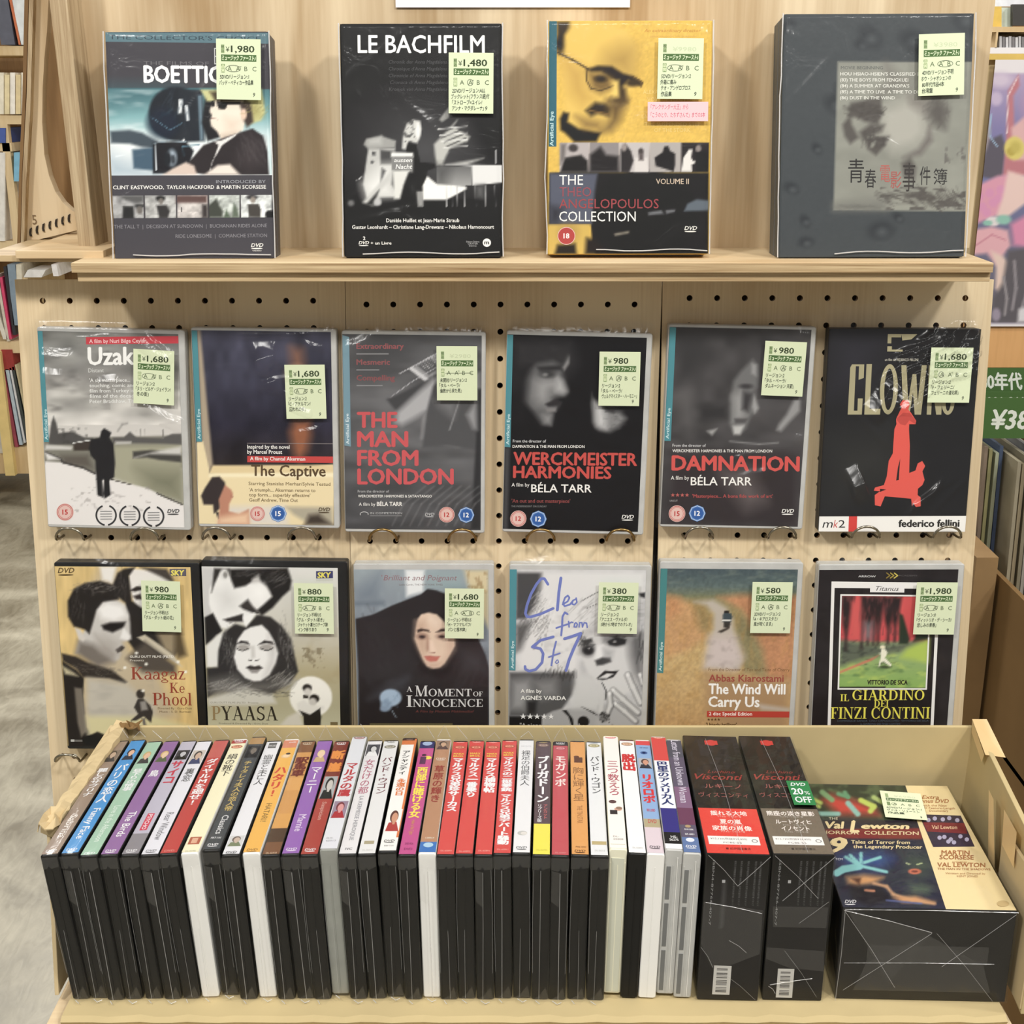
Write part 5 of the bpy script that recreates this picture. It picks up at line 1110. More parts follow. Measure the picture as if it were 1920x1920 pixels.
    a.R(1132, 200, 1280, 264, (66, 66, 110)); a.R(1132, 264, 1280, 288, (206,206,196)); a.T('SKY', 1142, 258, 46, (232, 220, 90), w=122, bold=.08, ital=.1)
def art_moment(a):
    a.G([(180, (152, 164, 170)), (620, (130, 140, 150))]); a.N(90, 110, .22, None, (186, 200, 206), 3); a.P([(120,360),(360,200),(360,480),(120,500)], (118, 130, 142), 60, .7)
    a.P([(580,180),(760,180),(740,380),(590,420)], (232, 236, 236), 20); a.P([(1100,180),(1330,180),(1330,700),(1200,500)], (214, 200, 160), 30); a.N(30, 40, .6, (1120, 180, 1325, 400), (150, 120, 80), 6)
    a.P([(760,190),(1100,190),(1100,360),(760,360)], (150, 168, 172), 30, .8); a.P([(120,470),(390,460),(390,500),(120,500)], (100, 112, 124), 20, .7)
    a.P([(130,620),(290,580),(460,500),(720,400),(780,352),(860,365),(950,400),(1230,790),(1300,950),(1330,1060),(1330,1800),(150,1800),(150,1100)], (46, 42, 44), 8)
    a.P([(700,600),(820,560),(940,600),(1020,800),(980,1100),(900,1160),(720,1100),(640,900)], (36, 32, 34), 30)
    a.P([(420,1200),(600,1140),(560,1250),(250,1340)], (74, 76, 84), 60, .7); a.P([(1080,900),(1300,920),(1300,1100),(1100,1100)], (66, 66, 70), 60, .6)
    # face
    a.P([(690,620),(720,580),(780,565),(860,580),(930,650),(1020,790),(1024,860),(980,940),(930,1020),(890,1055),(830,1066),(770,1045),(730,980),(690,880),(660,800),(672,700)], (228, 202, 178), 9)
    a.P([(670,640),(760,640),(780,800),(760,930),(740,980),(690,880),(662,800)], (200, 168, 144), 40, .8); a.P([(800,580),(900,640),(860,700),(780,640)], (238, 216, 194), 30, .8)
    a.P([(680,720),(720,705),(790,720),(800,740),(740,728),(690,742)], (70, 54, 50), 6); a.P([(850,740),(900,708),(940,706),(940,730),(880,740)], (70, 54, 50), 6)
    a.E(728, 778, 48, 26, (150, 118, 104), .5); a.E(728, 782, 26, 14, (60, 46, 46), .4); a.E(905, 778, 50, 26, (170, 136, 120), .5); a.E(905, 780, 28, 14, (60, 46, 46), .4)
    a.P([(770,790),(790,800),(795,900),(770,910),(762,880)], (176, 140, 120), 18); a.P([(795,810),(825,820),(850,905),(810,922),(795,900)], (238, 212, 190), 14); a.L([(775,918),(845,922)], 7, (150, 104, 92))
    a.P([(745,955),(800,950),(850,958),(890,955),(860,1000),(800,1008),(765,990)], (196, 112, 98), 8); a.L([(750,962),(885,962)], 5, (140, 70, 66)); a.P([(740,1010),(900,1010),(870,1060),(800,1064)], (206, 172, 150), 20, .7)
    a.S(300, 900, 150, 300, 70, 30, 200, 14, (58,54,56), .35, 20); a.S(1150, 1150, 150, 200, 110, 24, 160, 14, (62,58,62), .35, 20); a.P([(960,800),(1022,800),(1015,900),(930,1020),(900,1040),(950,920)], (206,174,152), 40, .7)
    a.E(440, 1330, 98, 78, (168, 190, 212), .12); a.E(400, 1400, 50, 50, (150, 172, 196), .3); a.N(30, 30, .4, (340, 1250, 545, 1420), (120, 140, 166), 4); a.E(380,1430,34,24,(140,160,184),.4); a.L([(455,1450),(490,1510)], 10, (120,130,140))
    a.T('Brilliant and Poignant', 385, 276, 46, (146, 106, 112), w=660, ital=.25); a.T("'", 368, 276, 46, (146,106,112)); a.T('Leslie Camhi, THE NEW YORK TIMES', 525, 322, 15, (120,110,110), w=390)
    c = (222, 220, 218)
    a.T('A', 584, 1276, 46, c, font='serif', w=54, bold=1); a.T('M', 662, 1316, 96, c, font='serif', w=112, bold=1); a.T('OMENT', 784, 1316, 66, c, font='serif', w=388); a.T('OF', 1186, 1316, 42, c, font='serif', w=86)
    a.T('I', 584, 1412, 104, c, font='serif', w=52, bold=1); a.T('NNOCENCE', 640, 1412, 70, c, font='serif', w=632); a.T('A Film by Mohsen Makhmalbaf', 664, 1464, 22, (120, 66, 62), w=530, ital=.2)
    a.R(250, 1560, 1000, 1580, (96, 88, 60))
def art_cleo(a):
    a.F((196, 196, 196)); a.N(80, 60, .1, None, None, 4); a.P([(180,210),(410,210),(420,360),(480,400),(330,520),(260,620),(180,620)], (74, 74, 76), 16); a.P([(180,680),(330,640),(300,760),(260,900),(180,920)], (92, 92, 92), 30)
    a.N(24, 60, .5, (180, 620, 420, 940), (120,120,120), 7, .55, 5)
    a.P([(420,190),(1330,190),(1330,420),(1000,560),(780,760),(740,900),(740,1100),(420,1090),(200,1080),(200,950),(360,560)], (224, 224, 222), 40); a.N(60, 40, .35, (430, 500, 900, 1060), (170,170,168), 5)
    a.P([(120,1100),(720,1100),(720,1200),(690,1300),(600,1430),(420,1500),(120,1500)], (84, 84, 85), 16); a.P([(150,1180),(300,1160),(330,1280),(250,1440),(130,1440)], (150, 150, 150), 50); a.P([(340,1180),(540,1160),(560,1300),(420,1340)], (130,130,130), 50); a.P([(280,1360),(370,1360),(360,1480),(290,1480)], (44,44,46), 20)
    a.P([(120,1500),(420,1500),(420,1600),(120,1600)], (34, 34, 36), 8); a.P([(420,1590),(440,1500),(520,1450),(640,1430),(780,1410),(900,1440),(1000,1590)], (168,168,168), 14)
    a.P([(600,1440),(640,1440),(700,1520),(710,1590),(690,1590),(660,1500)], (30,30,32), 6); a.E(796, 1545, 52, 50, (34,34,36), .12); a.L([(780,1410),(860,1450),(930,1490)], 12, (50,50,50))
    a.P([(720,1080),(900,1150),(960,1300),(960,1420),(840,1420),(700,1420)], (206,206,204), 40)
    # face
    a.P([(740,860),(780,780),(900,740),(1260,740),(1320,900),(1320,1150),(1250,1240),(1150,1300),(1030,1290),(950,1230),(880,1150),(830,1100),(770,960)], (212, 212, 210), 16)
    a.P([(1180,740),(1330,740),(1330,1240),(1240,1100),(1200,950)], (104, 104, 104), 50, .9); a.P([(940,745),(1230,745),(1220,800),(960,830)], (150,150,150), 26)
    a.E(825, 885, 66, 70, (110, 110, 110), .35); a.E(830, 900, 48, 38, (34, 34, 35), .3); a.E(836, 884, 9, 7, (200,200,200), .5, .8); a.S(825, 850, 60, 14, -10, 14, 34, 6, (40,40,40), .6); a.P([(770,810),(860,790),(870,820),(790,850)], (60,60,60), 10)
    a.E(1080, 815, 92, 50, (120,120,120), .4); a.P([(1000,820),(1080,775),(1170,800),(1160,840),(1080,860),(1020,850)], (40,40,41), 10); a.E(1066, 820, 16, 10, (170,170,168), .5, .8); a.S(1085, 778, 80, 10, -6, 14, 40, 6, (50,50,50), .6)
    a.P([(910,860),(960,850),(970,940),(940,1010),(890,1010),(890,980)], (232,232,230), 16); a.P([(890,990),(960,960),(1030,960),(1040,1000),(960,1030),(910,1035)], (64,64,65), 12); a.P([(960,880),(1060,900),(1040,970),(975,950)], (170,170,170), 30, .8)
    a.P([(910,1150),(980,1080),(1040,1085),(1105,1080),(1060,1140),(980,1165),(930,1170)], (40,40,41), 6); a.P([(925,1150),(1000,1105),(1060,1110),(1000,1150)], (222,222,220), 6)
    # hand with five fingers
    sk = (214, 214, 212); a.P([(900,1590),(930,1400),(1060,1360),(1240,1400),(1320,1480),(1320,1600),(900,1600)], (176,176,176), 20)
    for p, w in (([(1190,1120),(1240,1230),(1310,1370)], 62), ([(1300,1120),(1325,1200)], 44), ([(1060,1260),(1150,1340),(1290,1460)], 60), ([(1080,1380),(1170,1450),(1270,1540)], 54), ([(1030,1290),(1040,1400),(1000,1500)], 54)):
        a.L(p, w + 2, (92,92,93), 16, .8); a.L([(x - 4, y - 4) for x, y in p], w - 16, sk, 22); a.E(p[0][0], p[0][1] - 4, 13, 17, (238,238,236), .5, .8)
    a.L([(935,1180),(960,1330),(950,1450)], 40, (205,205,203), 14); a.L([(960,1190),(1000,1270),(990,1340)], 10, (50,50,50), 8); a.E(980, 1500, 40, 46, (120,120,120), .3); a.N(14, 14, .8, (940, 1450, 1030, 1560), (50,50,50), 3, .5, 6)
    a.S(330, 640, 150, 240, 118, 90, 90, 6, (90,90,90), .55, 16); a.S(420, 520, 120, 160, 125, 40, 90, 8, (236,236,234), .6, 16); a.S(1000, 560, 340, 150, 152, 90, 120, 7, (150,150,148), .45, 12, 30); a.S(560, 1110, 170, 40, 100, 40, 60, 7, (50,50,50), .6, 20); a.S(1300, 900, 30, 160, 96, 24, 100, 7, (60,60,60), .6, 8); a.S(770, 820, 30, 60, 115, 16, 70, 7, (60,60,60), .6, 10)
    a.L([(760,460),(905,380)], 6, (90,90,90)); a.L([(800,530),(905,480)], 5, (120,120,120)); a.P([(1270,390),(1330,380),(1330,430),(1290,420)], (44,44,46), 10)
    b = (112, 126, 196)
    a.K([(462,312),(430,262),(400,262),(360,310),(310,400),(275,500),(262,570),(275,600),(310,602),(400,575),(512,525)], 24, b); a.K([(577,255),(560,380),(548,540)], 26, b)
    a.K([(595,490),(640,462),(655,430),(640,410),(615,430),(598,480),(612,505),(660,490),(690,452)], 16, b); a.K([(715,440),(685,455),(680,485),(700,492),(722,470),(715,432)], 14, b)
    a.K([(640,575),(615,560),(595,600),(592,690),(585,765)], 18, b); a.K([(540,700),(640,665)], 16, b); a.K([(650,640),(655,690)], 14, b); a.K([(652,662),(675,645),(690,650)], 12, b); a.K([(705,660),(700,688),(720,690),(730,665),(715,650),(702,662)], 12, b); a.K([(745,690),(748,650),(770,650),(775,690),(790,650),(812,655),(818,694)], 12, b)
    a.K([(515,778),(400,810),(325,870),(400,885),(425,930),(415,1010),(360,1072),(300,1088),(265,1070),(262,1045)], 24, b); a.K([(615,795),(680,775),(762,745),(700,880),(660,980),(632,1080)], 26, b)
    a.K([(540,820),(520,900),(500,1035)], 16, b); a.K([(475,960),(575,925)], 14, b); a.K([(550,985),(535,1005),(548,1018),(565,1005),(558,985),(548,986)], 8, b)
    a.T('A film by', 224, 1284, 34, W_, w=190, bold=.03); a.T('AGNÈS VARDA', 224, 1348, 36, W_, w=412, bold=.04); a.T('★★★★★', 220, 1522, 44, (238,238,236), w=310)
    a.T('"A pioneering glory of the new wave"', 218, 1600, 40, (170,170,170), w=850, bold=.03)
    a.Q([(120, 178), (182, 180), (176, 1082), (118, 1080)], TEAL); a.T('Artificial Eye', 160, 1066, 24, (206, 230, 230), w=250, ang=90, bold=.03)
def art_wind(a):
    a.G([(175, (72, 86, 92)), (330, (92, 108, 106)), (420, (118, 122, 92)), (520, (170, 150, 100)), (900, (200, 172, 116)), (1600, (194, 156, 104))]); a.N(90, 26, .5, (120, 175, 1350, 400), (116, 128, 118), 2)
    a.P([(180,420),(260,430),(430,480),(560,620),(560,780),(400,900),(120,1000),(110,700)], (198, 154, 104), 40); a.P([(180,420),(300,440),(300,560),(180,640)], (194, 138, 92), 50, .8); a.P([(400,460),(540,480),(600,640),(570,780),(480,720)], (150, 130, 84), 40, .8)
    a.P([(640,430),(850,405),(1350,430),(1350,1180),(1100,1160),(960,800),(860,540)], (194, 138, 96), 40); a.P([(1000,440),(1350,440),(1350,600),(1100,560)], (186, 116, 76), 60, .7)
    a.P([(420,450),(650,440),(900,600),(1060,900),(1100,1150),(880,1100),(820,900),(760,600),(640,470)], (142, 132, 92), 40, .9); a.N(40, 90, .35, (120, 480, 1340, 1600), (180, 138, 76), 7); a.N(20, 20, .10, None, None, 8)
    a.P([(430,470),(600,450),(720,520),(780,620),(800,760),(880,1000),(840,1080),(540,1060),(560,900),(610,700),(610,580),(540,500)], (190, 180, 166), 26); a.P([(580,780),(800,780),(880,960),(800,1080),(540,1060)], (206, 192, 186), 60); a.N(60, 60, .4, (540, 780, 900, 1080), (150, 136, 130), 4)
    a.P([(540,1100),(1310,1180),(1310,1700),(900,1700),(560,1500)], (172, 138, 98), 60, .9); a.P([(1000,1380),(1310,1420),(1310,1460),(1060,1440)], (190,176,160), 20)
    a.E(724, 560, 24, 16, (44, 40, 36), .2); a.P([(690,580),(705,570),(765,570),(778,600),(765,650),(690,650)], (66, 78, 84), 5); a.P([(685,630),(765,630),(765,642),(685,642)], (236, 234, 226), 3); a.P([(700,645),(760,645),(750,700),(700,700)], (60, 56, 52), 5); a.P([(645,735),(750,690),(765,660),(750,710),(680,748)], (70, 62, 56), 6)
    a.T('From the Director of Ten and Taste of Cherry', 572, 1090, 28, (120, 84, 48), w=730); a.T('Abbas Kiarostami', 575, 1184, 62, (158, 74, 62), w=676, bold=.04)
    a.T('The Wind Will', 575, 1296, 92, (248, 246, 240), w=694, bold=.05); a.T('Carry Us', 575, 1412, 92, (248, 246, 240), w=464, bold=.05)
    a.R(566, 1452, 1310, 1506, (188, 62, 48)); a.T('2 disc Special Edition', 584, 1490, 30, (250, 236, 226), w=390, bold=.03)
    a.T('★★★★', 570, 1540, 22, (90, 66, 36), w=118); a.T("'Utterly brilliant'", 560, 1590, 32, (84, 60, 32), w=276, bold=.03)
    a.Q([(125, 172), (184, 174), (164, 1112), (106, 1108)], (66, 132, 132)); a.T('Artificial Eye', 148, 1092, 26, (206, 228, 222), w=262, ang=88.5, bold=.03)
def art_garden(a):
    a.F((44, 40, 42)); a.N(100, 100, .15, None, None, 3)
    a.G([(410, (216, 84, 84)), (800, (214, 80, 84)), (830, (150, 170, 120)), (1240, (140, 180, 90))], 352, 1150, 410, 1225)
    a.N(90, 40, .6, (355, 900, 1150, 1225), (196, 214, 100), 6, .5); a.N(80, 36, .6, (355, 1000, 1150, 1225), (84, 120, 70), 9, .55)
    a.P([(355,800),(700,860),(1130,800),(900,900),(600,960),(355,1040)], (96, 104, 88), 30); a.N(40, 20, .6, (355, 800, 900, 1020), (60, 66, 60), 4)
    a.P([(355,1085),(640,965),(700,940),(640,985),(360,1100)], (216, 116, 96), 10)
    a.P([(1150,780),(1150,1000),(900,960),(950,880)], (176, 200, 84), 30)
    dk = (50, 40, 42)
    for x, w_, y0, y1 in ((405, 60, 410, 900), (545, 22, 420, 880), (600, 60, 420, 850), (650, 40, 420, 850), (690, 50, 420, 850), (780, 60, 420, 840), (840, 50, 420, 820)):
        a.P([(x-w_, y0), (x+w_, y0), (x+w_*.5, (y0+y1)/2), (x+10, y1-120), (x+12, y1), (x-12, y1), (x-10, y1-120), (x-w_*.6, (y0+y1)/2)], dk, 18, .92)
    a.N(22, 90, .7, (360, 412, 880, 760), (110, 62, 64), 8, .5, 4); a.P([(870,560),(905,580),(975,790),(960,835),(880,835)], (46, 58, 46), 12); a.P([(1030,740),(1150,740),(1150,790),(1010,815)], (50,60,46), 14)
    a.P([(440,470),(520,440),(535,800),(440,790)], (214, 90, 88), 24, .8); a.P([(560,640),(640,640),(640,800),(560,800)], (130,136,140), 30, .6)
    a.E(735, 865, 24, 18, (236, 230, 196), .3)
    a.P([(725,880),(755,880),(780,910),(775,930),(760,960),(785,985),(820,1020),(818,1042),(750,995),(722,1000),(712,1050),(700,1050),(720,960),(722,930),(690,920),(722,915)], (240, 238, 214), 4); a.P([(690,1046),(760,1030),(830,1045),(780,1056)], (60,70,50), 8)
    def fr(x0,y0,x1,y1,w,c): 
        for r_ in ((x0,y0,x1,y0+w),(x0,y1-w,x1,y1),(x0,y0,x0+w,y1),(x1-w,y0,x1,y1)): a.R(*r_, c)
    fr(343, 400, 1152, 1248, 14, (240, 238, 234)); a.R(272, 290, 1240, 345, (240, 238, 234)); a.R(262, 290, 290, 1830, (240, 238, 234)); a.R(1200, 500, 1228, 1830, (240, 238, 234))
    a.Q([(604,308),(908,308),(908,380),(604,380)], (238, 236, 234)); a.T('Titanus', 655, 366, 40, (60, 56, 58), w=206, ital=.35)
    a.T('ARROW', 495, 250, 16, (200,200,200), w=155, bold=.05); a.T('ACADEMY', 850, 238, 14, (96,92,94), w=170)
    for k, c in enumerate(((140, 120, 50), (170, 150, 60), (206, 188, 80))): a.K([(745 + k*34, 210), (775 + k*34, 232), (745 + k*34, 254)], 10, c)
    a.T('VITTORIO DE SICA', 608, 1200, 40, (44, 40, 38), w=365, bold=.06)
    y_ = (236, 226, 76)
    a.T('IL', 370, 1352, 62, y_, w=78, font='serif', bold=1); a.T('GIARDINO', 478, 1342, 92, y_, w=652, font='serif', bold=1); a.T('DEI', 676, 1404, 60, y_, w=132, font='serif'); a.T('FINZI CONTINI', 288, 1512, 104, y_, w=900, font='serif', bold=1)
    for i in range(3): a.T(['DOMINIQUE SANDA  LINO CAPOLICCHIO  VITTORIO DE SICA', 'IL GIARDINO DEI FINZI CONTINI', 'MANUEL DE SICA'][i], [350, 560, 640][i], 1540 + i * 28, 16, (84, 96, 112), w=[830, 360, 230][i])

BOXCAT, BG = 'box set', 'boxed disc sets standing on the upper shelf'
T_L, T_D = 'slipcase', 'case_shell'
darkcard = plain('dark_grey_card', (64, 62, 66), 0.5, var=.05); blackcard = plain('black_card', (24, 23, 24), 0.45, var=.05)
yellowcard = plain('yellow_card', (214, 176, 80), 0.5, var=.05); greycard = plain('grey_cloth_card', (78, 84, 86), 0.6, var=.08)
face_on('boxed_disc_set', 'slate and teal boxed set with a man in a straw hat beside a film camera', BOXCAT, BG, (180, 20, 3.84),
    [(85,160),(1250,142),(1280,1790),(115,1780)], [(85,160),(1250,142),(1280,1790),(115,1780)], 0.030, darkcard, art_western, BOX_P0, BOX_N,
    [stk([(872,205),(1193,208),(1205,640),(885,636)], '1,980', ['5DVD/リージョン:1', 'バッド・ベティカー作品集'], 0)], 'slipcase', film_top=.002, seed=3)
face_on('boxed_disc_set', 'black boxed set with white capitals and a dark figure with curly hair near a tower', BOXCAT, BG, (600, 20, 3.84),
    [(150,95),(1315,90),(1310,1772),(165,1772)], [(150,95),(1315,90),(1310,1772),(165,1772)], 0.026, blackcard, art_bach, BOX_P0, BOX_N,
    [stk([(929,308),(1250,310),(1253,745),(932,742)], '1,480', ['2DVD/リージョン:ALL', 'ブックレット(フランス語)付', '「ストローブ=ユイレ/', 'アンナ・マグダレーナ」'], 1)], 'slipcase', film_top=.001, seed=5)
face_on('boxed_disc_set', 'yellow and black boxed set with a bald bespectacled face looking down', BOXCAT, BG, (980, 20, 3.84),
    [(180,72),(1365,70),(1340,1752),(184,1755)], [(180,72),(1365,70),(1340,1752),(184,1755)], 0.034, yellowcard, art_yellow, BOX_P0, BOX_N,
    [stk([(970,205),(1296,207),(1288,645),(964,642)], '¥9980', ['5DVD/リージョン:2', '外箱に痛み', 'テオ・アンゲロプロス', '作品集'], 0, faded=True),
     lambda r, H: pink_note(r, H, [(898,664),(1330,668),(1328,802),(895,790)], ['「アレクサンダー大王」から', '「こうのとり、たちずさんで」までの5本'])], 'slipcase', film_top=.001, seed=8)
face_on('boxed_disc_set', 'large dark grey patterned boxed set with a pale ink-drawn plate and brush characters', BOXCAT, BG, (1420, 0, 3.692),
    [(180,100),(1480,88),(1452,1780),(145,1780)], [(180,100),(1480,88),(1452,1780),(145,1780)], 0.040, greycard, art_grey, BOX_P0, BOX_N,
    [stk([(1090,240),(1404,230),(1413,648),(1098,660)], '¥3980', ['4DVD/リージョン不明', 'ホウ・シャオシェンの', '80年代作品4本', '台湾盤'], 2, faded=True)], 'slipcase', film_top=.001, seed=12)

G1, G2 = 'film cases in the upper row of the pegboard', 'film cases in the lower row of the pegboard'
def row_case(label, grp, crop, outer, cover, shell, art, st, seed, name='film_case', t=0.0145, creases=(), ft=.010):
    return face_on(name, label, 'disc case', grp, crop, outer, cover, t, shell, art, CASE_P0, BN, [st] if st else None, film_top=ft, seed=seed, creases=creases)
row_case('clear case showing a dark figure on a snowy shore below a red title band', G1, (40, 580, 4.174), [(138,142),(1285,160),(1318,1735),(190,1700)], [(143,162),(1240,200),(1265,1712),(196,1676)], FROST_CASE, art_snow,
    stk([(890,300),(1208,318),(1212,740),(893,722)], '1,680', ['リージョン:2', '「ヌリ・ビルゲ・ジェイラン/', '冬の街」'], 0), 21, creases=((.13,.86,None,.020,0,.006),(.10,.77,None,.014,0,.009),(.80,.89,None,.022,2,.008),(.83,.58,None,.026,2,.005),(.47,.74,None,.014,0,.005),(.42,.96,None,.03,0,.0022)), ft=.007)
row_case('clear case with a dark blue window, a cream lower part and a bather lying back', G1, (340, 580, 4.174), [(78,145),(1205,150),(1245,1720),(132,1697)], [(86,162),(1165,178),(1200,1682),(135,1682)], FROST_CASE, art_captive,
    stk([(808,425),(1122,420),(1140,842),(826,842)], '1,680', ['リージョン:2', '「C・アケルマン/', '囚われの女」'], 0), 22, creases=((.52,.86,None,.014,0,.012),(.50,.83,None,.010,2,.009),(.58,.745,None,.020,0,.006),(.60,.70,None,.016,2,.005),(.75,.60,None,.014,2,.007),(.80,.93,None,.02,2,.003),(.8,.50,None,.014,0,.003),(.6,.97,2,.06,.002)))
row_case('clear case with a grey quayside picture and four stacked faded red title words', G1, (620, 580, 4.174), [(88,167),(1210,176),(1208,1755),(110,1740)], [(95,192),(1180,206),(1175,1726),(112,1716)], FROST_CASE, art_london,
    stk([(828,282),(1146,283),(1146,703),(832,703)], '¥2980', ['未開封/リージョン:2', '「タル・ベーラ/', '倫敦から来た男」'], 4, faded=True, extra=1), 23, creases=((.10,.94,None,.022,0,.005),(.14,.91,None,.012,0,.006),(.62,.96,None,.008,2,.003),(.6,.12,50,.04,.0015),(.5,.1,55,.04,.0015),(.7,.14,48,.05,.0015),(.75,.2,50,.05,.002)))
row_case('clear case with a lit face in profile on black and a red two-word title', G1, (920, 580, 4.174), [(118,165),(1250,190),(1212,1768),(100,1740)], [(120,196),(1210,221),(1163,1738),(103,1718)], FROST_CASE, art_werck,
    stk([(836,325),(1156,326),(1152,746),(836,742)], '980', ['リージョン:2', '「タル・ベーラ/', 'ヴェルクマイスター・ハーモニー」'], 1), 24)
row_case('clear case with a smoky grey double profile and a single red word title', G1, (1220, 580, 4.174), [(130,115),(1286,135),(1200,1725),(80,1700)], [(138,142),(1245,156),(1163,1700),(86,1680)], FROST_CASE, art_damn,
    stk([(880,242),(1205,252),(1172,678),(850,664)], '980', ['リージョン:2', '「タル・ベーラ/', 'ダムネーション 天罰」'], 1), 25, creases=((.55,.36,None,.022,2,.003),(.93,.46,None,.006,1,.004),(.62,.27,None,.02,2,.005),(.92,.96,None,.008,1,.004)))
row_case('glossy black book case with a red standing figure and white lower band', G1, (1500, 580, 4.175), [(202,153),(1383,150),(1330,1745),(166,1738)], [(202,153),(1383,150),(1330,1745),(166,1738)], blackcard, art_clowns,
    stk([(992,292),(1312,292),(1300,718),(968,716)], '1,680', ['リージョン:2', '「F・フェリーニ/', 'フェリーニの道化師」'], 3), 26, name='book_case', creases=((.36,.635,None,.016,0,.009),(.50,.70,None,.020,0,.017),(.62,.79,None,.022,0,.022),(.76,.87,None,.022,0,.022),(.90,.93,None,.018,0,.016),(.90,.96,None,.012,1,.010),(.24,.245,None,.009,2,.013),(.70,.17,None,.028,0,.003),(.92,.80,None,.016,1,.006)), ft=.022)
row_case('black case with a moustached man in profile on a tan ground and brown serif title', G2, (80, 1030, 4.8), [(122,112),(1432,128),(1468,1800),(200,1800)], [(130,146),(1350,166),(1392,1770),(204,1770)], BLACK_CASE, art_kaagaz,
    stk([(926,270),(1268,280),(1266,735),(914,722)], '980', ['リージョン不明/US', '「グル・ダット/紙の花」'], 1), 27, creases=((.6,.97,-3,.06,.002),))
row_case('black case with a man bending over a woman whose eyes are closed, serif title below', G2, (360, 1030, 4.8), [(100,92),(1390,113),(1432,1800),(132,1790)], [(106,140),(1322,176),(1330,1770),(133,1770)], BLACK_CASE, art_pyaasa,
    stk([(932,285),(1276,292),(1278,732),(930,730)], '880', ['リージョン不明/US', '「グル・ダット/渇き」', 'ジャケット裏セロテープ跡', 'インク移りあり'], 0), 28, creases=((.4,.97,-3,.06,.002),))
row_case('clear case with a face framed by a black headscarf and a pale blue flower', G2, (640, 1030, 4.8), [(115,130),(1372,130),(1382,1820),(146,1820)], [(120,180),(1325,180),(1330,1790),(148,1790)], FROST_CASE, art_moment,
    stk([(926,336),(1276,340),(1290,784),(942,780)], '1,680', ['リージョン不明/US', '「M・マフマルバフ/', 'パンと植木鉢」'], 2), 29)
row_case('clear case with a black and white face and blue handwritten title', G2, (930, 1030, 4.8), [(115,130),(1385,150),(1362,1820),(112,1820)], [(120,180),(1335,185),(1318,1790),(116,1790)], FROST_CASE, art_cleo,
    stk([(915,282),(1266,292),(1262,742),(912,738)], '380', ['リージョン:2', '「アニエス・ヴァルダ/', '5時から7時までのクレオ」'], 0), 30)
row_case('clear case with an orange hillside and a tiny rider on a dusty track', G2, (1210, 1030, 4.8), [(115,105),(1400,125),(1348,1820),(90,1820)], [(122,172),(1352,180),(1300,1795),(96,1795)], FROST_CASE, art_wind,
    stk([(945,280),(1302,286),(1286,738),(930,735)], '580', ['2DVD/リージョン:2', '「A・キアロスタミ/', '風が吹くまま」'], 1), 31)
row_case('clear case with a white runner in a green park, red sky and yellow title', G2, (1500, 1030, 4.8), [(146,140),(1440,128),(1400,1830),(112,1830)], [(152,192),(1383,172),(1348,1800),(114,1800)], FROST_CASE, art_garden,
    stk([(1005,280),(1372,280),(1358,742),(994,740)], '1,980', ['リージョン:0', '「ヴィットリオ・デ・シーカ/', '悲しみの青春」'], 0), 32)

# ================================================================ wire hooks
def hook(cx, cy, label, grp, mat, wide=0.026, tall=0.011):
    Up = Vector((0, math.sin(LEAN), math.cos(LEAN))); X = Vector((1, 0, 0))
    c = hit(cx, cy, BOARD_P0, BN)          # midway between its two holes
    pts = []
    h = wide / 2
    pts.append(c - X * h - BN * 0.004); pts.append(c - X * h + BN * 0.012); pts.append(c - X * h + BN * 0.0195 + Up * 0.0008)
    for k in range(13):
        a = math.pi - math.pi * k / 12
        pts.append(c + X * (h * math.cos(a)) + Up * (0.002 + tall * math.sin(a)) + BN * (0.0215 + 0.003 * math.sin(a)))
    pts.append(c + X * h + BN * 0.0195 + Up * 0.0008); pts.append(c + X * h + BN * 0.012); pts.append(c + X * h - BN * 0.004)
    mb = MB(); mb.tube([Wd(p) for p in pts], 0.00125, 8)
    return tag(mb.build('wire_hook', mat, smooth=True), label, 'hook', grp)
HG = 'wire hooks holding the upper row of cases'
names = ['snowy shore', 'dark blue window', 'grey quayside', 'lit profile', 'smoky double profile', 'red standing figure']
spots = [((145, 283), 1008, CHROME), ((415, 573), 1007, CHROME), ((722, 868), 1010, BRASS), ((1013, 1160), 1010, BRASS), ((1305, 1458), 1006, CHROME), ((1612, 1762), 1005, CHROME)]
for nm, (xs_, y, mt) in zip(names, spots):
    for k, x in enumerate(xs_):
        hook(x, y - 4, ('curved metal hook under the spine side of the case with the ' if k == 0 else 'curved metal hook under the opening side of the case with the ') + nm, HG, mt)
hook(140, 1414, 'curved metal hook below the tan case, beside the corner of the cardboard tray', 'wire hook of the lower row', CHROME, wide=.024, tall=.008)
# ================================================================ cardboard tray on the ledge
FD, BD, SPH = 0.893, 1.083, -0.571        # fronts, backs and spine height of the standing cases
tray = empty('cardboard_tray', Matrix.Translation(Wd((0.02, 0.99, TRAY_H - 0.006))))
tag(tray, 'shallow kraft cardboard tray on the ledge holding the row of standing discs', 'cardboard tray')
TRM = Matrix.Translation(Wd((0.02, 0.99, TRAY_H - 0.006)))
def in_tray(o): o.parent = tray; o.matrix_local = TRM.inverted(); return o
XL, XR, TB = -0.372, 0.432, 1.104
def wavy(mb, a, b, n, f):       # strip helper
    pass
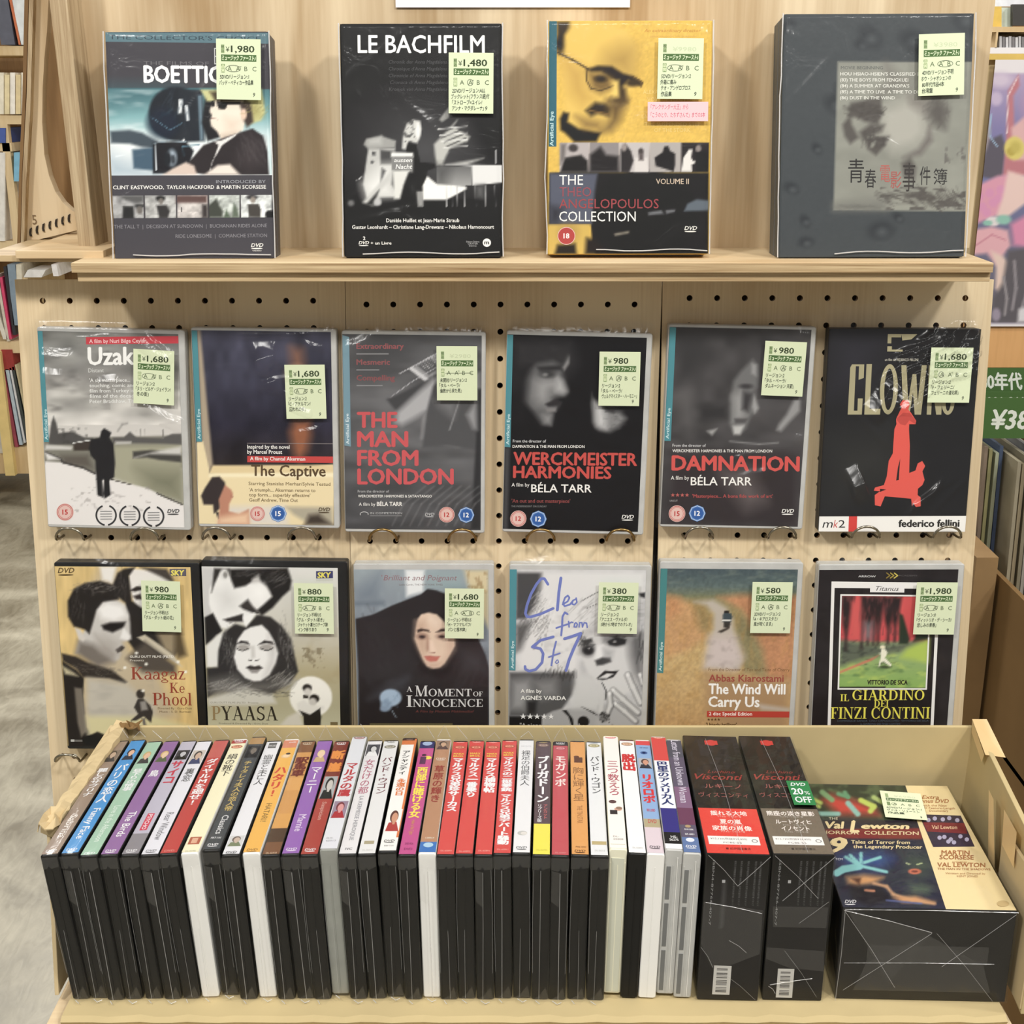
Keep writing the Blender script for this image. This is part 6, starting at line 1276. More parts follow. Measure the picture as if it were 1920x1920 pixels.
# bottom sheet with a soft dented front lip
nb = 60; mb = MB(); top, bot = [], []
xl_, xr_ = at_d(112, 1890, 0.872).x, at_d(1893, 1880, 0.872).x
for i in range(nb + 1):
    x = xl_ + (xr_ - xl_) * i / nb; yj = 0.0012 * math.sin(i * 1.7) + 0.0008 * math.sin(i * 4.1)
    top.append((x, 0.874 + yj)); bot.append((x, 0.871 + yj * .4))
v = [Wd((x, y, TRAY_H - 0.0006)) for x, y in top] + [Wd((x, TB, TRAY_H - 0.0006)) for x, y in top] + [Wd((x, y - 0.0018, TRAY_H - 0.0032)) for x, y in bot] + [Wd((x, y, TRAY_H - 0.0066)) for x, y in bot]
m_ = nb + 1; f = []
for i in range(nb):
    f.append((i, i + 1, m_ + i + 1, m_ + i)); f.append((2*m_+i, 2*m_+i+1, i+1, i)); f.append((3*m_+i, 3*m_+i+1, 2*m_+i+1, 2*m_+i)); f.append((3*m_+i, m_+i, m_+i+1, 3*m_+i+1))
in_tray(mesh_obj('tray_bottom', v, f, KRAFT_IN))
# back wall
mb = MB(); mb.hexa([Wd((XL, TB, TRAY_H)), Wd((XR, TB, TRAY_H)), Wd((XR, TB + .004, TRAY_H)), Wd((XL, TB + .004, TRAY_H))],
                   [Wd((XL, TB - .002, -0.5665)), Wd((XR, TB - .002, -0.5665)), Wd((XR, TB + .002, -0.5665)), Wd((XL, TB + .002, -0.5665))])
in_tray(mb.build('back_wall', KRAFT_IN, bevel=.0008))
# side walls; the far one carries a doubled strip and tape
def quadwall(name, pts, th, mat):
    """pts: four eye-space corners (bottom front, bottom back, top back, top front); th: thickness vector"""
    mb = MB(); P = [Wd(p) for p in pts]; Q = [Wd(Vector(p) + Vector(th)) for p in pts]
    mb.add(P + Q, [(0,1,2,3),(7,6,5,4),(0,4,5,1),(1,5,6,2),(2,6,7,3),(3,7,4,0)])
    return in_tray(mb.build(name, mat, bevel=.0006))
quadwall('side_wall', [(0.4085, 0.875, TRAY_H), (XR - .004, TB, TRAY_H), (XR, TB, -0.5625), (0.412, 0.875, -0.572)], (.0045, 0, 0), KRAFT_IN)
# torn, doubled near part of that wall
quadwall('torn_flap', [(0.4075, 0.876, TRAY_H + .004), (0.4100, 0.952, TRAY_H + .004), (0.4120, 0.962, -0.590), (0.4105, 0.878, -0.588)], (.003, 0, 0), KRAFT)
quadwall('side_wall', [(-0.3715, 0.898, TRAY_H), (-0.3690, TB, TRAY_H), (XL - .001, TB, -0.5655), (-0.3800, 0.945, -0.573)], (-.0035, 0, 0), KRAFT)
# rolled rim along the near side wall
mb = MB(); n = 26; rim = []
for i in range(n + 1):
    t = i / n; a = Vector((-0.3790, 0.940, -0.5735)).lerp(Vector((-0.3655, TB + .003, -0.5650)), t)
    w = 0.0125 + 0.0012 * math.sin(i * 2.1) + (0.002 if i < 4 else 0); j = 0.0008 * math.sin(i * 1.3) + (.0015 * math.sin(i * 2.7) if i < 5 or i > n - 3 else 0)
    rim.append([Wd(a + Vector((-w * .55, 0, -.006 + j))), Wd(a + Vector((-w * .5, 0, .0015 + j))), Wd(a + Vector((0, 0, .0035 - j))), Wd(a + Vector((w * .45, 0, .0005 + j))), Wd(a + Vector((w * .5, 0, -.014)))])
v = [p for r_ in rim for p in r_]; f = [(i*5+k, i*5+k+1, (i+1)*5+k+1, (i+1)*5+k) for i in range(n) for k in range(4)] + [(0,1,2,3,4), tuple(range(n*5+4, n*5-1, -1))]
in_tray(mesh_obj('folded_rim', v, f, KRAFT))
# crumpled corners
def crumple(name, c, sx, sy, sz, mat, seed):
    rng = np.random.RandomState(seed); mb = MB(); n = 5; v = []
    for j in range(4):
        for i in range(n):
            v.append(Wd(Vector(c) + Vector((sx * (i / (n-1) - .5) + rng.randn() * .0012, sy * (j / 3 - .5), sz * (abs(math.sin(i * 1.3 + j)) - .4) + rng.randn() * .0012))))
    f = [(j*n+i, j*n+i+1, (j+1)*n+i+1, (j+1)*n+i) for j in range(3) for i in range(n-1)]
    o = mesh_obj(name, v, f, mat); md = o.modifiers.new('th', 'SOLIDIFY'); md.thickness = .0012; return in_tray(o)
crumple('crushed_corner', (-0.3770, 0.945, -0.570), .016, .030, .006, KRAFT, 2)
crumple('crushed_corner', (-0.3560, TB - .004, -0.565), .016, .012, .008, BROWN_CARD, 3)
def tapestrip(pts, name='tape_strip', mat=None):
    P = [Wd(p) for p in pts]; return in_tray(mesh_obj(name, P, [tuple(range(len(P)))], mat or TAPE))
tapestrip([(0.4305, 1.104, -0.5595), (0.4425, 1.100, -0.5575), (0.4395, 1.040, -0.5650), (0.4235, 1.046, -0.5655)])
tapestrip([(0.4305, 1.104, -0.5593), (0.4225, 1.046, -0.5653), (0.4225, 1.050, -0.575), (0.4290, 1.098, -0.570)])
tapestrip([(0.4105, 0.985, -0.575), (0.4115, 1.000, -0.574), (0.4095, 0.975, -0.640), (0.4088, 0.955, -0.642)])
tapestrip([(0.4098, 0.930, -0.573), (0.4108, 0.962, -0.571), (0.4098, 0.955, -0.600), (0.4090, 0.925, -0.603)])

# ---------------------------------------------------------------- the standing cases
def xat(px, d, h): return (px - 960.0) / FPX * (d * math.cos(PITCH) - h * math.sin(PITCH))
BODY = {}
def tray_body(mat, wd):
    key = (mat.name, wd)
    if key in BODY: return BODY[key]
    # end view in x-z, run along y: rounded top corners, seam down the middle of each end
    L, Hh, r = 0.190, 0.135, 0.0018; prof = []
    for cx, cz, a0 in ((wd/2 - r, Hh - r, 0), (-wd/2 + r, Hh - r, 90), (-wd/2 + r, r, 180), (wd/2 - r, r, 270)):
        for k in range(4): 
            a = math.radians(a0 + 30 * k); prof.append((cx + r * math.cos(a), cz + r * math.sin(a)))
    mb = MB(); n = len(prof)
    def sc(p, s): return ((p[0]) * (1 - s / (wd/2)), (p[1] - Hh/2) * (1 - s / (Hh/2)) + Hh/2)
    rings = [(0, .0007), (.0006, 0), (L - .0006, 0), (L, .0007)]
    v = [(sc(p, s)[0], y, sc(p, s)[1]) for y, s in rings for p in prof]
    f = [(j*n+k, (j+1)*n+k, (j+1)*n+(k+1) % n, j*n+(k+1) % n) for j in range(3) for k in range(n)] + [tuple(range(n)), tuple(range(3*n, 4*n))[::-1]]
    mb.add(v, f)
    if mat is not WHITE_CASE: 
        mb.box((-.0003, -.0005, .002), (.0003, .0002, Hh - .014), 0); 
        mb.box((-wd/2 + .0009, -.0004, .003), (-wd/2 + .0016, .0002, Hh - .012)); mb.box((wd/2 - .0016, -.0004, .003), (wd/2 - .0009, .0002, Hh - .012))
    else:
        mb.box((-.0002, -.0003, .002), (.0002, .0002, Hh - .012), 0)
    o = mb.build('case_shell', mat); BODY[key] = o.data; COL.objects.unlink(o); bpy.data.objects.remove(o)
    return BODY[key]
SLV = {}
def tray_sleeve(var, wd):
    if (var, wd) in SLV: return SLV[(var, wd)]
    rng = np.random.RandomState(40 + var); e = .0003; L, Hh = .190, .135; mb = MB(); w2 = wd / 2 + e
    # top sheet over the spine
    n = 30; v = []
    for i in range(n + 1):
        y = -.0012 + (L + .003) * i / n
        for k, x in enumerate((-w2, -w2 * .6, -.15 * w2, .3 * w2, w2 * .75, w2)):
            z = Hh + .0006 + (0 if k in (0, 5) else .0006 + .0007 * math.sin(i * .55 + k + var) * rng.rand())
            if k in (0, 5): z = Hh - .0004
            v.append((x, y, z))
    mb.add(v, [(i*6+k, i*6+k+1, (i+1)*6+k+1, (i+1)*6+k) for i in range(n) for k in range(5)])
    # sealed end: two sheets meeting in a centre ridge, with a tucked notch at the top
    a = (rng.rand() - .5) * .004; y0 = -.0016
    rid = [(a * .3, y0 - .0010, Hh - .012 - rng.rand() * .003), (a * .5, y0 - .0007, Hh * .5), (a, y0 - .0012, .002)]
    tl, tr = (-w2, -.0012, Hh - .0004), (w2, -.0012, Hh - .0004); lm, rm = (-w2, y0, Hh * .5), (w2, y0, Hh * .5); bl, br = (-w2 - .001 * rng.rand(), y0, .0008), (w2 + .0005, y0, .0008)
    k = len(mb.v)
    mb.add([tl, (-w2, y0, Hh - .010), rid[0], lm, rid[1], bl, rid[2], tr, (w2, y0, Hh - .008), rm, br, (a * .3, -.0006, Hh - .007)],
           [(0, 1, 2, 11), (1, 3, 4, 2), (3, 5, 6, 4), (7, 11, 2, 8), (8, 2, 4, 9), (9, 4, 6, 10), (0, 11, 7)])
    # flap end standing up behind
    mb.add([(-w2, L + .001, Hh), (w2, L + .001, Hh), (w2 * .7, L + .004, Hh + .004 + .006 * rng.rand()), (-w2 * (.2 + .6 * rng.rand()), L + .004, Hh + .007 + .006 * rng.rand())], [(0, 1, 2, 3)])
    # film peeking out below
    mb.add([(-w2 * .8, y0 - .001, .001), (w2 * .8, y0 - .001, .001), (a + .002, y0 - .007, .0016), (a - .003, y0 - .006, .0012)], [(0, 1, 2, 3)])
    o = mb.build('plastic_sleeve', FILM, smooth=False); o.data.polygons.foreach_set('use_smooth', [i < n * 5 for i in range(len(o.data.polygons))]); SLV[(var, wd)] = o.data; COL.objects.unlink(o); bpy.data.objects.remove(o)
    # thin tubes on the welded ridge, its bright highlight put into their haze
    mb = MB(); mb.tube([Vector(p) - Vector((0, .0002, 0)) for p in rid[(0 if var % 3 else 1):]], .00012 + .00006 * (var % 3), 5)
    mb.tube([(w2 * (.8 if var % 2 else -.8), y0 - .0004, Hh - .012), (w2 * (.9 if var % 2 else -.9), y0 - .0008, Hh * .6), (w2 * (.84 if var % 2 else -.84), y0 - .0004, Hh * .2)], .0001, 5)
    if False: mb.add([(-w2, -.0022, Hh - .012), (w2 * .1, -.0024, Hh - .014), (w2 * .0, -.0024, Hh - .045), (-w2 * .8, -.0022, Hh - .040)], [(0, 1, 2, 3)])
    nz_ = Hh - .0105 - .001 * (var % 3); yy = y0 - .0012; c_ = a * .5
    k0 = [(-w2, yy, Hh - .0006), (w2, yy, Hh - .0006), (w2, yy, Hh - .009 - .002 * (var % 2)), (c_ + .0016, yy - .0003, nz_), (c_, yy - .0003, nz_ + .0028), (c_ - .0016, yy - .0003, nz_), (-w2, yy, Hh - .011)]
    mb.add(k0, [(0, 4, 5, 6), (0, 1, 4), (1, 2, 3, 4)], 1)
    if var % 4 == 1: mb.add([(c_, yy, Hh - .014), (-w2 * .9, yy, Hh - .012), (-w2 * .9, yy, Hh - .040), (c_, yy, Hh - .046)], [(0, 1, 2, 3)], 1)
    mb.add([(-w2, y0 - .0008, .0006), (w2, y0 - .0008, .0006), (w2 * .6, y0 - .0008, .014), (c_, y0 - .0012, .006)], [(0, 1, 2, 3)], 1)
    o = mb.build('weld_highlight', None, mats=[FILM_CREASE, FILM_FOLD]); SLV[(var, wd, 'w')] = o.data; COL.objects.unlink(o); bpy.data.objects.remove(o)
    fz = Hh + .006 + .007 * rng.rand(); q_ = (rng.rand() - .5) * w2; mb = MB()
    mb.tube([(w2 * .8, L + .002, Hh + .001), (q_, L + .0035, fz)] + ([(-w2 * .8, L + .002, Hh + .001)] if var % 2 else []), .0003, 5)  # hazy tubes stand in for white highlights on the flap
    o = mb.build('flap_highlight', FILM_CREASE); SLV[(var, wd, 'f')] = o.data; COL.objects.unlink(o); bpy.data.objects.remove(o)
    mb = MB(); mb.tube([(-w2 * .5, y0 - .0015, .0012), (q_ * .4, y0 - .0055, .0012), (w2 * .5, y0 - .003, .0012)][:2 + var % 2], .0003, 5)  # pale tube painted as the white glint at the sleeve foot
    o = mb.build('tuck_glint', FILM_GLINT); SLV[(var, wd, 'b')] = o.data; COL.objects.unlink(o); bpy.data.objects.remove(o)
    return SLV[(var, wd)]
def crop_y(Y): return 1340 + Y / 5.053
def tray_case(i, fx, bx, btm, label, mat, art, dz=0.0, dy=0.0, sleeve_=True, wd=0.014, name='film_case'):
    Xf, Xb, Xm = xat(fx, FD, SPH), xat(bx, BD, SPH), xat(btm, FD, TRAY_H)
    up = Vector((Xf - Xm, 0, 0.135)); dep = Vector((Xb - Xf, 0.190, 0)).normalized()
    right = dep.cross(up).normalized(); up = right.cross(dep).normalized()
    M = Matrix.Identity(4)
    for c, a in enumerate((right, dep, up)):
        for r in range(3): M[r][c] = a[r]
    o = Wd((Xm, FD + dy, TRAY_H + dz + abs(right.z) * wd / 2))
    for r in range(3): M[r][3] = o[r]
    root = empty(name, M); tag(root, label, 'disc case', 'disc cases standing spine up in the cardboard tray')
    b = bpy.data.objects.new('case_shell', tray_body(mat, wd)); COL.objects.link(b); b.parent = root
    # spine print: drawing frame x 0..100 across, y as read on the photograph crop
    def vy(Y):
        r = ray(960, crop_y(Y)); d = r.y * (SPH / r.z); return (d - FD) / 0.190
    yb, yf = 0.1875, 0.0015
    w_ = wd - .0008
    A = Art(w_, yb - yf, [(0, 0), (100, 0), (100, 1000), (0, 1000)], cell=.0016)
    t = lambda Y: 1000 * (1 - max(0.0, min(1.0, (vy(Y) * 0.190 - yf) / (yb - yf))))
    art(A, t)
    A.build('spine_print', root, Matrix.Translation((-w_ / 2, yf, 0.1351)) @ Matrix.Rotation(math.radians(-90), 4, 'X'))
    if sleeve_:
        s = bpy.data.objects.new('plastic_sleeve', tray_sleeve(i % 7, wd)); COL.objects.link(s); s.parent = root
        for nm, kk in (('weld_highlight', 'w'), ('flap_highlight', 'f'), ('tuck_glint', 'b')):
            s2 = bpy.data.objects.new(nm, SLV[(i % 7, wd, kk)]); COL.objects.link(s2); s2.parent = root
    return root
# spine design: bg bands [(Y0,Y1,col)], items
def spine(bg, bands=(), items=()):
    def go(a, t):
        a.F(bg)
        for y0, y1, c in bands: a.R(0, t(y0), 100, t(y1), c)
        for it in items:
            k = it[0]
            if k == 'V': _, txt, y0, y1, col, *o = it; a.V(txt, (o[2] if len(o) > 2 else 50), t(y0), t(y1), (o[0] if o else 80), col, bold=(o[1] if len(o) > 1 else .03))
            elif k == 'L': _, txt, y0, y1, col, *o = it; hh = (o[0] if o else 50); a.T(txt, (o[1] if len(o) > 1 else 50) - hh * .4, t(y0), hh, col, w=t(y1) - t(y0), ang=-90, bold=.02)
            elif k == 'DVD': _, y, col = it; dvd2(a, t(y), col)
            elif k == 'WB': _, y, col = it; a.D(50, t(y), 40, col, ry=17); a.D(50, t(y), 30, tuple(min(255, c + 60) for c in col), ry=11); a.T('WB', 32, t(y) + 6, 14, col, w=36, bold=.05)
            elif k == 'pic': _, y0, y1, cs = it; pic(a, t(y0), t(y1), cs)
            elif k == 'R': _, x0, y0, x1, y1, col = it; a.R(x0, t(y0), x1, t(y1), col)
            elif k == 'D': _, x, y, r, col = it; a.D(x, t(y), r, col, ry=r * .62)
            elif k == 'T': _, txt, x0, y, x1, h, col = it; a.T(txt, x0, t(y), h, col, w=x1 - x0, bold=.02)
    return go
def dvd2(a, y, col): a.T('DVD', 16, y, 15, col, w=66, bold=.03, ital=.2); a.D(50, y + 7, 30, col, ry=3)
def pic(a, y0, y1, cs):
    """small printed portrait: ground, hair, face, clothes"""
    bgc, hair, skin, cloth = cs; h = y1 - y0
    a.R(6, y0, 94, y1, bgc); a.Q([(10, y1), (22, y0 + h*.62), (70, y0 + h*.58), (92, y1)], cloth)
    a.D(50, y0 + h*.34, 26, hair, ry=h*.28); a.D(54, y0 + h*.40, 19, skin, ry=h*.23); a.Q([(44, y0+h*.55), (62, y0+h*.55), (60, y0+h*.7), (46, y0+h*.7)], skin)
B_, WH = (56, 54, 54), (236, 236, 238)
sk = (222, 180, 150)
TC = [
 # front x, back x, bottom x, label, shell, art, dz, dy, sleeve
 (91,228,153,'sleeved case with a dull brown spine and white lettering, outermost beside the folded tray rim',BLACK_CASE, spine((150,130,114),(), [('pic',340,450,((128,112,96),(70,60,50),(190,164,140),(60,56,54))),('V','麗しのサブリナ',510,780,WH,70),('L','Sabrina',950,1170,(230,222,214),44),('DVD',1300,WH)]),0,0,1),
 (129,260,186.6,'sleeved case with a bright blue spine and white lettering',BLACK_CASE, spine((70,148,210),(), [('pic',330,440,((70,148,210),(50,44,50),sk,(40,44,60))),('V','パリの恋人',480,850,WH,74),('L','Funny Face',900,1190,WH,46),('DVD',1300,WH)]),.0005,.001,1),
 (166,291.5,218.4,'sleeved case with a pale sage green spine',BLACK_CASE, spine((160,196,172),(), [('pic',340,460,((160,196,172),(196,170,110),sk,(60,60,60))),('V','昼下りの情事',510,720,WH,66),('L','Love in the Afternoon',860,1200,(214,230,218),40),('DVD',1320,WH)]),0,-.001,1),
 (203.5,323,252,'sleeved case with a mauve purple spine',BLACK_CASE, spine((146,106,160),(), [('pic',340,450,((134,96,144),(206,176,110),(226,196,160),(90,100,70))),('V','鳥',520,600,WH,66),('L','The Birds',920,1160,WH,48),('DVD',1300,WH)]),0,0,1),
 (242,355,288.8,'sleeved case with a lilac grey spine, red characters and a red name block',BLACK_CASE, spine((186,182,198),[(1130,1370,(138,134,140))], [('pic',340,430,((60,60,66),(40,40,44),(190,190,194),(30,30,30))),('V','サイコ',440,660,(196,52,76),84,.06),('R',30,940,75,1100,(206,56,84)),('L','PSYCHO',950,1092,WH,26),('DVD',1300,WH)]),-.0005,.001,1),
 (279.7,384.6,325,'sleeved case with a white spine, a small picture and thin black title',BLACK_CASE, spine((222,222,230),(), [('pic',340,470,((200,190,180),(60,56,60),(200,170,150),(60,70,110))),('V','裏窓',510,640,B_,64,.01),('L','Rear Window',930,1190,(130,130,136),46),('DVD',1300,(120,120,124))]),0,0,1),
 (315,417,360,'sleeved case with a brick red spine and white title',BLACK_CASE, spine((190,66,62),[(240,420,(196,96,90))], [('V','ダイヤルMを廻せ!',430,870,WH,78,.04),('T','DVD',20,1310,80,14,(220,150,140))]),.001,0,1),
 (354,450,394.7,'white case with a cream spine under a dark red top',WHITE_CASE, spine((238,232,196),[(240,290,(170,60,56))], [('DVD',270,WH),('WB',322,(176,110,80)),('V','絹の靴下',390,600,B_,72,.01),('R',14,1180,84,1250,(176,96,70)),('R',30,1190,66,1240,(220,170,140)),('T','DL-56782',20,1320,84,10,(190,186,160))]),.0005,.002,1),
 (393.5,484.7,431,'tall sleeved case with a dark spine, gold top and gold title',BLACK_CASE, spine((72,76,80),[(190,320,(176,138,88))], [('T','WORLD CINEMA',12,240,90,12,(236,220,180)),('pic',340,450,((40,40,44),(70,66,64),(120,110,100),(30,30,32))),('V','チャタレイ夫人の恋人帝',480,960,(198,172,96),56,.03),('L','Classics',1000,1180,(220,220,220),40),('T','FRT-161',20,1225,80,14,WH),('DVD',1290,WH)]),.002,.004,1),
 (432,515,467,'sleeved case with a white spine, slim black title and a small corner picture',BLACK_CASE, spine((226,226,230),(), [('R',20,270,76,320,(96,96,96)),('T','STUDIO CLASSICS',22,305,74,16,(226,226,226)),('V','幽霊と未亡人',380,670,B_,66,.0),('pic',1150,1250,((206,206,206),(110,96,90),(196,176,160),(120,130,100))),('DVD',1315,(70,70,72))]),0,0,1),
 (470,547,503,'white case with an amber yellow spine and red exclamation title',WHITE_CASE, spine((234,178,78),[(235,330,(214,136,104))], [('T','DVD',40,285,86,12,WH),('D',50,410,32,(226,190,140)),('D',52,408,22,(238,206,160)),('D',60,388,16,(70,56,50)),('V','ハタリ!',510,800,(206,72,44),86,.06),('L','HATARI!',860,1035,(150,120,60),36),('DVD',1310,(150,110,50))]),.0005,.002,1),
 (507,578.7,538,'sleeved case with a desert brown spine and dark red block title',BLACK_CASE, spine((206,150,82),[(240,360,(130,86,56)),(600,720,(216,160,88)),(940,1070,(214,158,82)),(1080,1210,(84,64,50)),(1210,1360,(122,84,58))], [('DVD',280,(210,196,170)),('V','駅馬車',405,590,(112,46,40),92,.07),('T','DL-56918',20,1325,84,14,(210,180,150))]),0,0,1),
 (543.5,610,573.8,'sleeved case with a violet spine, a blonde head and white title',BLACK_CASE, spine((148,100,178),(), [('pic',335,455,((150,104,170),(226,202,150),(232,200,170),(200,170,120))),('V','マーニー',500,750,WH,78,.02),('L','Marnie',955,1115,(220,204,230),46),('DVD',1290,(232,222,238))]),0,.001,1),
 (579,642,605.6,'sleeved case with a rust spine, flaming orange title and a grey portrait',BLACK_CASE, spine((168,64,56),[(235,585,(124,52,44))], [('DVD',280,WH),('V','断崖',330,560,(226,140,56),92,.08),('pic',588,800,((166,170,172),(40,40,42),(196,192,186),(30,32,36))),('L','Suspicion',830,1000,(210,160,150),26),('DVD',1290,WH)]),0,0,1),
 (615,674.7,638.5,'tall clear grey case with a white spine and red bird-film title above a small picture',GREYCLEAR_CASE, spine((218,220,226),(), [('DVD',205,(110,110,114)),('WB',262,(150,110,110)),('V','マルタの鷹',500,825,(184,50,60),84,.05),('pic',870,1030,((150,130,150),(120,50,60),(216,150,150),(170,40,50))),('T','DLW-',20,1230,60,12,(176,176,180)),('T','65013',20,1255,80,12,(176,176,180))]),.003,.003,1),
 (651,704,673,'sleeved case with a white spine topped by a monochrome portrait, pink and grey title',BLACK_CASE, spine((224,222,224),(), [('DVD',280,WH),('pic',290,400,((84,84,90),(60,60,64),(206,206,206),(230,230,230))),('V','女だけの都',430,760,(178,96,120),70,.01),('L','LA KERMESSE HEROIQUE',780,1200,(150,150,156),26),('T','IVC',30,1290,72,16,(90,90,96))]),.0005,0,1),
 (687,734,709,'sleeved case with a plain white spine and maroon and grey dotted title',BLACK_CASE, spine((224,224,224),(), [('DVD',262,(96,100,96)),('WB',312,(130,126,112)),('V','バンド・ウゴン',410,760,(116,66,72),72,.02),('R',20,1205,80,1235,(170,160,130)),('T','DL-56313',20,1300,80,12,(190,190,186))]),0,.001,1),
 (726,769,742.5,'tall sleeved case with an orange-edged white spine, brown top and a seated woman',BLACK_CASE, spine((240,238,234),[(190,275,(78,52,44)),(275,315,(216,122,66))], [('R',86,190,100,1200,(222,124,66)),('D',50,232,26,(120,90,80)),('V','アシャンティ',370,600,B_,58,.03,44),('V','永遠の日',640,800,(222,124,66),60,.06),('pic',930,1140,((240,238,234),(96,60,52),(206,150,120),(176,60,56))),('DVD',1240,(80,80,80)),('T','BIBF 7181',24,1285,80,10,(160,160,160))]),.002,.002,1),
 (763,802.5,776,'sleeved case with a magenta spine, yellow disc and yellow title',BLACK_CASE, spine((196,82,142),[(215,320,(56,56,104))], [('D',50,275,34,(160,180,214)),('D',70,410,26,(236,220,76)),('R',20,400,60,470,(96,60,90)),('D',42,385,16,(60,44,56)),('V','西部に賭ける女',500,980,(240,222,70),74,.05),('L','Heller in Pink Tights',1000,1140,(214,150,90),22),('T','DVD PDA',26,1235,76,16,(130,46,96)),('T','DVD',26,1285,76,16,(130,46,96))]),0,0,1),
 (800.5,832,810,'white case with a tan spine, faded red title and a blue foot',WHITE_CASE, spine((182,136,104),[(235,265,(110,80,66)),(1225,1345,(58,116,190))], [('pic',265,345,((150,124,104),(70,60,58),(196,160,130),(90,70,70))),('DVD',440,(226,210,196)),('V','草原の輝き',500,850,(150,60,52),70,.04),('T','128864',26,1195,80,12,(230,220,200)),('D',50,1255,30,(170,206,230))]),.0005,.002,1),
 (835,864,842,'sleeved case with a red spine, first of four alike, circus title of nine characters',BLACK_CASE, spine((214,76,72),(), [('DVD',258,(240,180,170)),('WB',310,(176,90,66)),('T','MARX',14,380,84,16,(240,220,70)),('T','BROS.',14,402,84,16,(240,220,70)),('V','マルクス兄弟珍サーカス',412,920,WH,74,.07),('T','DL-65893',18,1298,84,11,(240,170,160))]),0,0,1),
 (870,894.5,875.6,'sleeved case with a red spine, second of four alike, white title of seven characters',BLACK_CASE, spine((214,76,72),(), [('DVD',262,(240,180,170)),('WB',315,(176,90,66)),('T','MARX',14,382,84,16,(240,220,70)),('T','BROS.',14,404,84,16,(240,220,70)),('V','マルクス一番乗り',416,790,WH,72,.07),('T','DL-65892',18,1310,84,11,(240,170,160))]),0,.001,1),
 (906.5,925,910,'sleeved case with a red spine, third of four alike, shortest white title ending halfway',BLACK_CASE, spine((214,76,72),(), [('DVD',258,(240,180,170)),('WB',310,(176,90,66)),('T','MARX',14,380,84,16,(240,220,70)),('T','BROS.',14,402,84,16,(240,220,70)),('V','マルクス捕物帖',412,740,WH,74,.07),('T','DL-65891',18,1298,84,11,(240,170,160))]),0,0,1),
 (941.5,956,944,'sleeved case with a red spine, fourth of four alike, white title running its whole length',BLACK_CASE, spine((214,76,72),(), [('DVD',255,(240,180,170)),('WB',310,(176,90,66)),('T','MARX',14,380,84,16,(240,220,70)),('T','BROS.',14,402,84,16,(240,220,70)),('V','マルクスの二挺拳銃',412,740,WH,72,.07),('V','マルクス兄弟デパート騒動',765,1245,WH,72,.07),('T','DL-65811',18,1298,84,11,(240,170,160))]),.0005,.001,1),
 (977.6,987.5,978.8,'sleeved case with a white spine, slender black title and a faint grey face',BLACK_CASE, spine((230,230,232),(), [('T','CLASSIC COLLECTION',14,320,84,14,(186,186,190)),('V','裸足の伯爵夫人',355,690,(72,72,76),66,.0),('D',50,1140,30,(190,190,186)),('D',60,1142,20,(220,216,210)),('DVD',1285,(70,70,74))]),.001,.001,1),
 (1015,1019,1012.5,'sleeved case with a dark plum spine, bold white title and yellow foot',BLACK_CASE, spine((92,74,80),[(1035,1345,(234,224,72))], [('DVD',245,(196,176,110)),('WB',290,(120,96,84)),('V','ブリガドーン',395,835,WH,84,.07),('V','リプリーズ版',850,1020,WH,30,.02,34),('V','アンカット',850,990,(210,110,110),30,.02,70),('T','DL-56781',20,1290,84,11,(206,196,70))]),0,0,1),
 (1050.5,1051,1044,'sleeved case with a rose red spine, black top and white title',BLACK_CASE, spine((196,80,88),[(220,290,(52,48,48))], [('DVD',268,WH),('WB',315,(170,90,96)),('V','モガンボ',385,680,(240,222,216),78,.04),('T','DL-65007',20,1312,84,11,(226,150,150))]),-.0005,0,1),
 (1088,1082.7,1080,'sleeved case with an orange spine, two silhouettes and thin brown title',BLACK_CASE, spine((224,160,88),(), [('R',20,250,76,262,(170,106,60)),('D',40,400,18,(110,66,44)),('D',62,420,20,(96,56,40)),('R',24,405,80,455,(100,60,42)),('V','胸に輝く星',500,820,(142,96,50),78,.0),('L','THE TIN STAR',860,1030,(176,120,64),34),('T','PHNE 100252',24,1262,86,12,(130,84,40)),('DVD',1300,(96,60,34))]),0,0,1),
 (1124,1113,1115.6,'sleeved case with a white spine, gold band and grey-black dotted title',BLACK_CASE, spine((228,230,232),(), [('DVD',240,(96,100,96)),('WB',290,(150,140,96)),('V','バンド・ウゴン',390,745,(76,76,80),68,.02),('R',8,1195,96,1228,(190,172,122)),('T','DL-56313',24,1290,84,12,(190,190,186))]),0,-.001,1),
 (1160,1145,1147.5,'tall unsleeved cream case with black top, dark pink title and two heads',CREAM_CASE, spine((240,234,228),[(165,208,(44,42,42))], [('DVD',195,WH),('WB',240,(206,130,130)),('V','三つ数えろ',485,820,(176,92,104),80,.02),('D',34,880,24,(96,70,70)),('D',66,950,24,(206,160,140)),('D',72,940,20,(150,120,100)),('R',14,960,60,1000,(60,54,56)),('T','DL-',24,1220,60,12,(170,166,160)),('T','65008',24,1245,84,12,(170,166,160)),('R',6,1285,94,1289,(206,202,170))]),.003,.004,0),
 (1195.5,1174.7,1179,'unsleeved black case with a white spine, red top and red two-character title',BLACK_CASE, spine((236,236,236),[(205,262,(206,62,66))], [('DVD',245,WH),('WB',292,(170,130,100)),('V','脱出',390,545,(204,50,52),92,.08),('T','DL-56802',24,1285,84,12,(190,190,190))]),.0008,.001,0),
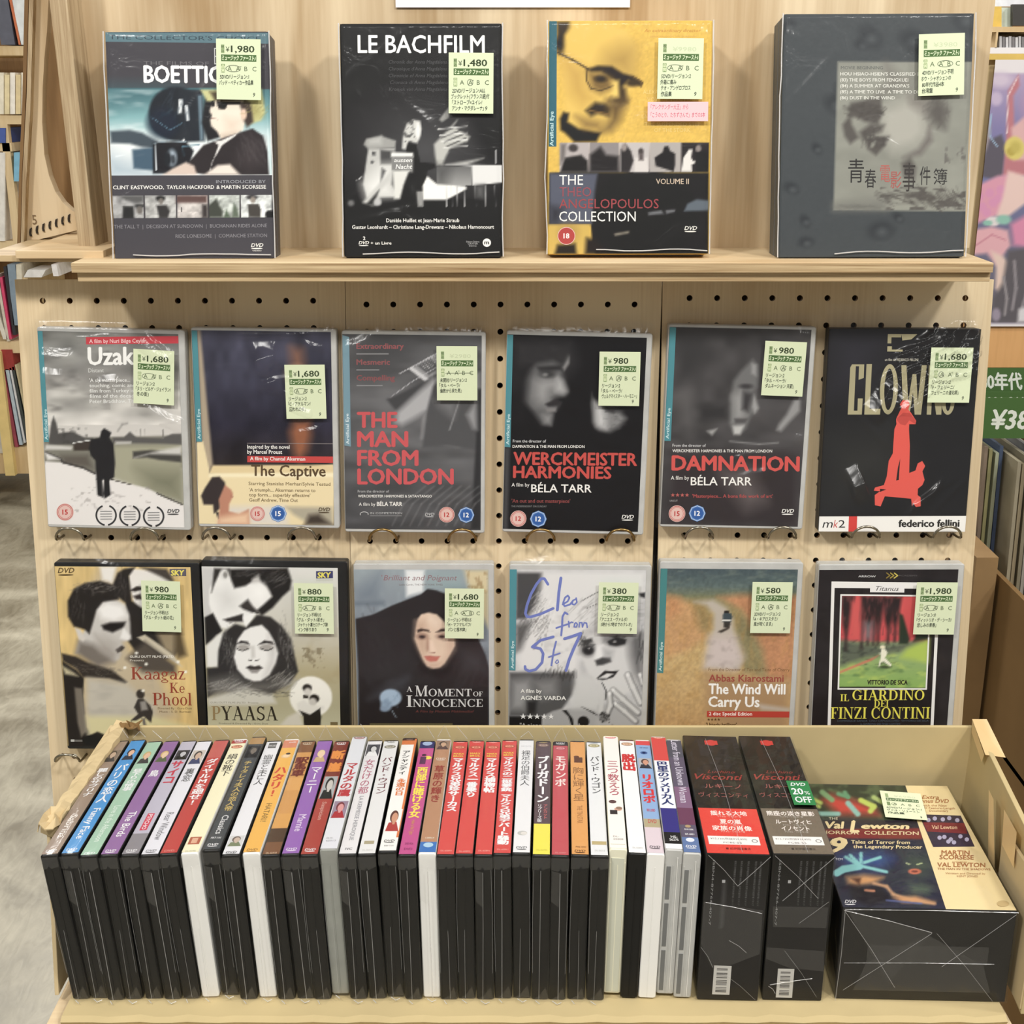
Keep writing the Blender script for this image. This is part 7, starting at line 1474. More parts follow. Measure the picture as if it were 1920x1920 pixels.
 (1230,1204.4,1213,'unsleeved white case with a sky blue spine, red top and red title',WHITE_CASE, spine((140,172,214),[(205,300,(214,74,78)),(1060,1345,(216,200,208)),(1000,1080,(176,164,130))], [('T','CBS VIDEO',22,330,84,12,(60,76,130)),('D',50,372,24,(70,96,150)),('D',50,372,12,(30,44,84)),('pic',425,520,((176,176,180),(90,70,66),(206,150,124),(60,60,70))),('V','リオロボ',575,850,(214,50,56),82,.07),('T','RIO LOBO',26,930,78,22,(206,60,76)),('T','DVD',26,1040,78,30,(196,80,84)),('DVD',1275,(90,84,90))]),.0005,.001,0),
 (1264.8,1234,1247,'unsleeved clear case with a red, white and navy spine',FROST_CASE, spine((234,236,240),[(165,205,(52,44,46)),(205,480,(214,74,70)),(935,1165,(60,56,130)),(1165,1275,(42,42,44))], [('DVD',190,WH),('WB',235,(196,110,90)),('V','巴里のアメリカ人',490,905,(56,66,116),80,.05),('T','HS-',40,1220,80,18,WH),('T','56275',30,1248,84,18,WH)]),.003,.003,0),
 (1298.4,1262.8,1279,'unsleeved clear case with a smoky plum spine and rotated italic lettering',FROST_CASE, spine((96,88,108),[(200,420,(84,84,96)),(700,900,(130,98,128)),(900,1060,(110,66,92)),(1180,1345,(96,120,166))], [('L','Letter from an Unknown Woman',230,850,(206,200,216),50),('D',50,1075,18,(176,150,110)),('T','RHX1006',26,1112,80,12,WH),('T','BP-4821',26,1158,80,12,WH),('D',50,1205,26,(220,226,240)),('DVD',1275,WH)]),.001,.001,0),
]
for i, (fx, bx, bt, lab, mat, art, dz, dy, sl) in enumerate(TC):
    rt = tray_case(i, fx, bx, bt, lab, mat, art, dz, dy, bool(sl))
    if i in (32, 33):            # moulded slots and ribs of the clear cases
        g_ = plain('slot_grey', (112, 113, 112), .4, var=.1)
        for z0, z1 in ((.004, .042), (.046, .086), (.090, .120)):
            mb = MB(); mb.box((-.0050, -.0004, z0), (-.0018, .0003, z1)); mb.build('rib_slot', g_, rt)
        mb = MB(); mb.box((.0030, -.0006, .002), (.0034, .0003, .128)); mb.build('edge_rib', WHITE_CASE, rt)
    if i == 29:
        mb = MB(); mb.box((-.0050, -.0004, .002), (.0050, .0003, .127)); mb.build('recess_panel', plain('recess_cream', (206, 207, 188), .45, var=.02), rt)

# ---------------------------------------------------------------- two thick black boxes
def thick_box(xf, xb, xm, wd, name, label, art_top, art_end, H=0.1365, L=0.197, y0=FD - .001, top_h=None, band=None):
    Xf, Xb, Xm = xf, xb, xm
    up = Vector((Xf - Xm, 0, H)); dep = Vector((Xb - Xf, L, 0)).normalized()
    right = dep.cross(up).normalized(); up = right.cross(dep).normalized()
    M = Matrix.Identity(4)
    for c, a in enumerate((right, dep, up)):
        for r in range(3): M[r][c] = a[r]
    o = Wd((Xm, y0, TRAY_H + abs(right.z) * wd / 2))
    for r in range(3): M[r][3] = o[r]
    root = empty(name, M); tag(root, label, 'box set', 'boxed disc sets lying in the cardboard tray')
    mb = MB(); mb.box((-wd/2, 0, 0), (wd/2, L, H)); mb.build('slipcase', blackcard, root, bevel=.0007)
    A = Art(wd - .001, L - .001, [(0, 0), (wd * 1e4, 0), (wd * 1e4, L * 1e4), (0, L * 1e4)], cell=.002); art_top(A, wd * 1e4, L * 1e4)
    A.build('top_print', root, Matrix.Translation((-wd/2 + .0005, .0005, H + .0001)) @ Matrix.Rotation(math.radians(-90), 4, 'X'))
    A = Art(wd - .001, H - .001, [(0, 0), (wd * 1e4, 0), (wd * 1e4, H * 1e4), (0, H * 1e4)], cell=.003); art_end(A, wd * 1e4, H * 1e4)
    A.build('end_print', root, xf_((-wd/2 + .0005, -.0001, .0005)))
    return root, M
def xf_(p): return Matrix.Translation(p)
def visc_top(red):
    def go(a, W, L):
        a.F((40, 36, 34)); a.N(120, 160, .5, None, (70, 58, 50), 3, .5)
        yb = L * .655
        a.R(W * .38, L*.045, W*.62, L*.085, (206, 54, 48)); a.D(W*.5, L*.066, W*.10, (206, 54, 48), ry=L*.028)
        a.T('Luchino', W*.3, L*.352, 50, (146, 54, 48), w=W*.5, ital=.4); a.T('Visconti', W*.06, L*.410, 96, (156, 56, 50), w=W*.86, ital=.35, bold=.02)
        a.T('ルキーノ', W*.2, L*.485, 62, (170, 96, 88), w=W*.64); a.T('ヴィスコンティ', W*.06, L*.560, 62, (160, 90, 84), w=W*.86)
        a.R(0, yb, W, L, (226, 64, 52) if red else (118, 106, 90))
        ls = ['揺れる大地', '夏の嵐', '家族の肖像'] if red else ['熊座の淡き星影', 'ルートヴィヒ', 'イノセント']
        for k, t in enumerate(ls): a.T(t, W*.5, yb + (106, 236, 338)[k], 54, (246, 236, 228), w=[W*.62, W*.36, W*.66][k] if red else [W*.84, W*.62, W*.48][k], anchor='c', bold=.03)
        for k in range(3): a.T('デジタル・リマスター版', W*.5, yb + (140, 270, 372)[k], 20, (240, 200, 190) if red else (200, 194, 184), w=W*.4, anchor='c')
        a.R(W*.06, L*.874, W*.9, L*.936, (240, 238, 234)); a.T('¥15,120(税抜¥14,400)', W*.1, L*.900, 24, (96, 90, 90), w=W*.6); a.T('PCBE-55', W*.3, L*.927, 22, (96, 90, 90), w=W*.3)
        a.O(W*.82, L*.905, 24, 6, (80, 76, 76)); a.T('■ 紀伊國屋書店', W*.32, L*.972, 24, (110, 30, 26) if red else (70, 62, 54), w=W*.4)
    return go
def visc_end(k):
    def go(a, W, H):
        a.F((34, 33, 34)); a.G([(0, (28, 27, 28)), (H*.3, (44, 43, 44)), (H, (40, 39, 40))])
        a.L([(W*.3, H*.18), (W*.3, H*.5)], 10, (150,150,150), 6, .8); a.T('ISBN4-87766-407-7', W*.1, H*.04, 16, (150,150,150), w=H*.44, ang=-90)
        for x in (.45, .55, .66, .78, .86): a.T('発売元 紀伊國屋書店 映像商品 音声日本語字幕 イタリア', W*x, H*.04, 13, (104,104,104), w=H*.3, ang=-90)
        a.R(W*.27, H*.17, W*.32, H*.19, (180,180,180))
        if k == 0: x0, y0, x1, y1 = .24, .76, .53, .965
        else: x0, y0, x1, y1 = .22, .78, .50, .985
        a.R(W*x0, H*y0, W*x1, H*y1, (206, 204, 198))
        for q in range(17):
            if q % 5 != 2: a.R(W*(x0+.05), H*(y0 + .02 + q * .0102), W*(x1-.06), H*(y0 + .02 + q * .0102 + (.004 + .003 * (q % 3 == 0))), (90, 88, 86))
    return go
xA, xB_ = (xat(1323, FD, SPH + .001) + xat(1445, FD, SPH + .001)) / 2, (xat(1448.5, FD, SPH) + xat(1565, FD, SPH)) / 2
xAb, xBb = (xat(1281, 1.09, SPH) + xat(1378, 1.09, SPH)) / 2, (xat(1386, 1.09, SPH) + xat(1479, 1.09, SPH)) / 2
xAm, xBm = (xat(1305, FD, TRAY_H) + xat(1421, FD, TRAY_H)) / 2, (xat(1426, FD, TRAY_H) + xat(1542, FD, TRAY_H)) / 2
def fold_film(root, W, H, L, var):
    """clear wrap of a box: top and front sheets, with the crossed folds of the end"""
    mb = MB(); e = .0009; n = 14; v = []
    for i in range(n + 1):
        for k in range(9):
            v.append((-W/2 - e + (W + 2*e) * k / 8, -e + (L + e) * i / n, H + .0014 + .0009 * math.sin(i * .9 + k * 1.7 + var) * math.sin(k * math.pi / 8)))
    mb.add(v, [(i*9+k, i*9+k+1, (i+1)*9+k+1, (i+1)*9+k) for i in range(n) for k in range(8)])
    yf = -.0016
    mb.add([(-W/2-e, yf, 0), (W/2+e, yf, 0), (W/2+e, yf, H+e), (-W/2-e, yf, H+e)], [(0, 1, 2, 3)])
    for x in (-W/2 - e, W/2 + e): mb.add([(x, yf, 0), (x, L, 0), (x, L, H + e), (x, yf, H + e)], [(0, 1, 2, 3)])
    mb.build('plastic_wrap', FILM_BOX, root)
    fm = MB(); y = yf - .0006
    def F(pts): fm.add([(a * W, y, b * H) for a, b in pts], [tuple(range(len(pts)))])
    cm = MB()
    def Cc(p, q, r=.0003): cm.tube([(p[0]*W, y - .0004, p[1]*H), ((p[0]+q[0])/2*W + .0008, y - .0004, (p[1]+q[1])/2*H + .0006), (q[0]*W, y - .0004, q[1]*H)], r * .62, 5)
    if var == 0:
        F([(-.5, .69), (.45, .64), (.46, .34), (.02, .26), (-.3, .24), (-.5, .40)]); 
        Cc((-.48, 1), (.02, .80)); Cc((.5, 1), (.02, .80), .0004); Cc((-.47, .685), (.44, .62), .00025); Cc((-.05, .43), (.24, .35), .0003); Cc((-.5,.38),(-.28,.24),.0002); Cc((-.1,.2),(.45,.02),.00015)
    elif var == 1:
        F([(-.45, .66), (.46, .66), (.46, .52), (-.42, .52)]); F([(-.5, .38), (.46, .36), (.48, .22), (-.1, .24), (-.5, .30)])
        Cc((-.48, 1), (.28, .72)); Cc((.5, 1), (-.3, .70), .0004); Cc((-.4, .12), (.3, .17), .0004); Cc((-.3, .06), (-.42, .11), .0004); Cc((0,.55),(.46,.7),.0002); Cc((-.2,.36),(.4,.04),.00015)
    else:
        F([(-.34, .62), (.36, .62), (.36, .42), (-.34, .42)]); F([(-.34, .42), (0, .74), (.34, .42), (.4, .12), (-.4, .12)])
        F([(-.48, 1), (.02, .76), (-.2, .2)]); 
        Cc((-.495, .99), (.02, .77), .0005); Cc((.49, .98), (.1, .40), .0003); Cc((-.49, .98), (-.16, .16), .0003); Cc((-.46, .12), (.02, .76), .00025); Cc((.42, .03), (.05, .76), .00025); Cc((-.47, .42), (.4, .44), .0003); Cc((-.5, 0), (-.49, 1), .0004); Cc((-.49,1.0),(.5,1.0),.0004)
    fm.build('film_fold', FILM_FOLD, root); 
    if var < 2:
        cm.tube([(-.1*W, L*.95, H+.0022), (.02*W, L*.5, H + .0024), (.06*W, 0, H+.002)], .00018, 5); 
    cm.build('film_crease', FILM_CREASE, root)
rA, MA = thick_box(xA, xAb, xAm, .0495, 'boxed_disc_set', 'thick black boxed set with a bright red lower band, next to the last thin case', visc_top(True), visc_end(0)); fold_film(rA, .0495, .1365, .197, 0)
rB, MB_ = thick_box(xB_, xBb, xBm, .0480, 'boxed_disc_set', 'thick black boxed set with a taupe lower band and a green discount label', visc_top(False), visc_end(1)); fold_film(rB, .048, .1365, .197, 1)
A = Art(.0185, .040, [(0, 0), (100, 0), (100, 145), (0, 145)], cell=.01); A.F((52, 132, 76))
A.T('DVD', 14, 30, 18, WH, w=70, ital=.25, bold=.03); A.T('20', 10, 82, 36, WH, w=52, bold=.04); A.T('%', 66, 82, 20, WH, w=24); A.T('OFF', 12, 130, 34, WH, w=76, bold=.03)
A.build('discount_label', rB, Matrix.Translation((.0045, .0690, .1365 + .0034)) @ Matrix.Rotation(math.radians(-90), 4, 'X'), PAPER)

# ---------------------------------------------------------------- the flat boxed set beside them
def lewton_top(a, W, L):
    X = lambda x: x; 
    # drawing frame: crop coordinates of the photograph
    a.F((52, 54, 66)); a.N(120, 60, .4, None, (40, 60, 60), 2)
    a.P([(60,395),(720,398),(800,640),(200,620)], (52, 62, 50), 20)
    a.N(60, 40, .5, (60, 395, 780, 640), (110, 130, 84), 5, .5, 4)
    a.P([(190,500),(250,460),(330,480),(420,500),(520,540),(560,600),(300,600)], (196, 60, 52), 26, .8)
    for p, w, c in (([(130,490),(190,520)], 26, (176, 196, 92)), ([(120,520),(180,545)], 24, (176,196,92)), ([(200,450),(260,500)], 34, (120,160,110)), ([(300,460),(360,480),(340,450)], 26, (96,150,110)), ([(360,520),(420,590)], 34, (140,190,176)), ([(150,590),(300,590)], 30, (140,190,176)), ([(440,500),(520,540),(500,570)], 34, (190,206,90)), ([(520,480),(590,520)], 30, (170,190,110)), ([(620,560),(700,610)], 30, (110,170,160))): a.L(p, w, c, 12, .95)
    a.P([(205,685),(800,675),(830,752),(232,752)], (128, 46, 46), 5); a.P([(200,630),(790,625),(800,676),(205,690)], (52, 46, 54), 6)
    a.P([(240,752),(830,752),(965,1205),(325,1195)], (44, 46, 64), 12); a.P([(300,860),(560,830),(640,880),(560,960),(340,940)], (56, 84, 146), 50, .85)
    a.N(90, 60, .35, (300, 850, 960, 1200), (28, 30, 40), 7)
    t_ = (130, 196, 196)
    for p, w in (([(430,925),(345,870)], 20), ([(430,915),(372,858)], 20), ([(440,900),(440,845)], 20), ([(460,905),(560,870)], 20), ([(450,930),(600,965)], 20), ([(430,930),(330,950),(290,975)], 46)): a.L(p, w, t_, 8)
    a.P([(350,1000),(460,985),(580,1000),(520,1040),(420,1060),(360,1040)], (206, 150, 96), 22); a.P([(380,1010),(440,1005),(430,1050)], (90, 56, 44), 10); a.P([(370,1060),(560,1060),(640,1150),(500,1190),(380,1150)], (34, 32, 40), 20)
    a.L([(520,1040),(600,1060),(640,1110),(760,1150),(900,1170)], 20, (196, 150, 110), 14, .9); a.L([(470,1085),(520,1090)], 16, (180,120,90), 8); a.P([(640,1130),(780,1120),(900,1160),(700,1165)], (206,150,100), 16)
    a.P([(690,830),(860,830),(900,940),(820,1040),(730,960)], (60, 70, 66), 40, .8); a.E(775, 960, 40, 18, (206, 110, 80), .2); a.E(775, 960, 22, 8, (120,60,50), .3); a.L([(720,905),(745,915)], 8, (180,190,140)); a.L([(790,915),(820,905)], 8, (180,190,140)); a.P([(740,1040),(880,1060),(860,1100),(760,1100)], (90,110,86), 30, .8)
    a.L([(600,1150),(820,1170)], 10, (90,100,150), 10)
    cr = (238, 216, 160)
    a.Q([(715,398),(978,402),(1416,1212),(972,1206)], cr)
    a.T('THE', 240, 628, 16, (220,210,180), w=56); a.T('Val', 215, 684, 44, cr, w=122, bold=.07, ital=.1); a.T('L', 370, 708, 74, cr, w=62, bold=.09, ital=.15); a.T('ewton', 440, 684, 36, cr, w=302, bold=.08, ital=.1)
    a.T('HORROR  COLLECTION', 196, 722, 22, (226,206,160), w=604, bold=.03); a.T('9', 246, 838, 92, cr, w=112, bold=.08, ital=.15)
    a.T('Tales of Terror from', 378, 782, 22, cr, w=368, bold=.03); a.T('the Legendary Producer', 392, 812, 22, cr, w=430, bold=.03); a.T('TCM', 280, 892, 14, (230,230,230), w=46)
    dvd_mark(a, 338, 1172, 72, (220,220,220))
    br = (170, 106, 56)
    a.T('Extra', 820, 486, 22, br, w=106, bold=.03, ital=.15); a.T('Bonus DVD', 788, 512, 24, br, w=200, bold=.03, ital=.15); a.T('with the New', 822, 536, 13, br, w=154); a.T('HD Feature-Length', 815, 553, 13, br, w=210); a.T('Documentary', 866, 570, 13, br, w=118)
    a.Q([(800,588),(1062,594),(1150,795),(890,800)], (56, 46, 66)); a.Q([(826,640),(1084,642),(1104,712),(852,700)], (128, 42, 48)); a.T('Val Lewton', 880, 682, 24, (226,190,150), w=160, bold=.03)
    for x, y in ((860,625),(900,615),(950,620),(990,612),(1040,625),(930,740),(960,735),(1000,750),(1060,730),(1020,770),(1100,750),(985,765)): a.D(x, y, 14, (176,170,196), n=10)
    a.T('MARTIN', 942, 850, 28, br, w=176, bold=.03); a.T('SCORSESE', 930, 880, 28, br, w=214, bold=.03); a.T('presents', 1010, 902, 11, (196,140,90), w=90); a.T('VAL LEWTON', 916, 930, 28, br, w=300, bold=.02); a.T('THE MAN IN THE SHADOWS', 918, 950, 13, br, w=330); a.T('Written and Directed by', 968, 978, 12, (190,146,100), w=250); a.T('KENT JONES', 1040, 996, 12, (190,146,100), w=130)
    a.D(1328, 1168, 38, (206,180,126), ry=20)
VW, VH, VL = .1375, .0865, .196
x0f, x1f = xat(1580, FD, TRAY_H + VH), xat(1906, FD, TRAY_H + VH); x0b, x1b = xat(1499, 1.09, TRAY_H + VH), xat(1774, 1.09, TRAY_H + VH)
cf, cb_ = (x0f + x1f) / 2, (x0b + x1b) / 2
dep = Vector((cb_ - cf, VL, 0)).normalized(); right = Vector((dep.y, -dep.x, 0)); M = Matrix.Identity(4)
for c, a_ in enumerate((right, dep, Vector((0, 0, 1)))):
    for r in range(3): M[r][c] = a_[r]
o_ = Wd((cf, FD - .001, TRAY_H)); 
for r in range(3): M[r][3] = o_[r]
vl = empty('boxed_disc_set', M); tag(vl, 'large boxed set lying flat, painted monster hands and a cream side panel on its lid', 'box set', 'boxed disc sets lying in the cardboard tray')
mb = MB(); mb.box((-VW/2, 0, 0), (VW/2, VL, VH)); mb.build('slipcase', blackcard, vl, bevel=.0008)
A = Art(VW - .001, VL - .001, [(64, 397), (976, 402), (1415, 1210), (330, 1197)], cell=.0014); lewton_top(A, 0, 0)
A.build('top_print', vl, Matrix.Translation((-VW/2 + .0005, .0005, VH + .0001)) @ Matrix.Rotation(math.radians(-90), 4, 'X'))
fold_film(vl, VW, VH, VL, 2)
A = Art(.0365, .047, [(0, 0), (100, 0), (100, 135), (0, 135)], cell=.012); A.F((232, 240, 200)); A.R(11, 13, 18.5, 32, (160, 180, 130)); A.T('¥6980', 32, 29, 9.5, (206, 214, 180), w=52)
A.R(11, 35, 90, 50, (96, 120, 84)); A.T('ミュージック ファースト♪', 12.5, 47, 8.6, (228, 240, 200), w=76, bold=.05, ital=.18); A.R(11, 56, 19, 75, (130, 152, 104))
for ch, x in (('A', 25), ('A', 44), ('B', 63), ('C', 81)): A.T(ch, x, 71, 10, (98, 112, 82))
A.O(28, 66, 6, .9, (58, 66, 58), ry=7.5)
for k, tline in enumerate(('6DVD/リージョン:1', 'ヴァル・リュートン', '作品集')): A.T(tline, 8, 89 + k * 13.2, 8.2, (58, 66, 58), w=[84, 78, 40][k], bold=.01, ital=.12)
A.T('9', 84, 128, 9, (58, 66, 58), w=4.5)
A.build('price_sticker', vl, Matrix.Translation((-.0040, .1330, VH + .0034)) @ Matrix.Rotation(math.radians(-7), 4, 'Z') @ Matrix.Rotation(math.radians(-90), 4, 'X'), PAPER)
# ================================================================ background
def eb(a, b): 
    mb = MB(); return eyebox(mb, a, b)
def thing_mesh(mb, name, mat, label, cat, group=None, bevel=0.0, mats=None):
    return tag(mb.build(name, mat, mats=mats, bevel=bevel), label, cat, group)
def slab(mb, corners, d0, d1):
    """outline sighted on the frontal plane d0, run back to d1 keeping its real shape"""
    P = [at_d(x, y, d0) for x, y in corners]
    n = len(P); v = [Wd(p) for p in P] + [Wd((p.x, d1, p.z)) for p in P]
    mb.add(v, [tuple(range(n))[::-1], tuple(range(n, 2 * n))] + [(i, (i + 1) % n, (i + 1) % n + n, i + n) for i in range(n)])
    return mb

# ---- neighbouring plywood stand with a rounded cut-out
nst = empty('neighbour_stand', Matrix.Translation(Wd((-.45, 1.4, FLOOR_H)))); NM = Matrix.Translation(Wd((-.45, 1.4, FLOOR_H)))
tag(nst, 'plywood stand with a rounded cut-out side panel beyond the upper shelf end', 'display stand')
def to_n(o): o.parent = nst; o.matrix_local = NM.inverted(); return o
arc = [(92, -20), (88, 60), (83, 110), (80, 165), (79, 230), (83, 290), (92, 330), (104, 360), (118, 380), (136, 396)]
to_n(slab(MB(), [(62, -20)] + arc + [(150, 402), (152, 430), (44, 456), (48, 340), (56, 200)], 1.30, 1.312).build('cut_out_panel', None, mats=[WOOD_PANEL]))
to_n(slab(MB(), [(55, -20), (63, -20), (57, 200), (49, 340), (45, 456), (39, 458), (42, 330), (50, 180)], 1.292, 1.316).build('plywood_edge', None, mats=[WOOD_EDGEV]))
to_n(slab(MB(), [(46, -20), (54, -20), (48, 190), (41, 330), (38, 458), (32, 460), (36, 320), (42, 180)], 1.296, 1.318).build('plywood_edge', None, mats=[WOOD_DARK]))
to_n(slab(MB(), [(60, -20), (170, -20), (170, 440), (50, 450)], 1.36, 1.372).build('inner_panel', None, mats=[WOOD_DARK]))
mb = MB()
for k in range(7):
    x, y = 57 + k * 12, 436 - k * 4.3
    P = [at_d(x + q, y + r, 1.2985) for q, r in ((-1.5, -7), (2, -9), (1, 2), (2.5, 7), (-1.5, 6), (-2.5, 0))]
    m2 = MB(); m2.add([Wd(p) for p in P] + [Wd((p.x, 1.3015, p.z)) for p in P], [tuple(range(6))[::-1]] + [(i, (i+1) % 6, (i+1) % 6 + 6, i + 6) for i in range(6)])
    to_n(m2.build('slot_mark', DARK))
p = at_d(59, 421, 1.2975); gv, gf = glyphs('5'); mb = MB()
mb.add([Wd((p.x + v_[0] * .011, 1.2995, p.z + v_[1] * .013)) for v_ in gv], gf)
to_n(mb.build('stencilled_number', plain('stencil_brown', (120, 98, 70), .8)))
sh1 = MB(); a0 = at_h(28, 472, -.135); 
hN = -.135
Ln, Rn = at_h(27, 470, hN), at_h(150, 470, hN)
to_n(eb((at_d(28, 470, 1.165).x, 1.165, at_d(28, 470, 1.165).z - .007), (-.36, 1.40, at_d(28, 470, 1.165).z)).build('shelf_board', None, mats=[WOOD_SHELF], bevel=.0006))
to_n(eb((at_d(-40, 481, 1.17).x, 1.170, at_d(0, 491, 1.17).z), (-.37, 1.40, at_d(0, 479, 1.17).z)).build('shelf_rail', None, mats=[WOOD_EDGE], bevel=.0006))

# ---- far shelf unit with records, beyond the aisle
FDIST = 3.60
far = empty('wall_shelf', Matrix.Translation(Wd((-1.5, FDIST, FLOOR_H)))); FM = Matrix.Translation(Wd((-1.5, FDIST, FLOOR_H)))
tag(far, 'tall pale wooden shelf unit filled with books and records across the aisle', 'shelf unit')
def to_f(o): o.parent = far; o.matrix_local = FM.inverted(); return o
def fpl(name, x0, y0, x1, y1, dep=.30, d=FDIST, mat=None):
    a, b = at_d(x0, y1, d), at_d(x1, y0, d); ym = (y0 + y1) / 2; ax, bx = at_d(x0, ym, d).x, at_d(x1, ym, d).x
    return to_f(eb((ax, d, a.z), (bx, d + dep, b.z)).build(name, None, mats=[mat or WOOD_FAR]))
fpl('shelf_board', -260, 86, 160, 104); fpl('shelf_board', -260, 216, 160, 233); fpl('shelf_board', -260, 452, 160, 476)
fpl('upright', 12, 233, 26, 452, dep=.02, mat=WOOD_FAR)
fpl('shelf_board', -260, 268, 22, 284); 
fpl('upright', 40, 520, 56, 600, dep=.3); fpl('shelf_board', -260, 640, 60, 662); fpl('base_board', -260, 838, 62, 888, dep=.4); fpl('upright', -4, 660, 14, 892, dep=.05, d=FDIST - .02, mat=plain('yellow_wood', (222, 196, 130), .6, var=.1))
to_f(eb((at_d(-300, 900, 4.0).x, 3.99, FLOOR_H + .05), (at_d(240, 0, 4.0).x, 4.01, .62)).build('back_board', None, mats=[WOOD_DARK]))
def bookf(x0, y0, x1, y1, rgb, label, slant=0, group='volumes on the far shelves', name='book', cat='book', d=FDIST - .005, th=.22):
    P = [(x0, y0), (x1, y0), (x1 + slant, y1), (x0 + slant, y1)]
    m = plain('cover_%d_%d_%d' % rgb, rgb, .55, var=.12, scale=60)
    mb = slab(MB(), P, d, d + th)
    o = mb.build(name, m); return tag(o, label, cat, group)
cs = [(236,228,206),(230,214,170),(240,234,222),(226,206,160),(238,230,210)]
for i in range(5):
    bookf(-2 + i * 10.5, 136 + (i % 2) * 4, 7 + i * 10.5, 214, cs[i], ['white', 'straw-coloured', 'ivory', 'pale yellow', 'off-white'][i] + ' book spine on the second shelf, number ' + ['one', 'two', 'three', 'four', 'five'][i] + ' from the frame edge')
bookf(-6, 240, 10, 268, (70, 92, 160), 'dark blue book end on the small shelf across the aisle'); bookf(-3, 286, 9, 452, (226, 222, 214), 'tall grey-white volume beside the perforated upright')
bookf(26, 286, 37, 340, (126, 180, 206), 'light blue book under the small shelf'); bookf(37.5, 283, 44, 341, (206, 130, 140), 'pink book beside the light blue one')
bookf(-14, -20, 12, 84, (90, 92, 104), 'dark framed print leaning at the top shelf corner', slant=16, name='picture', cat='picture'); bookf(13, -20, 18, 84, (196, 110, 70), 'orange strip leaning beside the dark framed print', slant=22, name='picture', cat='picture'); bookf(19, -20, 64, 84, (222, 226, 226), 'white and grey sheet leaning on the top shelf', slant=20, name='picture', cat='picture')
rec = [(-20,560,-12,636,(226,220,206),26,'cream'),(-9,515,-4,640,(206,196,180),22,'beige'),(-1,520,4,636,(206,70,106),18,'crimson pink'),(6,500,12,628,(44,42,46),18,'black'),(13.5,496,28,610,(130,146,160),12,'slate blue'),(30,496,40,600,(214,206,186),4,'pale')]
for x0, y0, x1, y1, c, sl, nm in rec: bookf(x0, y0, x1, y1, c, nm + ' record sleeve leaning on the middle shelf across the aisle', sl, 'records on the middle far shelf', 'record_sleeve', 'record')
rec = [(2,656,22,694,(150,50,46),6,'dark red'),(-14,700,-8,850,(206,200,186),14,'cream'),(-6,692,0,842,(186,180,170),22,'stone grey'),(2,694,8,838,(150,66,82),26,'wine red'),(10,692,16,834,(176,190,200),26,'ice blue'),(17.5,690,21,830,(206,206,206),27,'silver'),(22.5,688,26,826,(60,66,62),27,'black green'),(27.5,684,31,800,(190,176,140),24,'straw')]
for x0, y0, x1, y1, c, sl, nm in rec: bookf(x0, y0, x1, y1, c, nm + (' box lying above the lower records' if nm == 'dark red' else ' record sleeve leaning on the lowest shelf above the concrete'), sl, 'records on the lowest far shelf', 'record_sleeve', 'record')
bookf(52, 506, 86, 520, (226, 224, 220), 'white paper stack seen under the neighbouring shelf', -8, None, 'paper_stack', 'paper'); bookf(96, 496, 106, 518, (236, 232, 230), 'white card end seen under the neighbouring shelf', 4, None, 'card', 'paper')

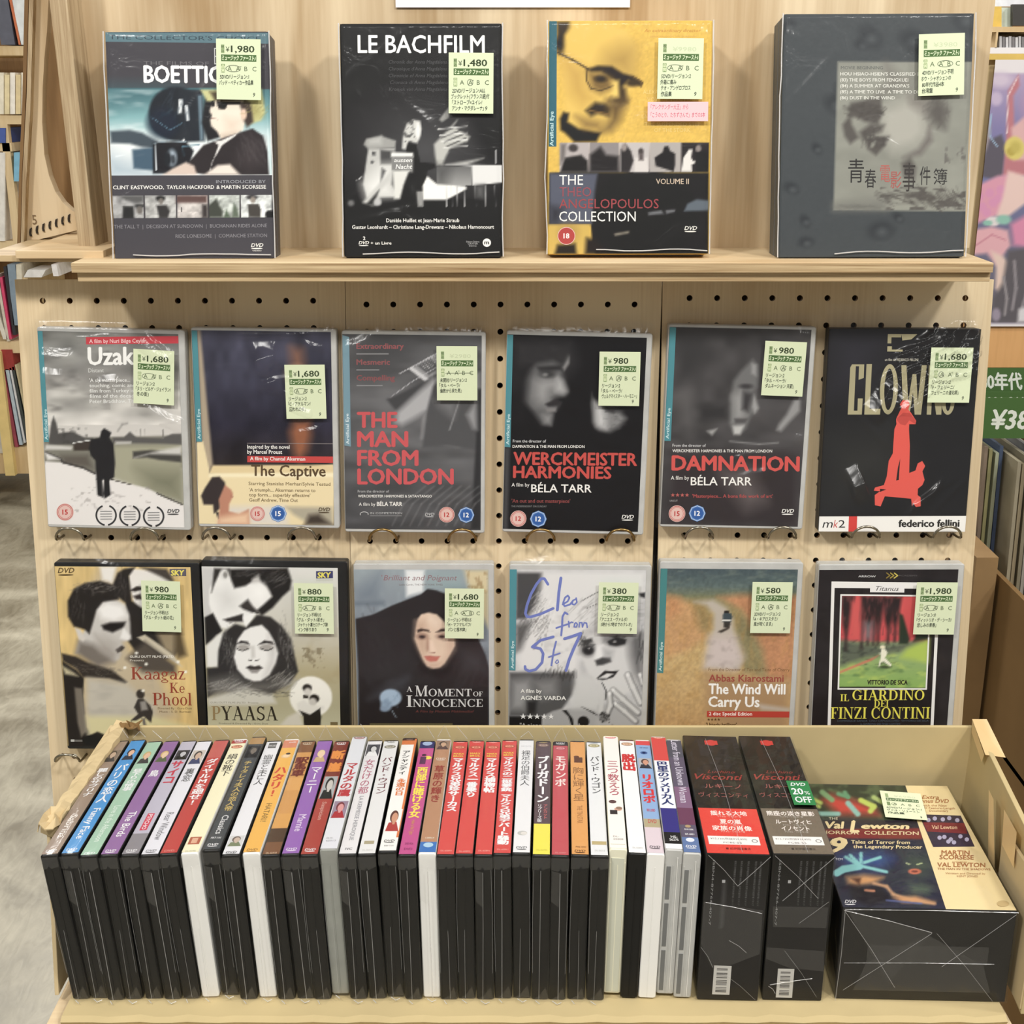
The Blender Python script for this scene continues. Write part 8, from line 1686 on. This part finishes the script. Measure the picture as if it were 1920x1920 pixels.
# ---- right-hand side: poster on the aisle end, signs, record crate
RB = 1.70
pz0, pz1 = at_d(1900, 612, RB), at_d(1840, 112, RB)
PX0, PX1 = at_d(1825, 500, RB).x, at_d(1825, 500, RB).x + .42
pst = Art(PX1 - PX0, pz1.z - pz0.z, [proj((PX0, RB, pz1.z)), proj((PX1, RB, pz1.z)), proj((PX1, RB, pz0.z)), proj((PX0, RB, pz0.z))], cell=.002)
def poster(a):
    a.F((236, 234, 238)); a.P([(1780,138),(2380,138),(2380,606),(1780,606)], (150, 134, 178), 3)
    a.G([(140, (176, 156, 196)), (240, (120, 116, 172)), (330, (96, 106, 160)), (606, (88, 84, 92))], 1780, 2380, 139, 604)
    a.E(1868, 185, 11, 13, (196, 180, 214), .3); a.E(1876, 150, 22, 14, (210, 196, 220), .5)
    a.P([(1846,200),(1858,230),(1856,280),(1846,290)], (150,140,146), 3); a.P([(1835,330),(1855,262),(1878,252),(1886,275),(1880,330),(1858,335)], (74, 72, 86), 3)
    a.L([(1858,215),(1856,255),(1870,275)], 2.5, (150, 190, 224), 2)
    a.P([(1886,270),(1890,170),(1910,140),(1912,160),(1900,180),(1902,250),(1930,230),(1930,330),(1880,330)], (190, 110, 120), 3); a.L([(1888,250),(1890,180),(1908,145)], 2, (240, 216, 222), 2)
    a.P([(1896,240),(1925,215),(1960,230),(1960,300),(1900,300)], (226, 176, 176), 4)
    a.E(1902, 278, 19, 22, (222, 206, 92), .12); a.E(1896, 284, 8, 8, (180, 160, 50), .3); a.E(1904, 276, 10, 11, (196, 180, 70), .4)
    a.P([(1824,352),(1870,330),(1900,325),(1905,350),(1880,400),(1830,420),(1816,420)], (226, 150, 176), 4)
    for x, y in ((1836,368),(1856,362),(1876,356),(1842,388),(1862,380),(1850,398),(1872,372)): a.E(x, y, 8.5, 8.5, (222, 142, 186), .25); 
    a.P([(1890,320),(1925,330),(1925,380),(1885,410),(1868,405),(1880,370)], (240, 206, 196), 4)
    a.E(1862, 415, 14, 9, (232,226,226), .2); a.E(1852, 418, 9, 5, (130, 196, 176), .3); a.E(1882, 412, 14, 9, (130, 196, 176), .3)
    a.P([(1820,470),(1830,430),(1860,425),(1890,432),(1895,460),(1880,480),(1870,500),(1850,475),(1824,478)], (232, 170, 180), 4); a.L([(1830,460),(1860,440),(1885,450)], 2.5, (200,120,140), 3)
    a.P([(1895,420),(1930,400),(1960,420),(1960,470),(1900,460)], (222, 130, 170), 6)
    a.P([(1858,470),(1880,480),(1900,500),(1880,560),(1866,540),(1868,500)], (236, 206, 190), 4); a.P([(1890,470),(1960,460),(1960,604),(1862,604),(1862,560),(1880,530)], (74, 72, 78), 5)
    a.L([(1884,590),(1888,560),(1882,520)], 5, (140,136,140), 3); a.L([(1898,580),(1905,540),(1902,490)], 6, (130,126,132), 3); a.L([(1912,590),(1925,550)], 6, (130,126,132), 3)
    a.P([(1910,580),(1960,560),(1960,604),(1908,604)], (226,226,230), 4); a.E(1868, 590, 8, 12, (150,140,160), .3)
    for k in range(9): a.E(1990 + 50 * k, 200 + (k * 97) % 340, 60, 50, [(206,140,170),(120,116,172),(226,176,176),(90,88,98)][k % 4], .4)
poster(pst); pst.c = pst.c * .82 + np.array((236, 222, 226)) * .18
po = pst.build('art_poster', None, Matrix.Translation(Wd((PX0, RB, pz0.z))), PAPER)
tag(po, 'pink and blue illustrated poster with a white border beside the stand', 'poster')
thing_mesh(eb((at_d(1842, 0, RB).x - .02, RB + .004, at_d(1860, 690, RB).z), (1.25, RB + .02, at_d(1860, 608, RB).z)), 'wooden_rail', None, 'orange-brown wooden rail below the illustrated poster', 'rail', mats=[wood('orange_ply', (222,172,116), (196,146,92), off=4)])
thing_mesh(eb((at_d(1842, 0, RB).x - .02, RB + .010, at_d(1860, 612, RB).z), (1.25, RB + .02, at_d(1860, 100, RB).z)), 'poster_board', KRAFT, 'cardboard sheet behind the illustrated poster', 'board')
thing_mesh(eb((at_d(1842, 0, RB).x, RB + .001, at_d(1860, 112, RB).z), (1.2, RB + .008, at_d(1860, 101, RB).z)), 'yellow_strip', plain('yellow_trim', (222, 190, 100), .6, var=.1), 'narrow yellow strip along the top of the illustrated poster', 'trim')
# CD shelf above
cds = empty('disc_shelf', Matrix.Translation(Wd((1.1, 2.2, FLOOR_H)))); CM = Matrix.Translation(Wd((1.1, 2.2, FLOOR_H))); tag(cds, 'white and wooden shelf with compact discs above the illustrated poster', 'shelf unit')
def cpl(name, x0, y0, x1, y1, mat, d=2.2, dep=.2):
    a, b = at_d(x0, y1, d), at_d(x1, y0, d); o = eb((a.x, d, a.z), (b.x, d + dep, b.z)).build(name, None, mats=[mat]); o.parent = cds; o.matrix_local = CM.inverted(); return o
cpl('shelf_board', 1840, 50, 2300, 60, WOOD_FAR); cpl('lower_board', 1840, 89, 2300, 102, plain('white_board', (232,230,232), .6, var=.02)); cpl('back_board', 1840, -40, 2300, 140, WOOD_DARK, d=2.39, dep=.01); cpl('divider', 1865, 60, 1872, 90, WOOD_FAR, dep=.15)
def item(x0, y0, x1, y1, rgb, label, name='disc_case', cat='disc case', g='compact discs above the poster', d=2.205, th=.01): 
    return tag(slab(MB(), [(x0, y0), (x1, y0), (x1, y1), (x0, y1)], d, d + th).build(name, plain('item_%d_%d_%d' % rgb, rgb, .5, var=.1, scale=80)), label, cat, g)
item(1862, 12, 1878, 50, (226, 190, 90), 'small yellow card with a brown blot above the poster', 'card', 'card', None); item(1872, 14, 1898, 50, (206, 220, 208), 'pale green patterned card above the poster', 'card', 'card', None, d=2.22); item(1899, 8, 1935, 48, (56, 54, 52), 'dark framed card above the poster', 'card', 'card', None); item(1850, -30, 1960, 12, (230, 232, 238), 'white illustrated sheet at the very top edge above the poster', 'sheet', 'paper', None, d=2.24)
for k in range(9): item(1874 + k * 6, 68 + (k % 3), 1878.6 + k * 6, 89, [(180,180,182),(120,118,120),(206,206,208)][k % 3], ['silver', 'grey', 'white'][k % 3] + ' disc spine, ' + ['first', 'second', 'third', 'fourth', 'fifth', 'sixth', 'seventh', 'eighth', 'ninth'][k] + ' from the wooden divider', th=.12)
# green signs
GREEN = (78, 112, 60)
def sign(x0, y0, x1, y1, d, name, label, texts):
    ym = (y0 + y1) / 2; xa, xb = at_d(x0, ym, d).x, at_d(x1, ym, d).x; za, zb = at_d(960, y1, d).z, at_d(960, y0, d).z
    A = Art(xb - xa, zb - za, [proj((xa, d, zb)), proj((xb, d, zb)), proj((xb, d, za)), proj((xa, d, za))], cell=.01); A.F(GREEN)
    for t, x, y, h, w, it in texts: A.T(t, x, y, h, (232, 238, 226), w=w, bold=.05, ital=it)
    r = empty(name, Matrix.Translation(Wd((xa, d, za))))
    A.build('sign_print', r, Matrix.Identity(4), PAPER)
    mb = MB(); mb.box((0, .0002, 0), (xb - xa, .0012, zb - za)); mb.build('sign_card', plain('green_card', GREEN, .6, var=.05), r)
    return tag(r, label, 'sign', 'green divider signs behind the records')
sign(1820, 690, 2060, 760, 1.640, 'divider_sign', 'green divider sign with large white characters, rearmost of three', [('80年代 日本映画', 1838, 728, 24, 190, -.05)])
sign(1820, 735, 2060, 770, 1.630, 'divider_sign', 'green divider sign whose white letters barely show, middle of three', [('1980 SALE ITEMS', 1842, 758, 13, 160, 0)])
sign(1815, 746, 2060, 822, 1.545, 'divider_sign', 'green price sign with a large slanted yen amount, nearest of three', [('¥380', 1858, 804, 34, 96, .2)])
# record crate of brown cardboard, with sleeves browsing across
cX = .578
crate = empty('record_box', Matrix.Translation(Wd((.70, 1.35, FLOOR_H)))); CRM = Matrix.Translation(Wd((.70, 1.35, FLOOR_H))); tag(crate, 'deep brown cardboard box full of records beside the stand', 'cardboard box')
def to_c(o): o.parent = crate; o.matrix_local = CRM.inverted(); return o
to_c(eb((cX, 1.02, FLOOR_H), (cX + .006, 1.90, -.548)).build('side_panel', BROWN_CARD))
to_c(eb((cX, 1.894, FLOOR_H), (1.2, 1.90, -.552)).build('rear_panel', BROWN_CARD)); to_c(eb((cX, 1.02, FLOOR_H), (1.2, 1.026, -.560)).build('front_panel', BROWN_CARD)); to_c(eb((cX, 1.02, -.748), (1.2, 1.90, -.742)).build('bottom_panel', BROWN_CARD))
crate2 = eb((.548, 1.45, FLOOR_H), (.574, 1.75, -.524)).build('record_box', plain('brown_cardboard_far', (150, 120, 80), .85, var=.1)); tag(crate2, 'narrow brown cardboard box standing close behind the deep record box', 'cardboard box')
lp = [((134,118,102),'dusty brown'),((150,146,104),'olive'),((166,172,146),'pale green'),((78,92,118),'slate blue'),((158,150,128),'straw grey'),((150,138,112),'khaki'),((134,128,108),'dull tan'),((164,160,150),'light grey'),((120,116,110),'dark grey'),((140,142,144),'steel grey'),((176,172,162),'off-white'),((112,108,100),'slate')]
for k, (c, nm) in enumerate(lp):
    x = .5860 + k * .0066; ln = -.004 + .0005 * (k % 3); d = 1.555 - (0 if k < 4 else .04) + .003 * (k % 2)
    mb = MB(); z0, z1 = -.741, -.741 + .324 - (.0 if k < 4 else .004) - (.004 * (k % 3))
    mb.hexa([Wd((x - ln, d, z0)), Wd((x - ln + .0042, d, z0)), Wd((x - ln + .0042, d + .315, z0)), Wd((x - ln, d + .315, z0))], [Wd((x + ln, d, z1)), Wd((x + ln + .0042, d, z1)), Wd((x + ln + .0042, d + .315, z1)), Wd((x + ln, d + .315, z1))])
    tag(mb.build('record_sleeve', plain('lp_%d' % k, c, .45, var=.15, scale=25)), nm + ' record sleeve standing in the deep brown box below the green signs', 'record', 'records in the brown cardboard box')
# floor-standing board behind the records keeps the aisle end closed
thing_mesh(eb((.50, 1.95, FLOOR_H), (1.3, 1.965, at_d(1860, 688, 1.7).z)), 'crate_rack', None, 'plywood rack side behind the green signs and records', 'rack', mats=[WOOD_DARK])

# ceiling lamps are set at the top of the script
